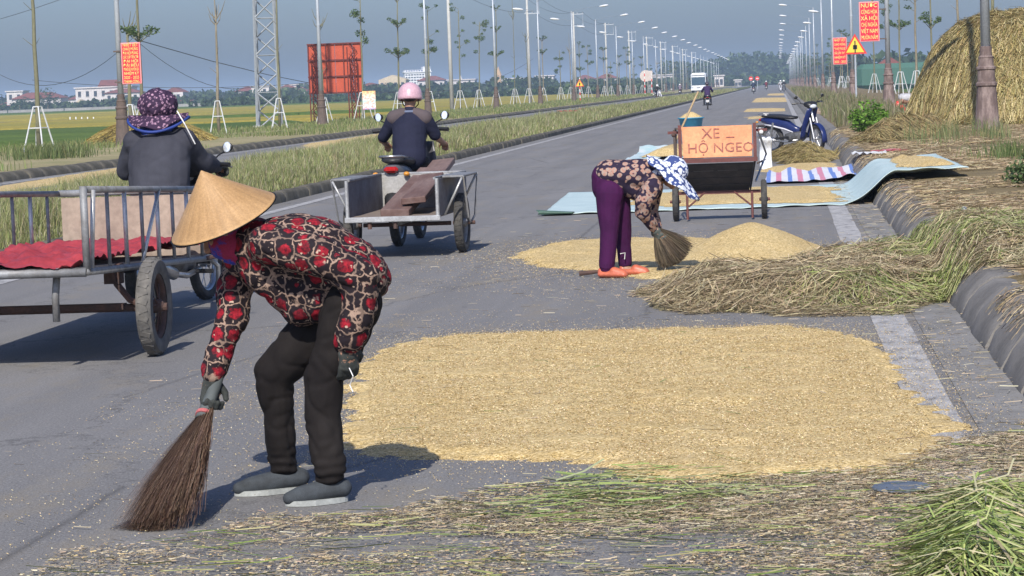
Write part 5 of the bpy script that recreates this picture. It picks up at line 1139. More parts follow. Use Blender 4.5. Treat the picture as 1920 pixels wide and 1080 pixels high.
# ---- the long cart at the left edge
mat_bed = M('dusty_board', (.36, .29, .23), col2=(.27, .21, .17), scale=3, fine=25, rough=.9, bump=.3); mat_redc = M('red_tarpaulin_cloth', (.42, .05, .06), col2=(.28, .03, .04), scale=5, fine=60, rough=.6, bump=.4)
def cart_left():
    C0 = Vector((-4.45, 14.95, 0)); t = thing('cart', 'long steel cart with barred sides and muddy wheels hitched behind the flowered hat rider', 'cart', C0, 0)
    zb = lambda y: .565-.043*(y+.8); zt = lambda y: 1.03-.040*(y+.8); W = .53; Y0, Y1 = -.85, 2.35
    def T(nm, pts, r, m=mat_cartst, n=8): return MB().tube(pts, r, n).build(nm, m, t, smooth=True)
    for s in (-1, 1):
        T('lower_rail', [(s*W, Y0, zb(Y0)), (s*W, Y1, zb(Y1))], .021); T('upper_rail', [(s*W, Y0+.05, zt(Y0)), (s*W, Y1, zt(Y1))], .020, mat_cartst)
        k = 0; y = Y0+.12
        while y < Y1-.1:
            T('bar', [(s*W, y, zb(y)), (s*W+(.03 if k == 0 else 0)*s, y, zt(y))], .012 if k % 2 else .014, mat_cartlt if k % 2 == 0 else mat_cartst, 6); y += .40; k += 1
        T('corner_post', [(s*W, Y0+.02, zb(Y0)), (s*W, Y0+.02, zt(Y0)+.02)], .022)
    T('diagonal_brace', [(W+.01, .9, zt(.9)), (W+.02, .55, zb(.55)+.2), (W, .42, zb(.42))], .012, mat_cartlt, 6)
    T('rear_rail', [(-W, Y0, zb(Y0)), (W, Y0, zb(Y0))], .027); T('front_rail', [(-W, Y1, zt(Y1)), (W, Y1, zt(Y1))], .024, mat_cartlt); T('front_rail', [(-W, Y1, zb(Y1)), (W, Y1, zb(Y1))], .024)
    T('cross_rail', [(-W, .6, zb(.6)), (W, .6, zb(.6))], .02)
    MB().slab([(-W+.03, Y1-.03, zb(Y1)+.02), (W-.03, Y1-.03, zb(Y1)+.02), (W-.03, Y1-.03, zt(Y1)-.03), (-W+.03, Y1-.03, zt(Y1)-.03)], .015).build('front_board', mat_bed, t)
    for k in range(5):
        x0 = -W+.03+k*(2*W-.06)/5; MB().slab([(x0, Y0+.03, zb(Y0)+.012), (x0+.19, Y0+.03, zb(Y0)+.012), (x0+.19, Y1-.05, zb(Y1)+.012), (x0, Y1-.05, zb(Y1)+.012)], .016).build('floor_plank', mat_bed, t)
    MB().cyl((-.78, 0, .29), (.78, 0, .29), .024, n=8).build('axle', mat_rust, t); MB().box((0, 0, .30), (1.05, .07, .035)).build('axle_beam', mat_rust, t)
    for s in (-1, 1):
        w = wheel(t, (s*.70, 0, .295), .295, .095, 16, tyre=M('muddy_tyre', (.085, .082, .078), col2=(.16, .15, .135), scale=7, fine=30, rough=.95, bump=.5) if s < 0 else bpy.data.materials['muddy_tyre'], rim_m=mat_rust, rimr=.66); w.rotation_euler = (0, 0, PI/2)
        w.location = (s*.70, 0, .295)
        MB().tube([(s*.47, -.06, .54), (s*.49, -.05, .44), (s*.56, -.03, .34), (s*.64, 0, .30)], [.035, .04, .035, .03], 6, sq=.5).build('spring_hanger', mat_rust, t); MB().box((s*.47, -.03, .50), (.10, .09, .12)).build('bracket', mat_rust, t)
    for s in (-1, 1): MB().tube([(s*.33, Y0+.1, zb(Y0)-.02), (s*.31, Y0+.12, .42), (s*.31, Y0+.12, .28)], .022, 6).build('rear_leg', mat_cartst, t, smooth=True)
    T('foot', [(W, Y1-.05, zb(Y1)), (W+.03, Y1+.05, zb(Y1)-.06), (W+.03, Y1+.05, zb(Y1)-.30)], .018, mat_cartlt)
    T('drawbar', [(-.3, Y1, zb(Y1)), (.12, Y1+1.0, .50)], .025); T('drawbar', [(.4, Y1, zb(Y1)), (.16, Y1+1.0, .50)], .025)
    MB().tube([(.53, 2.1, zb(2.1)), (.62, 2.25, .45), (.70, 2.5, .30)], .015, 6).build('hook', mat_rust, t)
    # cloth in the cart
    cl = thing('red_cloth', 'crumpled red tarpaulin lying in the bed of the left cart, one corner hanging out', 'tarpaulin', C0+Vector((0, 0, 0)))
    def cf(u, v):
        x = -.50+u*1.0; y = Y0-.03+v*(Y1-Y0-.1); z = zb(y)+.04+.05*(mnoise.noise(Vector((x*6, y*5, 2)))+.6)+.05*abs(mnoise.noise(Vector((x*11, y*9, 5))))
        if v < .04: z -= .03
        return (x, y, z+.06*(1-abs(v-.75)*3 if abs(v-.75) < .33 else 0))
    g = MB().grid(cf, 40, 70); o = g.build('sheet', mat_redc, cl, smooth=True)
    g = MB().grid(lambda u, v: (-.52+.55*u+.02*math.sin(v*7), Y0-.035-.012*math.sin(u*9), zb(Y0)+.10-.055*v*(1.2-u*.6)+.03*u+.01*math.sin(u*23)), 24, 6); o = g.build('hanging_edge', mat_redc, cl, smooth=True); q = o.modifiers.new('t', 'SOLIDIFY'); q.thickness = .006
    return t
cart_left()
mat_gpaint = M('worn_moto_paint', (.16, .03, .03), rough=.4)
motorbike('motorbike ridden by the woman in the flowered hat, mostly hidden by her cart', (-4.47, 18.5, 0), PI/2-.14, mat_gpaint, mat_white, 'motorbikes towing carts', plate=False)

# ---- the second cart
def cart_mid():
    C0 = Vector((-3.53, 23.95, 0)); t = thing('cart', 'open backed sheet metal cart with fender shelves towed by the pink helmeted rider', 'cart', C0, -.03)
    mat_sheet = M('grey_sheet_metal', (.15, .15, .165), col2=(.10, .09, .10), scale=5, fine=30, rough=.7, bump=.2); mat_pale = M('pale_sheet_metal', (.40, .40, .40), col2=(.30, .29, .27), scale=4, fine=40, rough=.7, bump=.2)
    W, Y0, Y1, Z0, Z1 = .42, -.75, .98, .38, .72
    MB().box((0, (Y0+Y1)/2, Z0), (2*W, Y1-Y0, .02)).build('floor', M('floor_board', (.24, .19, .15), col2=(.17, .14, .12), scale=5, rough=.9), t)
    for s in (-1, 1):
        MB().box((s*W, (Y0+Y1)/2, (Z0+Z1)/2), (.018, Y1-Y0, Z1-Z0)).build('side_panel', mat_sheet, t)
        MB().bb((s*(W+.105), -.02, Z1+.012), (.20, .88, .022), b=.006).build('fender_shelf', mat_cartst, t)
        for y in (-.46, .42): MB().tube([(s*(W+.19), y, Z1), (s*(W+.12), y, Z1-.14), (s*(W+.02), y, Z0)], .011, 6).build('strut', mat_cartlt, t, smooth=True)
        MB().tube([(s*W, Y0, Z0-.03), (s*W, Y0, Z1+.01)], .017, 6).build('corner_post', mat_cartlt, t)
        MB().tube([(s*(W+.20), -.45, Z1+.01), (s*(W+.20), -.2, .34), (s*(W+.19), 0, .28)], .010, 6).build('wheel_stay', mat_cartlt, t)
        MB().tube([(s*(W+.20), .45, Z1+.01), (s*(W+.20), .2, .34), (s*(W+.19), 0, .28)], .010, 6).build('wheel_stay', mat_cartst, t)
        w = wheel(t, (s*(W+.105), 0, .28), .28, .085, 0, rimr=.68, rim_m=mat_cartst); w.rotation_euler = (0, 0, PI/2)
        MB().cyl((s*(W+.02), 0, .28), (s*(W+.23), 0, .28), .018, n=8).build('axle_end', mat_rust, t)
        MB().tube([(s*W, Y1, Z1+.01), (s*W*.95, Y0, Z1+.012)], .013, 6).build('top_rail', mat_cartst, t)
    MB().box((0, Y1, (Z0+Z1)/2), (2*W, .018, Z1-Z0)).build('front_board', mat_pale, t); MB().cyl((-W, Y1, Z1+.01), (W, Y1, Z1+.01), .012, n=6).build('top_rail', mat_cartlt, t)
    MB().bb((0, Y0-.005, Z0-.012), (2*W+.05, .035, .05), b=.006).build('rear_sill', mat_cartlt, t); MB().box((.0, .2, Z0-.05), (.06, 1.6, .06)).build('chassis_beam', mat_cartst, t)
    MB().cyl((-W, 0, .28), (W, 0, .28), .02, n=8).build('axle', mat_rust, t)
    for x in (-.22, .02): MB().cyl((x, Y0+.02, Z0-.03), (x, Y0+.02, Z0-.10), .02, n=6).build('catch', mat_rust, t)
    MB().tube([(0, Y1, .42), (0, Y1+.75, .52)], .022, 6).build('drawbar', mat_cartst, t)
    mat_pl = M('dark_red_plank', (.115, .062, .052), col2=(.19, .13, .115), scale=4, fine=30, rough=.8, sc3=(1, .3, 1), bump=.4)
    def plank(lb, a, b, w, th, roll=0.0):
        a, b = Vector(a), Vector(b); d = (b-a); L = d.length; q = d.to_track_quat('Y', 'Z').to_matrix(); o = thing('plank', lb, 'plank', (a+b)/2, 0, 'planks in the second cart')
        MB().bb((0, 0, 0), (w, L, th), rot=q @ Matrix.Rotation(roll, 3, 'Y'), b=.006).build('board', mat_pl, o)
    plank('lower dark brown plank slanting up inside the second cart', P(740, 400, 23.35), P(812, 320, 25.3), .27, .07, .03)
    plank('upper broad reddish plank lying on the other one in the second cart', P(775, 376, 23.45), P(832, 303, 25.9), .23, .06, -.08)
cart_mid()
motorbike('motorbike with red tail light ridden by the man in the pink helmet', (-3.79, 25.85, 0), PI/2-.02, mat_grey, mat_blackp, 'motorbikes towing carts', plate=0).scale = (1.1, 1.1, 1.1)

# ---- tipped two wheeled cart with a painted board
def cart_board():
    C0 = Vector((-.68, 28.25, 0)); t = thing('tipped_cart', 'small two wheeled cart tipped up, its orange board hand painted with letters', 'cart', C0, .0)
    mr = M('dark_red_frame', (.16, .05, .045), col2=(.10, .035, .03), rough=.7, scale=8); mg = M('shaded_underside', (.075, .062, .055), col2=(.045, .04, .036), scale=6, rough=.9); mgl = M('grey_patch', (.22, .21, .20), rough=.8)  # mg: shade under the tipped box put into a near-black colour; rims share it
    mo_ = M('orange_board', (.70, .30, .13), col2=(.60, .22, .09), scale=3.5, fine=30, rough=.6, bump=.15); mp = M('purple_brown_paint', (.20, .055, .06), col2=(.42, .17, .10), scale=26, rough=.8)
    for s in (-1, 1):
        w = wheel(t, (s*.485, 0, .215), .215, .065, 0, rimr=.62, rim_m=mg); w.rotation_euler = (0, 0, PI/2)
        MB().cyl((s*.43, 0, .215), (s*.55, 0, .215), .016, n=8).build('axle_end', mr, t)
        MB().tube([(s*.355, -.10, .31), (s*.355, -.12, .02)], .014, 6).build('leg', mr, t); MB().cyl((s*.34, -.1, .16), (s*.16, -.1, .31), .010, n=6).build('brace', mr, t)
        MB().box((s*.405, -.36, .86), (.035, .035, .40)).build('board_post', mr, t); MB().box((s*.47, -.24, .98), (.14, .03, .03)).build('stub', mr, t); MB().ball((s*.475, -.26, .955), .025, 8, 6).build('knob', mat_swht if s > 0 else mat_rust, t)
        MB().slab([(s*.40, -.40, .665), (s*.33, .10, .32), (s*.33, .34, .40), (s*.40, -.12, .72)], .015*s).build('side_panel', mg, t)
    MB().box((0, -.005, .305), (.98, .04, .035)).build('axle_beam', mr, t)
    MB().box((0, -.40, .67), (.86, .05, .045)).build('lip', mr, t)
    a, b = Vector((0, -.385, .64)), Vector((0, .06, .33))
    for k in range(4):
        p, q = a.lerp(b, k/4+.01), a.lerp(b, (k+1)/4-.01); w0, w1 = .385-.06*k/4, .385-.06*(k+1)/4
        MB().slab([(-w0, p.y, p.z), (-w1, q.y, q.z), (w1, q.y, q.z), (w0, p.y, p.z)], .015).build('underside_board', mg, t)
    for k, x in enumerate((-.16, .10)): MB().slab([(x-.11, -.36+.02, .605), (x-.11, -.28, .55), (x+.11, -.28, .55), (x+.11, -.36+.02, .605)], -.006).build('patch', mgl, t)
    MB().slab([(-.37, -.375, .70), (.37, -.375, .70), (.375, -.30, 1.035), (-.385, -.30, 1.035)], .018).build('painted_board', mo_, t)
    nrm = Vector((0, -.976, .218)); org = Vector((0, -.3395, .8675)); up_ = Vector((0, .218, .976))
    def paint(txt, x, z, size):
        me = text_mesh(txt, size, .001); bmx = Matrix(((1, 0, 0, x), (0, up_.y, nrm.y, org.y+up_.y*z+nrm.y*.021), (0, up_.z, nrm.z, org.z+up_.z*z+nrm.z*.021), (0, 0, 0, 1)))
        me.transform(bmx @ Matrix.Diagonal((1.05, 1, 1, 1))); mobj('painted_lettering', me, mp, t)
    paint('XE', -.07, .085, .16); paint('–', .14, .05, .17); paint('HỘ NGEO', .035, -.075, .150)
    MB().tube([(.44, -.2, .98), (.52, .35, .70), (.40, -.15, .42)], .013, 6).build('stay', mat_chrome, t)
    for s, m_ in ((-1, mat_castd), (1, mat_castd)): MB().tube([(s*.43, -.30, 1.02), (s*.50, .9, 1.0)], .014, 6).build('handle', m_, t); MB().cyl((s*.43, -.25, .62), (s*.50, .9, .62), .012, n=6).build('handle_brace', m_, t)
    MB().cyl((-.50, .9, 1.0), (-.50, .9, .6), .012, n=6).build('ladder_rung', mat_castd, t); MB().cyl((-.50, .5, 1.0), (-.50, .5, .6), .012, n=6).build('ladder_rung', mat_castd, t)
    o = MB().tube([P(1262, 275, 31), P(1285, 225, 31), P(1309, 172, 31.1)], .012, 6).build('rake_handle', M('bamboo', (.50, .36, .20), rough=.7)); tag(o, 'slanting bamboo rake handle leaning up behind the tipped cart', 'rake')
    # bright sack behind the right side of the cart
    g = MB().grid(lambda u, v: (P(1424, 280, 44).x+.20*u, 44+.2*math.sin(v*3), .02+.50*v+.02*math.sin(u*14+v*3)), 10, 8); o = g.build('white_sack', M('white_sheet_plastic', (.74, .77, .82), rough=.5, var=.1), None, smooth=True); q = o.modifiers.new('t', 'SOLIDIFY'); q.thickness = .03
    tag(o, 'white plastic sack standing between the tipped cart and the scooter', 'sack')
cart_board()
def tub():
    c = G(1296, 240); t = thing('basin', 'big blue basin heaped with rice standing on the lane beyond the tipped cart', 'basin', (c.x, c.y, 0), 0)
    mb_ = M('blue_plastic', (.06, .33, .50), rough=.4, var=.15, bump=0); MB().lathe((0, 0, 0), [(.30, 0), (.36, .02), (.415, .32), (.46, .335), (.46, .36), (.42, .365), (.40, .33), (.05, .30)], 28).build('shell', mb_, t, smooth=True)
    o = MB().lathe((c.x, c.y, .36), [(.42, -.03), (.41, .0), (.22, .12), (.08, .19), (.01, .20)], 24).build('rice_pile', mat_rice, None, smooth=True); tag(o, 'cone of rice heaped in the blue basin', 'rice')
tub()
def bus():
    D = 440; c = P(1310, 172, D); t = thing('bus', 'white coach coming towards the camera on the far carriageway', 'bus', (c.x, D, 0), 0); w = Matrix.Rotation(0, 3, 'Z'); W_ = M('bus_white', (.78, .80, .82), rough=.3, var=.05, bump=0)
    b = MB(); b.bb((0, 5, 1.95), (2.55, 10, 2.9), b=.25); b.build('body', W_, t, smooth=False)
    MB().bb((0, -.06, 2.0), (2.3, .10, 1.35), b=.08).build('windscreen', M('windscreen', (.05, .10, .15), rough=.1, bump=0, spec=.8), t); MB().bb((0, -.1, 3.15), (2.2, .16, .34), b=.05).build('visor', W_, t)
    MB().box((0, -.1, .62), (2.5, .2, .35)).build('bumper', W_, t)
    for s in (-1, 1):
        MB().ball((s*.95, -.02, .98), (.2, .1, .13), 10, 6).build('headlight', mat_lens, t, smooth=True); MB().bb((s*1.5, -.25, 2.4), (.16, .12, .5), b=.04).build('mirror', mat_blackp, t)
        for y in (1.8, 7.8): wo = wheel(t, (s*1.1, y, .5), .5, .28, 0); wo.rotation_euler = (0, 0, PI/2)
        for k in range(5): MB().box((s*1.28, 1.6+k*1.8, 2.2), (.02, 1.6, .9)).build('side_window', mat_glassd, t)
    MB().box((0, -.12, .85), (.7, .03, .14)).build('grille', mat_blackp, t)
bus()
# ================================================================== people
mat_skin = M('skin', (.36, .20, .13), col2=(.30, .155, .10), scale=6, fine=60, rough=.55, bump=.1); mat_hair = M('black_hair', (.012, .010, .009), rough=.5, bump=.2, sc3=(1, 1, .2))
def cloth(name, base, col2=None, scale=7, rough=.85, fine=260, bump=.25): 
    m = M(name, base, rough, col2=col2, scale=scale, fine=fine, bump=bump, spec=.15, bd=.002)
    b = m.node_tree.nodes['Principled BSDF']; b.inputs['Sheen Weight'].default_value = .0; return m
def folds(amp, f=9, ax=(1, 1, .5), seed=0, hem=0):
    def d(co, n):
        p = Vector((co.x*ax[0]*f, co.y*ax[1]*f, co.z*ax[2]*f+seed*3.1))
        c1 = mnoise.noise(Vector((p.x*1.1+p.z*.5, p.y*1.1, p.z*1.5))+Vector((7, 1, 2))); c2 = mnoise.noise(Vector((p.x*.7-p.z*.6, p.y, p.z*2.1))+Vector((3, 9, 4)))
        r = amp*(.9*mnoise.noise(p*.8)+.22*mnoise.noise(p*2.2)-.42*math.exp(-(c1*7)**2)-.30*math.exp(-(c2*8)**2))
        if hem and co.z < hem: r += .0035*math.sin(co.z*165+4*mnoise.noise(co*9))*min(1, (hem-co.z)*12)
        return max(r, -.9*amp)
    return d
def seg(mb, pts, rs, ax=None, k=1.0, n=14):
    for i in range(len(pts)-1): mb.capsule(pts[i], pts[i+1], rs[i], rs[i+1], ax, k, n)
def hand(mb, w, d, palm_n, L=.17, curl=.9, thumb=1, r=.0095):
    """wrist w, direction d, palm normal (the side the fingers close to); a palm, four unequal bent fingers and a thumb"""
    w = Vector(w); d = Vector(d).normalized(); pn = Vector(palm_n); pn = (pn-d*pn.dot(d)).normalized(); side = d.cross(pn)
    pe = w+d*L*.48; mb.capsule(w, w+d*L*.2, .024, .028, side, 1.3, 10); mb.capsule(w+d*L*.15, pe, .022, .020, side, 1.9, 12)
    for i, (o, fl) in enumerate(((-.030, .92), (-.010, 1.0), (.010, .95), (.029, .75))):
        p = pe+side*o; a = 0; q = p; l = L*.52*fl/3
        for s_, (ll, rr) in enumerate(((1.25, 1), (1.0, .92), (.8, .82))):
            a += curl*(.75 if s_ == 0 else 1.0); v = d*math.cos(a)+pn*math.sin(a); e = q+v*l*ll; mb.capsule(q, e, r*rr, r*rr*.92, n=8); q = e
    b = w+d*L*.14+side*(-.028*thumb); m1 = b+(d*.6-side*thumb*.55+pn*.45).normalized()*L*.22; m2 = m1+(d*.7+pn*.65).normalized()*L*.18
    mb.capsule(b, m1, r*1.3, r*1.15, n=8); mb.capsule(m1, m2, r*1.1, r*.95, n=8)
def head_mb(mb, c, fwd, up, s=1.0, neck=None):
    """skull, jaw, nose, brow, lips, chin and ears as one overlapping mass"""
    c = Vector(c); f = Vector(fwd).normalized(); u = Vector(up); u = (u-f*u.dot(f)).normalized(); r = f.cross(u); R_ = Matrix((r, f, u)).transposed()
    q = lambda x, y, z: c+R_ @ Vector((x*s, y*s, z*s))
    mb.ball(q(0, -.012, .028), (.074*s, .092*s, .088*s), 18, 12, rot=R_); mb.ball(q(0, .012, -.035), (.058*s, .070*s, .078*s), 16, 10, rot=R_)
    mb.ball(q(0, .062, -.088), (.026*s, .022*s, .020*s), 10, 8, rot=R_); mb.capsule(q(0, .074, .012), q(0, .099, -.026), .010*s, .014*s, n=8); mb.ball(q(0, .090, -.030), (.020*s, .012*s, .010*s), 8, 6, rot=R_)
    mb.ball(q(0, .078, -.056), (.026*s, .011*s, .007*s), 10, 6, rot=R_); mb.ball(q(0, .076, -.067), (.022*s, .012*s, .008*s), 10, 6, rot=R_)
    mb.capsule(q(-.034, .070, .030), q(.034, .070, .030), .013*s, .013*s, n=8)
    for x in (-1, 1): mb.ball(q(x*.076, -.004, -.010), (.010*s, .020*s, .032*s), 8, 7, rot=R_); mb.ball(q(x*.040, .058, -.020), (.022*s, .016*s, .018*s), 8, 6, rot=R_)
    return R_, q
def face_bits(q, R_, par, off, s=1.0):
    for x in (-1, 1):
        o = MB().ball(q(x*.030, .077, .006), (.013*s, .007*s, .008*s), 10, 7, rot=R_).build('eye', mat_swht, par, smooth=True); o.location = off
        o = MB().ball(q(x*.030, .0835, .006), (.005*s, .003*s, .005*s), 8, 6, rot=R_).build('pupil', mat_sblk, par, smooth=True); o.location = off
        o = MB().tube([q(x*.014, .084, .026), q(x*.030, .087, .031), q(x*.048, .072, .026)], .004*s, 5).build('eyebrow', mat_hair, par); o.location = off
def person(label, base, grp=None): return thing('person', label, 'person', base, 0, grp)

# ------------------------------------------------------------ the sweeping woman in front
def rose_mat():
    m, t, b = newmat('rose_print_blouse'); v = coordn(t); wn = nd(t, 'ShaderNodeTexNoise', Scale=34.0, Detail=3.0); t.links.new(v, wn.inputs['Vector'])
    va = nd(t, 'ShaderNodeVectorMath', operation='MULTIPLY_ADD'); t.links.new(wn.outputs['Color'], va.inputs[0]); va.inputs[1].default_value = (.034,)*3; t.links.new(v, va.inputs[2])
    S = 14.5
    vo = nd(t, 'ShaderNodeTexVoronoi', Scale=S, Randomness=.55); t.links.new(va.outputs[0], vo.inputs['Vector'])
    ve = nd(t, 'ShaderNodeTexVoronoi', feature='DISTANCE_TO_EDGE', Scale=S, Randomness=.55); t.links.new(va.outputs[0], ve.inputs['Vector'])
    base = rampn(t, ve.outputs['Distance'], [(.0, (.36, .25, .19)), (.035, (.27, .185, .14)), (.055, (.018, .012, .015)), (1, (.013, .010, .014))])
    pn = noisen(t, v, 75, 3, .7); red = rampn(t, pn, [(.32, (.07, .005, .012)), (.5, (.25, .010, .02)), (.68, (.40, .02, .035))])
    c = mixn(t, rampn(t, vo.outputs['Distance'], [(.36, (1,)*3), (.42, (0,)*3)]), base, red)
    blob = nd(t, 'ShaderNodeTexVoronoi', Scale=46.0); t.links.new(va.outputs[0], blob.inputs['Vector'])
    ring = rampn(t, ve.outputs['Distance'], [(.10, (0,)*3), (.14, (1,)*3), (.19, (1,)*3), (.24, (0,)*3)]); sp = rampn(t, blob.outputs['Distance'], [(.22, (1,)*3), (.30, (0,)*3)])
    mm = mixn(t, 1., ring, sp, 'MULTIPLY'); c = mixn(t, mm, c, (.46, .34, .26)); gap = noisen(t, v, 26, 2, .5); c = mixn(t, rampn(t, gap, [(.47, (0,)*3), (.56, (.9,)*3)]), c, mixn(t, .5, c, (.016, .012, .016)))
    t.links.new(c, b.inputs['Base Color']); b.inputs['Roughness'].default_value = .8; b.inputs['Specular IOR Level'].default_value = .2
    bumpn(t, b, noisen(t, v, 35, 4, .7), .35, .006); return m
def woman_front():
    D0 = 9.4; Q = lambda x, y, d=0.0: P(x, y, D0+d)
    base = Vector(G(560, 925)); base.z = 0; off = -base; off = Vector((-base.x, -base.y, 0))
    t = person('woman in conical hat and red rose blouse bending to sweep with a twig broom', base)
    def put(o): o.location = off; return o
    pel, che, nk, hd = Q(646, 535), Q(522, 478, -.02), Q(462, 452, 0), Q(418, 428, -.01)
    hipN, kneeN, ankN, toeN, heelN = Q(664, 572, -.11), Q(610, 706, -.10), Q(618, 892, -.12), Q(558, 932, -.16), Q(634, 916, -.10)
    hipF, kneeF, ankF, toeF, heelF = Q(632, 572, .11), Q(514, 700, .10), Q(534, 884, .16), Q(462, 918, .10), Q(556, 902, .18)
    shF, elF, wrF = Q(468, 478, .19), Q(438, 585, .10), Q(400, 708, .05)
    shN, elN, wrN = Q(508, 458, -.19), Q(676, 520, -.21), Q(653, 648, -.19)
    body = MB(); lat = (0, 1, 0)
    seg(body, [pel, che], [.085, .095], lat, 1.25); seg(body, [che, nk, hd], [.10, .05, .055], lat, 1.05); seg(body, [shF, shN], [.055, .055])
    for a, b_, c in ((shF, elF, wrF), (shN, elN, wrN)): seg(body, [a, b_, c], [.048, .038, .026])
    for h, k, a, tt_, he in ((hipN, kneeN, ankN, toeN, heelN), (hipF, kneeF, ankF, toeF, heelF)):
        seg(body, [pel, h, k, a], [.08, .070, .046, .034]); seg(body, [a, he, tt_], [.034, .030, .022])
    R_, q = head_mb(body, hd, (-.78, -.10, -.62), (-.55, 0, .83), 1.0)
    hd_dir = (Q(392, 752, .04)-wrF).normalized(); hand(body, wrF, hd_dir, (.35, -.5, 0), .165, .95, 1); hand(body, wrN, (Q(655, 712, -.17)-wrN), (-.3, .6, 0), .165, .55, -1)
    me = remeshed(body, .0062, 2); bo = put(mobj('body', me, mat_skin, t))
    face_bits(q, R_, t, off)
    hair = MB(); c = hd
    hair.ball(q(0, -.022, .035), (.080, .095, .088), 16, 10, rot=R_); hair.capsule(q(0, -.07, -.01), q(0, -.085, -.07), .035, .02, n=8); put(mobj('hair', remeshed(hair, .007, 2), mat_hair, t))
    # scarf round head and neck
    mat_scarf = M('red_blue_scarf', (.30, .012, .06), col2=(.02, .04, .35), scale=16, fine=120, rough=.8, lo=.5, hi=.6)
    sc = MB(); seg(sc, [Q(452, 462, 0), Q(428, 452, -.01), q(0, .01, -.07)], [.082, .080, .066]); sc.ball(q(0, .030, -.060), (.066, .062, .045), 14, 9, rot=R_); sc.ball(q(0, -.02, -.01), (.088, .085, .07), 14, 9, rot=R_)
    put(mobj('scarf', remeshed(sc, .007, 2, folds(.006, 22)), mat_scarf, t))
    # blouse
    bl = MB()
    seg(bl, [Q(640, 512, 0), Q(590, 476, 0), Q(535, 468, 0), Q(490, 458, 0)], [.142, .150, .142, .108], lat, 1.2, 18)
    seg(bl, [Q(662, 505, -.02), Q(686, 520, -.02)], [.118, .098], lat, 1.45, 18)                        # back hem flares over the hips
    seg(bl, [Q(580, 545, .0), Q(566, 572, 0)], [.110, .088], lat, 1.35, 16); seg(bl, [Q(500, 500, 0), Q(540, 545, 0)], [.10, .09], lat, 1.3, 16); seg(bl, [Q(520, 500), Q(600, 562, -.02), Q(618, 580, -.03)], [.100, .095, .055], lat, 1.3, 16)
    seg(bl, [Q(492, 458, 0), Q(462, 462, 0)], [.098, .078], lat, 1.1); seg(bl, [shF, shN], [.082, .082]); seg(bl, [Q(455, 478, .05), shF], [.085, .08])
    seg(bl, [shF, Q(440, 545, .13), elF, Q(414, 650, .07), Q(401, 700, .05)], [.078, .070, .064, .056, .050]); 
    seg(bl, [shN, Q(595, 480, -.23), elN, Q(672, 580, -.20), Q(656, 634, -.19)], [.082, .080, .078, .068, .062])
    put(mobj('blouse', remeshed(bl, .0085, 12, folds(.014, 7, (1, 1, 1))), rose_mat(), t))
    # trousers
    mat_tr = cloth('black_trousers', (.012, .010, .010), (.020, .017, .016), 5)
    tr = MB(); seg(tr, [Q(652, 540, 0), Q(646, 572, 0)], [.118, .122], lat, 1.2, 18)
    seg(tr, [hipN, Q(638, 645, -.10), kneeN, Q(606, 780, -.10), Q(616, 860, -.12), Q(619, 884, -.12)], [.112, .094, .079, .068, .066, .064]); 
    seg(tr, [hipF, Q(574, 638, .10), kneeF, Q(521, 780, .13), Q(527, 850, .15), Q(531, 872, .16)], [.112, .092, .078, .067, .063, .060])
    put(mobj('trousers', remeshed(tr, .0085, 3, folds(.015, 6.5, (1.1, 1.1, .7), 3, .20)), mat_tr, t))
    # loose threads / string hanging at the hand
    put(MB().tube([Q(655, 690, -.30), Q(662, 705, -.32), Q(656, 722, -.30), Q(662, 735, -.31)], .0022, 4).build('string', mat_swht, t))
    # dark gloves
    mat_gl = M('dark_wool_glove', (.022, .026, .024), col2=(.05, .055, .05), scale=30, fine=160, rough=.9)
    g1 = MB(); hand(g1, wrF, hd_dir, (.35, -.5, 0), .17, .95, 1, .0125); seg(g1, [Q(402, 700, .05), wrF, Q(398, 722, .05)], [.036, .038, .036]); put(mobj('glove', remeshed(g1, .0048, 2), mat_gl, t))
    g2 = MB(); hand(g2, wrN, (Q(655, 712, -.17)-wrN), (-.3, .6, 0), .17, .55, -1, .0125); put(mobj('glove', remeshed(g2, .0048, 2), mat_gl, t))
    # slip-on shoes with pale soles
    mat_sh = cloth('grey_canvas_shoe', (.065, .075, .085), (.045, .05, .055), 20); mat_sole = M('pale_rubber_sole', (.42, .44, .42), rough=.6, var=.3)
    for he, to, an in ((heelN, toeN, ankN), (heelF, toeF, ankF)):
        he = Vector((he.x, he.y, 0)); to = Vector((to.x, to.y, 0)); d = (to-he).normalized(); sd = Vector((-d.y, d.x, 0)); L = (to-he).length+.06
        u = MB(); h0 = he-d*.015
        seg(u, [h0+Vector((0, 0, .055)), h0+d*L*.35+Vector((0, 0, .050)), h0+d*L*.75+Vector((0, 0, .036)), h0+d*L*.93+Vector((0, 0, .030))], [.037, .040, .036, .026], sd, 1.12); u.capsule(h0+d*.03+Vector((0, 0, .07)), h0+d*.05+Vector((0, 0, .095)), .038, .036, n=12)
        so = put(mobj('shoe', remeshed(u, .006, 2), mat_sh, t))
        s2 = MB(); n = 22; ring = []
        for i in range(n):
            a = 2*PI*i/n; x = math.cos(a); y = math.sin(a); w = .046*(1-.15*math.cos(2*a))*(1.05 if x > 0 else .88); ring.append(h0+d*(L*.5+x*(L*.5+.012)-.01)+sd*y*w)
        s2.add([p+Vector((0, 0, z)) for z in (.002, .022) for p in ring], [tuple(reversed(range(n))), tuple(range(n, 2*n))]+[(i, (i+1) % n, n+(i+1) % n, n+i) for i in range(n)]); s2.build('sole', mat_sole, so)
    # conical hat, its own thing held by the head
    ax_ = Q(378, 319, -.05); rc = Q(419, 410, 0.0); up = (ax_-rc); up = Vector((up.x, up.y-.01, up.z)); Hh = up.length; up.normalize(); Rr = .213
    mh, tn, b = newmat('palm_leaf_hat'); v = coordn(tn); n1 = noisen(tn, v, 9, 4, .6)
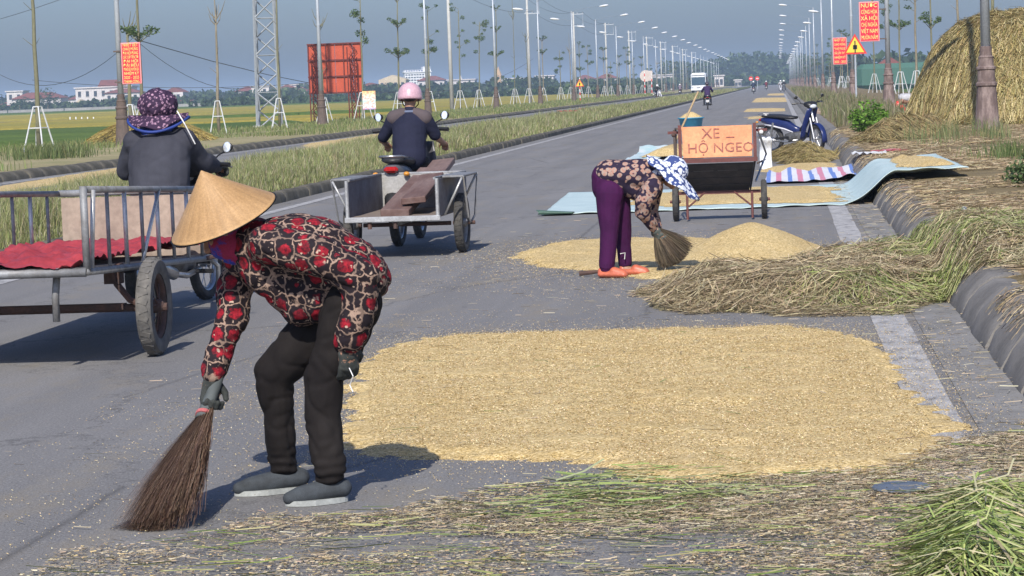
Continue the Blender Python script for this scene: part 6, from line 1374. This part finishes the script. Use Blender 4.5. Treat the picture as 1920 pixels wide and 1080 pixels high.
    sp = nd(tn, 'ShaderNodeVectorMath', operation='DISTANCE'); cc = rampn(tn, n1, [(.35, (.43, .265, .125)), (.65, (.36, .215, .095))])
    gr = nd(tn, 'ShaderNodeAttribute', attribute_name='tint'); cc = mixn(tn, 1., cc, gr.outputs['Color'], 'MULTIPLY'); f = noisen(tn, v, 140, 2, .6); cc = mixn(tn, 1., cc, rampn(tn, f, [(.35, (.88,)*3), (.7, (1.12,)*3)]), 'MULTIPLY')
    tn.links.new(cc, b.inputs['Base Color']); b.inputs['Roughness'].default_value = .5; b.inputs['Specular IOR Level'].default_value = .35; bumpn(tn, b, f, .25, .003)
    qq = Vector((0, 0, 1)).rotation_difference(up); NR, NA = 34, 192; V = []; C = []
    for i in range(NR+1):
        r = Rr*(i/NR); z = Hh*(1-(i/NR))-.004*math.sin(PI*i/NR)+.0012*(i % 2)
        for j in range(NA):
            a = 2*PI*j/NA; rr = r*(1+.002*math.sin(9*a)); k = .0012*(j % 4 == 0)*(i > 3); p = rc+qq @ Vector((rr*math.cos(a), rr*math.sin(a), z-k)); V.append(p+off)
            tnt = 1.0+.07*math.sin(a*24)*(i/NR)+.05*((j*7919 % 13)/13-.5); C.append((tnt, tnt, tnt) if i < NR-1 else (1.15, 1.15, 1.1))
    F = np.array([(i*NA+j, (i+1)*NA+j, (i+1)*NA+(j+1) % NA, i*NA+(j+1) % NA) for i in range(NR) for j in range(NA)])
    ho = npmesh('conical_hat', np.array([tuple(x) for x in V]), F, mh, smooth=True, colr=np.array(C), parent=t); md = ho.modifiers.new('t', 'SOLIDIFY'); md.thickness = .004
    put(MB().tube([rc+qq @ Vector((Rr*math.cos(2*PI*i/40), Rr*math.sin(2*PI*i/40), 0)) for i in range(40)], .0028, 6, closed=True).build('hat_rim', mh, t))
    # broom, a thing of its own
    top, tie, tip = Q(412, 700, .05), Q(384, 776, .0), Vector(G(284, 994)); tip.z = .015
    bt = thing('broom', 'reddish brown twig broom held low by the woman in the conical hat', 'broom', (tip.x, tip.y, 0)); bo_ = Vector((-tip.x, -tip.y, 0))
    mat_tw = MT('broom_twigs', .8, 0, .2); mat_gr = M('bound_grey_grip', (.10, .115, .115), col2=(.06, .07, .07), scale=30, rough=.8)
    o = MB().tube([top, top.lerp(tie, .5), tie, tie.lerp(tip, .05)], [.020, .024, .028, .030], 12).build('grip', mat_gr, bt, smooth=True); o.location = bo_
    o = MB().tube([tie.lerp(tip, .01)+Vector((0, 0, .003)), tie.lerp(tip, .03)], .033, 14).build('binding', M('pink_twine', (.45, .12, .12), rough=.8), bt); o.location = bo_
    n = 11000; ax = (tip-tie); L = ax.length; a = ax/L; sx = Vector((1, 0, .38)).normalized(); sx = (sx-a*sx.dot(a)).normalized(); sy = a.cross(sx)
    u = RNG.normal(0, .42, n).clip(-1, 1); w = RNG.normal(0, .45, n).clip(-1, 1); ln = RNG.uniform(.6, 1.08, n)*(1-.06*np.abs(u)); V = np.zeros((n, 8, 3)); ph = RNG.uniform(0, 6, n); amp = RNG.uniform(0, .022, n)
    for k, s in enumerate((0, .35, .7, 1.0)):
        ss = s*ln; sp_ = .024+(.168-.024)*ss**.85; bend = amp*np.sin(ph+s*5)
        c = np.array(tie)[None]+np.outer(ss*L, np.array(a))+np.outer(u*sp_+bend, np.array(sx))+np.outer(w*sp_*.42+bend*.5, np.array(sy)); c[:, 2] = np.maximum(c[:, 2], .004)
        wd = .0012*(1-.35*s); V[:, 2*k] = c-np.array(sx)*wd*.8-np.array(sy)*wd*.4; V[:, 2*k+1] = c+np.array(sx)*wd*.8+np.array(sy)*wd*.4
    V = V.reshape(-1, 3)+np.array(bo_); ii = np.arange(n)[:, None]*8; F = np.concatenate([ii+np.array([2*k, 2*k+1, 2*k+3, 2*k+2]) for k in range(3)])
    npmesh('bristles', V, F, mat_tw, colr=np.repeat(pal(n, [(.20, .12, .085), (.27, .17, .12), (.13, .08, .06), (.34, .24, .17)], jit=.2), 8, 0), parent=bt, kind='stuff')
woman_front()

# ------------------------------------------------------------ the second sweeper, side on, bent double
def flower_mat(name, dark, light, light2, S, thr, mid=None):
    m, t, b = newmat(name); v = coordn(t); wn = nd(t, 'ShaderNodeTexNoise', Scale=S*1.4, Detail=2.0); t.links.new(v, wn.inputs['Vector'])
    va = nd(t, 'ShaderNodeVectorMath', operation='MULTIPLY_ADD'); t.links.new(wn.outputs['Color'], va.inputs[0]); va.inputs[1].default_value = (.45/S,)*3; t.links.new(v, va.inputs[2])
    vo = nd(t, 'ShaderNodeTexVoronoi', Scale=S); t.links.new(va.outputs[0], vo.inputs['Vector']); n = noisen(t, v, S*3.2, 2, .6)
    lt = rampn(t, n, [(.42, light), (.58, light2)]); c = mixn(t, rampn(t, vo.outputs['Distance'], [(thr, (1,)*3), (thr+.06, (0,)*3)]), dark, lt)
    if mid: c = mixn(t, rampn(t, vo.outputs['Distance'], [(.12, (1,)*3), (.17, (0,)*3)]), c, mid)
    t.links.new(c, b.inputs['Base Color']); b.inputs['Roughness'].default_value = .8; b.inputs['Specular IOR Level'].default_value = .2; bumpn(t, b, noisen(t, v, 30, 3, .6), .3, .006); return m
def woman_back():
    D0 = 20.25; Q = lambda x, y, d=0.0: P(x, y, D0+d); base = Vector(G(1165, 515)); base.z = 0; off = Vector((-base.x, -base.y, 0))
    t = person('woman in purple trousers and blue and white flowered sun hat stooping to sweep rice', base)
    def put(o): o.location = off; return o
    lat = (0, 1, 0); pel, che, nk, hd = Q(1147, 343), Q(1213, 325), Q(1243, 322), Q(1262, 326)
    hN, kN, aN, heN, toN = Q(1143, 362, -.07), Q(1142, 432, -.09), Q(1139, 502, -.10), Q(1132, 512, -.10), Q(1166, 516, -.16)
    hF, kF, aF, heF, toF = Q(1155, 362, .08), Q(1168, 430, .10), Q(1171, 495, .12), Q(1172, 505, .10), Q(1206, 508, .06)
    sN, eN, wN = Q(1222, 352, -.17), Q(1205, 397, -.14), Q(1226, 428, -.03); sF, eF, wF = Q(1226, 350, .17), Q(1222, 398, .12), Q(1234, 430, .03)
    b = MB(); seg(b, [pel, che], [.085, .09], lat, 1.2); seg(b, [che, nk, hd], [.09, .05, .05]); seg(b, [sN, sF], [.05, .05])
    for x in ((sN, eN, wN), (sF, eF, wF)): seg(b, x, [.045, .036, .024])
    for h, k, a, he, to in ((hN, kN, aN, heN, toN), (hF, kF, aF, heF, toF)): seg(b, [pel, h, k, a], [.08, .075, .052, .036]); seg(b, [a, he, to], [.033, .03, .02])
    R_, q = head_mb(b, hd, (.72, -.12, -.66), (.66, 0, .75), .97); hand(b, wN, (.5, .1, -.8), (.3, .6, 0), .15, .9, 1); hand(b, wF, (.5, -.1, -.8), (.3, -.6, 0), .15, .9, -1)
    put(mobj('body', remeshed(b, .0075, 2), mat_skin, t)); face_bits(q, R_, t, off, .97)
    tr = MB(); seg(tr, [Q(1136, 333), Q(1140, 352)], [.118, .128], lat, 1.15, 18); seg(tr, [hN, Q(1141, 395, -.08), kN, Q(1140, 465, -.10), Q(1138, 498, -.10)], [.118, .098, .078, .068, .066]); seg(tr, [hF, Q(1163, 395, .09), kF, Q(1170, 460, .11), Q(1172, 492, .12)], [.112, .092, .072, .062, .060])
    put(mobj('trousers', remeshed(tr, .009, 3, folds(.006, 5, (1.2, 1.2, .5), 1, .12)), cloth('purple_trousers', (.060, .010, .060), (.042, .008, .045), 6), t))
    put(MB().tube([Q(1163, 476, .02), Q(1172, 474, .02), Q(1171, 486, .02)], .004, 4).build('ankle_print', mat_swht, t))
    bl = MB(); seg(bl, [Q(1141, 326), Q(1172, 326), Q(1205, 326), Q(1228, 331)], [.118, .124, .126, .095], lat, 1.28, 18); seg(bl, [Q(1165, 338), Q(1192, 356), Q(1200, 366)], [.11, .085, .05], lat, 1.25, 16); seg(bl, [Q(1226, 326), Q(1240, 324)], [.09, .074]); seg(bl, [sN, sF], [.078, .078])
    seg(bl, [sN, Q(1208, 376, -.17), eN, Q(1220, 418, -.07), Q(1226, 426, -.03)], [.084, .078, .066, .050, .044]); seg(bl, [sF, eF, Q(1232, 424, .04)], [.078, .062, .044])
    put(mobj('blouse', remeshed(bl, .0095, 8, folds(.011, 7)), flower_mat('peach_flower_blouse', (.026, .018, .038), (.38, .20, .15), (.33, .26, .22), 20, .47, (.12, .05, .06)), t))
    mh = flower_mat('blue_white_flower_hat', (.045, .07, .20), (.72, .74, .80), (.62, .68, .78), 27, .52, (.12, .17, .34))
    # bonnet with wide brim and neck flap
    hu = (q(0, 0, 1)-q(0, 0, 0)).normalized(); hf = (q(0, 1, 0)-q(0, 0, 0)).normalized(); hr = hf.cross(hu); hm = MB()
    hm.ball(q(0, -.015, .045), (.098, .115, .095), 20, 12, rot=R_); put(mobj('hat_crown', remeshed(hm, .008, 2, folds(.005, 20)), mh, t))
    br = MB(); c = q(0, .0, .035)
    def bf(u, v):
        a = 2*PI*u; rr = .095+.135*v*(1+.25*max(0, math.cos(a))); w_ = .012*math.sin(a*7+1)*v
        return c+(hf*math.cos(a)*1.12+hr*math.sin(a))*rr-hu*(.055*v**1.4+.03*v*abs(math.sin(a)))+hu*w_
    br.grid(bf, 64, 8); o = put(br.build('hat_brim', mh, t, smooth=True)); md = o.modifiers.new('t', 'SOLIDIFY'); md.thickness = .003
    fl = MB()
    def ff(u, v):
        a = PI*(.42+1.16*u); p = c+(hf*math.cos(a)*1.1+hr*math.sin(a))*(.10+.03*v)-hu*.03; dn = (-hf*.75-hu*.35); return p+dn*v*.17+Vector((0, 0, -.04*v))+hr*.010*math.sin(u*22)*v
    fl.grid(ff, 40, 10); o = put(fl.build('neck_flap', mh, t, smooth=True)); md = o.modifiers.new('t', 'SOLIDIFY'); md.thickness = .003
    mg = M('grey_glove', (.10, .12, .11), col2=(.05, .06, .055), scale=30, rough=.9)
    g = MB(); hand(g, wN, (.5, .1, -.8), (.3, .6, 0), .155, .9, 1, .0125); g.capsule(wN, wN.lerp(eN, .12), .030, .034); put(mobj('glove', remeshed(g, .006, 2), mg, t))
    g = MB(); hand(g, wF, (.5, -.1, -.8), (.3, -.6, 0), .155, .9, -1, .0125); put(mobj('glove', remeshed(g, .006, 2), mg, t))
    ms = M('orange_rubber_clog', (.55, .14, .075), rough=.45, var=.12, bump=0)
    for he, to in ((heN, toN), (heF, toF)):
        he = Vector((he.x, he.y, 0)); to = Vector((to.x, to.y, 0)); d = (to-he).normalized(); sd = Vector((-d.y, d.x, 0)); L = (to-he).length+.07; u = MB(); h0 = he-d*.02; z = lambda a: Vector((0, 0, a))
        seg(u, [h0+z(.030), h0+d*L*.45+z(.030), h0+d*L*.9+z(.026)], [.028, .030, .024], sd, 1.7); seg(u, [h0+d*L*.5+z(.05), h0+d*L*.85+z(.036)], [.038, .028], sd, 1.2); seg(u, [h0+z(.03), h0+z(.055)], [.030, .030]); put(mobj('clog', remeshed(u, .007, 2), ms, t))
    tie, tip = Q(1232, 432, .0), Q(1272, 486, .0); bt = thing('broom', 'short fanned grass broom held by the woman in purple trousers', 'broom', (tip.x, tip.y, 0)); bo_ = Vector((-tip.x, -tip.y, 0))
    o = MB().tube([Q(1222, 414), Q(1230, 428), Q(1240, 442)], [.016, .022, .034], 10).build('grip', M('grey_green_grip', (.13, .14, .11), rough=.9), bt, smooth=True); o.location = bo_
    n = 6000; a_ = (tip-tie); L = a_.length*1.0; a = a_/L; sx = a.cross(Vector((0, 1, 0))).normalized(); sy = Vector((0, 1, 0)); u = RNG.normal(0, .5, n).clip(-1.1, 1.1); w = RNG.normal(0, .4, n).clip(-1, 1); ln = RNG.uniform(.7, 1.12, n)*(1-.12*np.abs(u)); V = np.zeros((n, 6, 3)); cv = RNG.normal(0, .02, n)
    for k, s in enumerate((0, .5, 1.0)):
        ss = s*ln; sp_ = .028+.11*ss**.8; c = np.array(tie)[None]+np.outer(ss*L, np.array(a))+np.outer(u*sp_+cv*s, np.array(sx))+np.outer(w*sp_*.6, np.array(sy)); c[:, 2] = np.maximum(c[:, 2], .012); wd = .0016*(1-.4*s)
        V[:, 2*k] = c-np.array(sx)*wd; V[:, 2*k+1] = c+np.array(sx)*wd
    V = V.reshape(-1, 3)+np.array(bo_); ii = np.arange(n)[:, None]*6; F = np.concatenate([ii+np.array([2*k, 2*k+1, 2*k+3, 2*k+2]) for k in range(2)])
    npmesh('bristles', V, F, bpy.data.materials['broom_twigs'], colr=np.repeat(pal(n, [(.060, .047, .032), (.09, .068, .045), (.04, .032, .022), (.13, .10, .065)], jit=.2), 6, 0), parent=bt, kind='stuff')
    o = MB().tube([Q(1086, 513, .1), Q(1105, 511, .1), Q(1132, 508, .1)], [.02, .018, .010], 8).build('stick', mat_rust); tag(o, 'short dark stick lying on the road behind the orange clogs', 'stick')
woman_back()

# ------------------------------------------------------------ riders
def rider(label, Q, J, cols, big=False, head='helmet', vox=.012, grp='people riding motorbikes', base=None, fwd=(0, 1, 0)):
    t = person(label, base, grp); off = Vector((-base.x, -base.y, -base.z))
    def put(o): o.location = off; return o
    lat = Vector((fwd[1], -fwd[0], 0)); f = Vector(fwd); g = lambda k: J[k]
    b = MB(); seg(b, [g('pel'), g('che')], [.09, .10], lat, 1.2); seg(b, [g('che'), g('nk'), g('hd')], [.09, .052, .055]); seg(b, [g('shL'), g('shR')], [.055, .055])
    for s in 'LR':
        seg(b, [g('sh'+s), g('el'+s), g('wr'+s)], [.046, .038, .026]); hand(b, g('wr'+s), f+Vector((0, 0, -.2)), (0, 0, -1), .16, .8, 1 if s == 'L' else -1)
        seg(b, [g('pel'), g('hp'+s), g('kn'+s), g('an'+s)], [.08, .075, .055, .038]); seg(b, [g('an'+s), g('an'+s)+f*.15+Vector((0, 0, -.05))], [.036, .026])
    R_, q = head_mb(b, g('hd'), f, (0, 0, 1), 1.0); put(mobj('body', remeshed(b, vox*.65, 2), mat_skin, t))
    if vox < .02: face_bits(q, R_, t, off)
    B = 1.3 if big else 1.0; s_ = MB(); P0, C0 = g('pel'), g('che')
    seg(s_, [P0+Vector((0, 0, -.02)), P0.lerp(C0, .5), C0, C0.lerp(g('nk'), .45)], [.135*B, .138*B, .138*B, .10*B], lat, 1.28, 18); seg(s_, [g('shL'), g('shR')], [.085*B, .085*B]); seg(s_, [C0.lerp(g('nk'), .4), g('nk')], [.08*B, .062])
    for s in 'LR':
        pts = [g('sh'+s), g('sh'+s).lerp(g('el'+s), .55), g('el'+s)]; rs = [.082*B, .074*B, .068*B]
        if cols.get('long', True): pts += [g('el'+s).lerp(g('wr'+s), .5), g('wr'+s)]; rs += [.060*B, .045]
        else: pts[2] = g('sh'+s).lerp(g('el'+s), .85)
        seg(s_, pts, rs)
    put(mobj(cols.get('top_name', 'shirt'), remeshed(s_, vox, 3, folds(.010*B, 5, (1, 1, .7))), cols['top'], t))
    tr = MB(); seg(tr, [P0+f*.03+Vector((0, 0, -.04)), P0+f*.03+Vector((0, 0, -.08))], [.11, .12], lat, 1.3)
    for s in 'LR': seg(tr, [g('hp'+s), g('kn'+s), g('an'+s)], [.105, .082, .062])
    put(mobj('trousers', remeshed(tr, vox, 3, folds(.007, 9)), cols['low'], t))
    for s in 'LR': u = MB(); seg(u, [g('an'+s)+Vector((0, 0, -.04))-f*.03, g('an'+s)+f*.16+Vector((0, 0, -.06))], [.042, .032]); put(mobj('shoe', remeshed(u, vox, 1), mat_blackp, t))
    hr = MB().ball(q(0, -.018, .03), (.080, .096, .086), 14, 10, rot=R_); put(mobj('hair', remeshed(hr, .011, 1), mat_hair, t))
    if head == 'helmet':
        hm = MB(); n = 22; vs = []; prof = []
        for i in range(9):
            a = PI/2*i/8; prof.append((.120*math.sin(a), .122*math.cos(a)))
        prof += [(.123, -.02), (.124, -.035), (.116, -.042)]; hm.lathe(q(0, -.008, .022), prof, 26, tuple(R_ @ Vector((0, .12, 1))), sx=.93, sy=1.08, cap=False)
        o = put(hm.build('helmet', cols['hat'], t, smooth=True)); md = o.modifiers.new('t', 'SOLIDIFY'); md.thickness = .012
        for k in range(3): x = (k-1)*.035; put(MB().tube([q(x, -.02+.0, .148), q(x*1.15, -.085, .12), q(x*1.2, -.128, .05)], .006, 5).build('helmet_rib', cols['hat'], t, smooth=True))
        for s in (-1, 1): put(MB().tube([q(s*.085, -.02, -.02), q(s*.078, .03, -.07), q(s*.03, .062, -.112)], .006, 5).build('strap', mat_blackp, t))
    return t, q, R_, put
# woman with the huge flowered hat on the left
Q = lambda x, y, d=18.3: P(x, y, d)
bs = Vector((-4.44, 18.25, 0))
J = dict(pel=Q(300, 352, 18.15), che=Q(300, 292, 18.25), nk=Q(300, 244, 18.3), hd=Q(297, 214, 18.33), shL=Q(258, 268, 18.3), shR=Q(342, 266, 18.3), elL=Q(240, 318, 18.45), elR=Q(377, 304, 18.5), wrL=Q(262, 322, 18.85), wrR=Q(407, 312, 18.85),
         hpL=Q(282, 375, 18.2), hpR=Q(318, 375, 18.2), knL=Q(272, 405, 18.65), knR=Q(330, 405, 18.65), anL=Q(270, 495, 18.5), anR=Q(336, 495, 18.5))
t, q, R_, put = rider('stout woman in dark grey jacket and huge purple flowered hat riding off at left', Q, J, dict(top=cloth('charcoal_jacket', (.060, .062, .078), (.042, .043, .055), 3), low=cloth('dark_trousers', (.02, .02, .025)), top_name='jacket'), big=True, head='hat', base=bs)
mat_fh = flower_mat('purple_flower_hat_print', (.040, .022, .050), (.42, .25, .34), (.10, .06, .11), 38, .34, None); mat_bt = M('blue_trim', (.02, .05, .26), rough=.7)
hm = MB(); hm.ball(q(0, -.005, .065), (.150, .150, .125), 22, 14, rot=R_); put(mobj('hat_crown', remeshed(hm, .010, 2, folds(.014, 20)), mat_fh, t))
hc = q(0, 0, .015)
g = MB().grid(lambda u, v: hc+Vector(((.115+.105*v)*math.cos(2*PI*u)*1.0, (.115+.085*v)*math.sin(2*PI*u), -.03-.05*v-.045*v*(math.sin(2*PI*u) < 0)*abs(math.sin(2*PI*u))+.012*math.sin(u*2*PI*6)*v+.05*v*math.cos(2*PI*u)**2)), 72, 8); o = put(g.build('hat_brim', mat_fh, t, smooth=True)); md = o.modifiers.new('t', 'SOLIDIFY'); md.thickness = .012
g = MB().tube([hc+Vector((.222*math.cos(2*PI*i/48), .202*math.sin(2*PI*i/48), -.092-.050*(math.sin(2*PI*i/48) < 0)*abs(math.sin(2*PI*i/48))+.05*math.cos(2*PI*i/48)**2)) for i in range(48)], .011, 6, closed=True); put(g.build('hat_trim', mat_bt, t, smooth=True))
sk = MB().grid(lambda u, v: hc+Vector(((.13+.02*v)*math.cos(PI+PI*u), -(.12+.03*v)*abs(math.sin(PI+PI*u)), -.06-.10*v)), 30, 5); put(sk.build('neck_cloth', mat_bt, t, smooth=True))
put(MB().tube([Q(332, 208, 18.1), Q(346, 232, 18.05), Q(366, 270, 18.08)], .0045, 6).build('white_cord', mat_swht, t))
gl = MB(); hand(gl, J['wrR'], Vector((.3, 1, -.1)), (0, 0, -1), .17, .9, -1, .014); gl.capsule(J['wrR'], J['wrR']+Vector((-.04, 0, 0)), .035, .035); put(mobj('glove', remeshed(gl, .007, 2), bpy.data.materials['dark_wool_glove'], t))
# man with the pink helmet
Q = lambda x, y, d=25.8: P(x, y, d); bs = Vector((-3.76, 25.75, 0))
J = dict(pel=Q(767, 293, 25.65), che=Q(767, 243, 25.75), nk=Q(768, 207, 25.8), hd=Q(769, 183, 25.83), shL=Q(740, 222, 25.8), shR=Q(796, 222, 25.8), elL=Q(716, 262, 25.9), elR=Q(818, 257, 25.9), wrL=Q(724, 270, 26.15), wrR=Q(832, 268, 26.2),
         hpL=Q(755, 303, 25.7), hpR=Q(780, 303, 25.7), knL=Q(742, 306, 26.1), knR=Q(792, 306, 26.1), anL=Q(744, 372, 25.95), anR=Q(790, 372, 25.95))
mpk = M('pink_helmet_paint', (.60, .38, .44), rough=.32, var=.1, bump=0)
t, q, R_, put = rider('man in navy short sleeved shirt and pink helmet riding off in mid picture', Q, J, dict(top=cloth('navy_shirt', (.022, .024, .048), (.016, .018, .036), 5), low=cloth('brown_black_trousers', (.022, .018, .018)), hat=mpk, long=False), base=bs)
rg = MB()
for s in 'LR': seg(rg, [J['nk'].lerp(J['sh'+s], .45)+Vector((0, -.008, -.005)), J['sh'+s]+Vector((0, -.010, .004))], [.072, .083])
put(mobj('raglan_shoulder', remeshed(rg, .011, 3), cloth('taupe_cloth', (.105, .085, .09), (.085, .07, .075), 5), t))
put(MB().tube([J['nk']+Vector((.068*math.cos(2*PI*i/24), .064*math.sin(2*PI*i/24), -.012)) for i in range(24)], .014, 6, closed=True).build('collar', cloth('pale_blue_collar', (.16, .19, .28)), t, smooth=True))
# small far riders: (px of wheel contact, distance, height of cloth colours)
def far_rider(lb, px, D, top, low, bikep, heading, lanex=None, mlabel='', helmet=None):
    c = P(px, 170, D); X = c.x; bs = Vector((X, D, 0)); rz = heading
    motorbike(mlabel, (X, D, 0), rz, bikep, mat_blackp, 'small far motorbikes', fine=False)
    R3 = Matrix.Rotation(rz, 3, 'Z'); w = lambda x, y, z: bs+R3 @ Vector((x, y, z))
    J = dict(pel=w(-.28, 0, .86), che=w(-.18, 0, 1.14), nk=w(-.12, 0, 1.34), hd=w(-.08, 0, 1.47), shL=w(-.13, .17, 1.27), shR=w(-.13, -.17, 1.27), elL=w(.06, .30, 1.08), elR=w(.06, -.30, 1.08), wrL=w(.26, .30, 1.05), wrR=w(.26, -.30, 1.05), hpL=w(-.24, .09, .84), hpR=w(-.24, -.09, .84), knL=w(.14, .16, .72), knR=w(.14, -.16, .72), anL=w(.02, .19, .33), anR=w(.02, -.19, .33))
    return rider(lb, None, J, dict(top=top, low=low, hat=helmet or mat_swht), vox=.022, base=bs, fwd=tuple(R3 @ Vector((1, 0, 0))))
ct = lambda n, c: cloth(n, c)
far_rider('rider in dark purple top seen from behind on the road beyond the basin', 1326, 150, ct('plum_shirt', (.05, .03, .09)), ct('dark_cotton', (.02, .02, .025)), mat_grey, PI/2+.03, mlabel='dark motorbike riding away on the road beyond the basin', helmet=M('dark_helmet', (.05, .04, .06), rough=.4))
far_rider('far rider in a dark blue shirt under the two round signs', 1413, 330, ct('navy_far', (.03, .04, .08)), ct('black_far', (.02, .02, .02)), mat_white, PI/2, mlabel='far pale motorbike under the two round signs')
far_rider('far rider in red near the end of the road', 1437, 450, ct('red_far', (.18, .03, .04)), ct('black_far2', (.02, .02, .02)), mat_grey, PI/2, mlabel='far dark motorbike near the end of the road')
far_rider('left one of two far riders coming along the right edge of the road', 1464, 350, ct('white_far', (.5, .5, .52)), ct('black_far3', (.03, .03, .04)), mat_white, -PI/2, mlabel='far white motorbike coming towards the camera')
far_rider('right one of two far riders, in dark clothes, at the right edge of the road', 1470, 345, ct('dark_far', (.04, .04, .05)), ct('black_far4', (.02, .02, .02)), mat_grey, -PI/2, mlabel='far dark motorbike beside the white one')
far_rider('rider with pale helmet on the far carriageway right of the striped posts', 1233, 290, ct('black_far5', (.03, .03, .035)), ct('black_far6', (.02, .02, .02)), mat_white, -PI/2+.5, mlabel='dark and white motorbike on the far carriageway by the striped posts')
far_rider('rider in grey on the far carriageway left of the bus', 1275, 380, ct('grey_far', (.2, .16, .2)), ct('black_far7', (.02, .02, .02)), mat_grey, PI/2, mlabel='small grey motorbike on the far carriageway left of the bus')
# someone stooping behind the straw heap
def stooper():
    D = 92; Q = lambda x, y, d=0.0: P(x, y, D+d); base = Q(1698, 212); base.z = .3; off = Vector((-base.x, -base.y, -.3)); t = person('person in white top stooping at the left edge of the big straw heap', base)
    b = MB(); seg(b, [Q(1710, 190), Q(1690, 188), Q(1686, 194)], [.12, .11, .08], (0, 1, 0), 1.2); seg(b, [Q(1710, 192), Q(1698, 205), Q(1700, 216)], [.1, .07, .05]); seg(b, [Q(1713, 192), Q(1706, 206, .2), Q(1708, 216, .2)], [.1, .07, .05]); seg(b, [Q(1692, 188, -.15), Q(1685, 198, -.2), Q(1678, 203, -.2)], [.05, .04, .03]); head_mb(b, Q(1684, 196), (-.7, 0, -.7), (-.6, 0, .7))
    o = mobj('body', remeshed(b, .014, 1), mat_skin, t); o.location = off
    s = MB(); seg(s, [Q(1711, 184), Q(1692, 183)], [.17, .15], (0, 1, 0), 1.2); o = mobj('shirt', remeshed(s, .016, 2, folds(.01)), bpy.data.materials['white_far'], t); o.location = off
    s = MB(); seg(s, [Q(1712, 192), Q(1700, 203), Q(1702, 214)], [.15, .10, .07]); o = mobj('trousers', remeshed(s, .016, 2), mat_blackp, t); o.location = off
    s = MB(); s.ball(Q(1684, 196), (.13, .13, .13)); s.capsule(Q(1688, 199, -.1), Q(1696, 206, -.1), .09, .08); o = mobj('red_scarf', remeshed(s, .016, 2, folds(.01)), mat_sred, t); o.location = off
stooper()

# ------------------------------------------------------------------ the air
hz = MB().box((0, 2500, 14.0), (9200, 5400, 31.6)); ho = hz.build('haze', None, kind='stuff')
hm = bpy.data.materials.new('air'); hm.use_nodes = True; ht = hm.node_tree; ht.nodes.remove(ht.nodes['Principled BSDF'])
pv = ht.nodes.new('ShaderNodeVolumePrincipled'); pv.inputs['Color'].default_value = (.60, .78, 1, 1)
pv.inputs['Density'].default_value = .00034; pv.inputs['Anisotropy'].default_value = .0
ht.links.new(pv.outputs[0], ht.nodes['Material Output'].inputs['Volume']); ho.data.materials.append(hm)
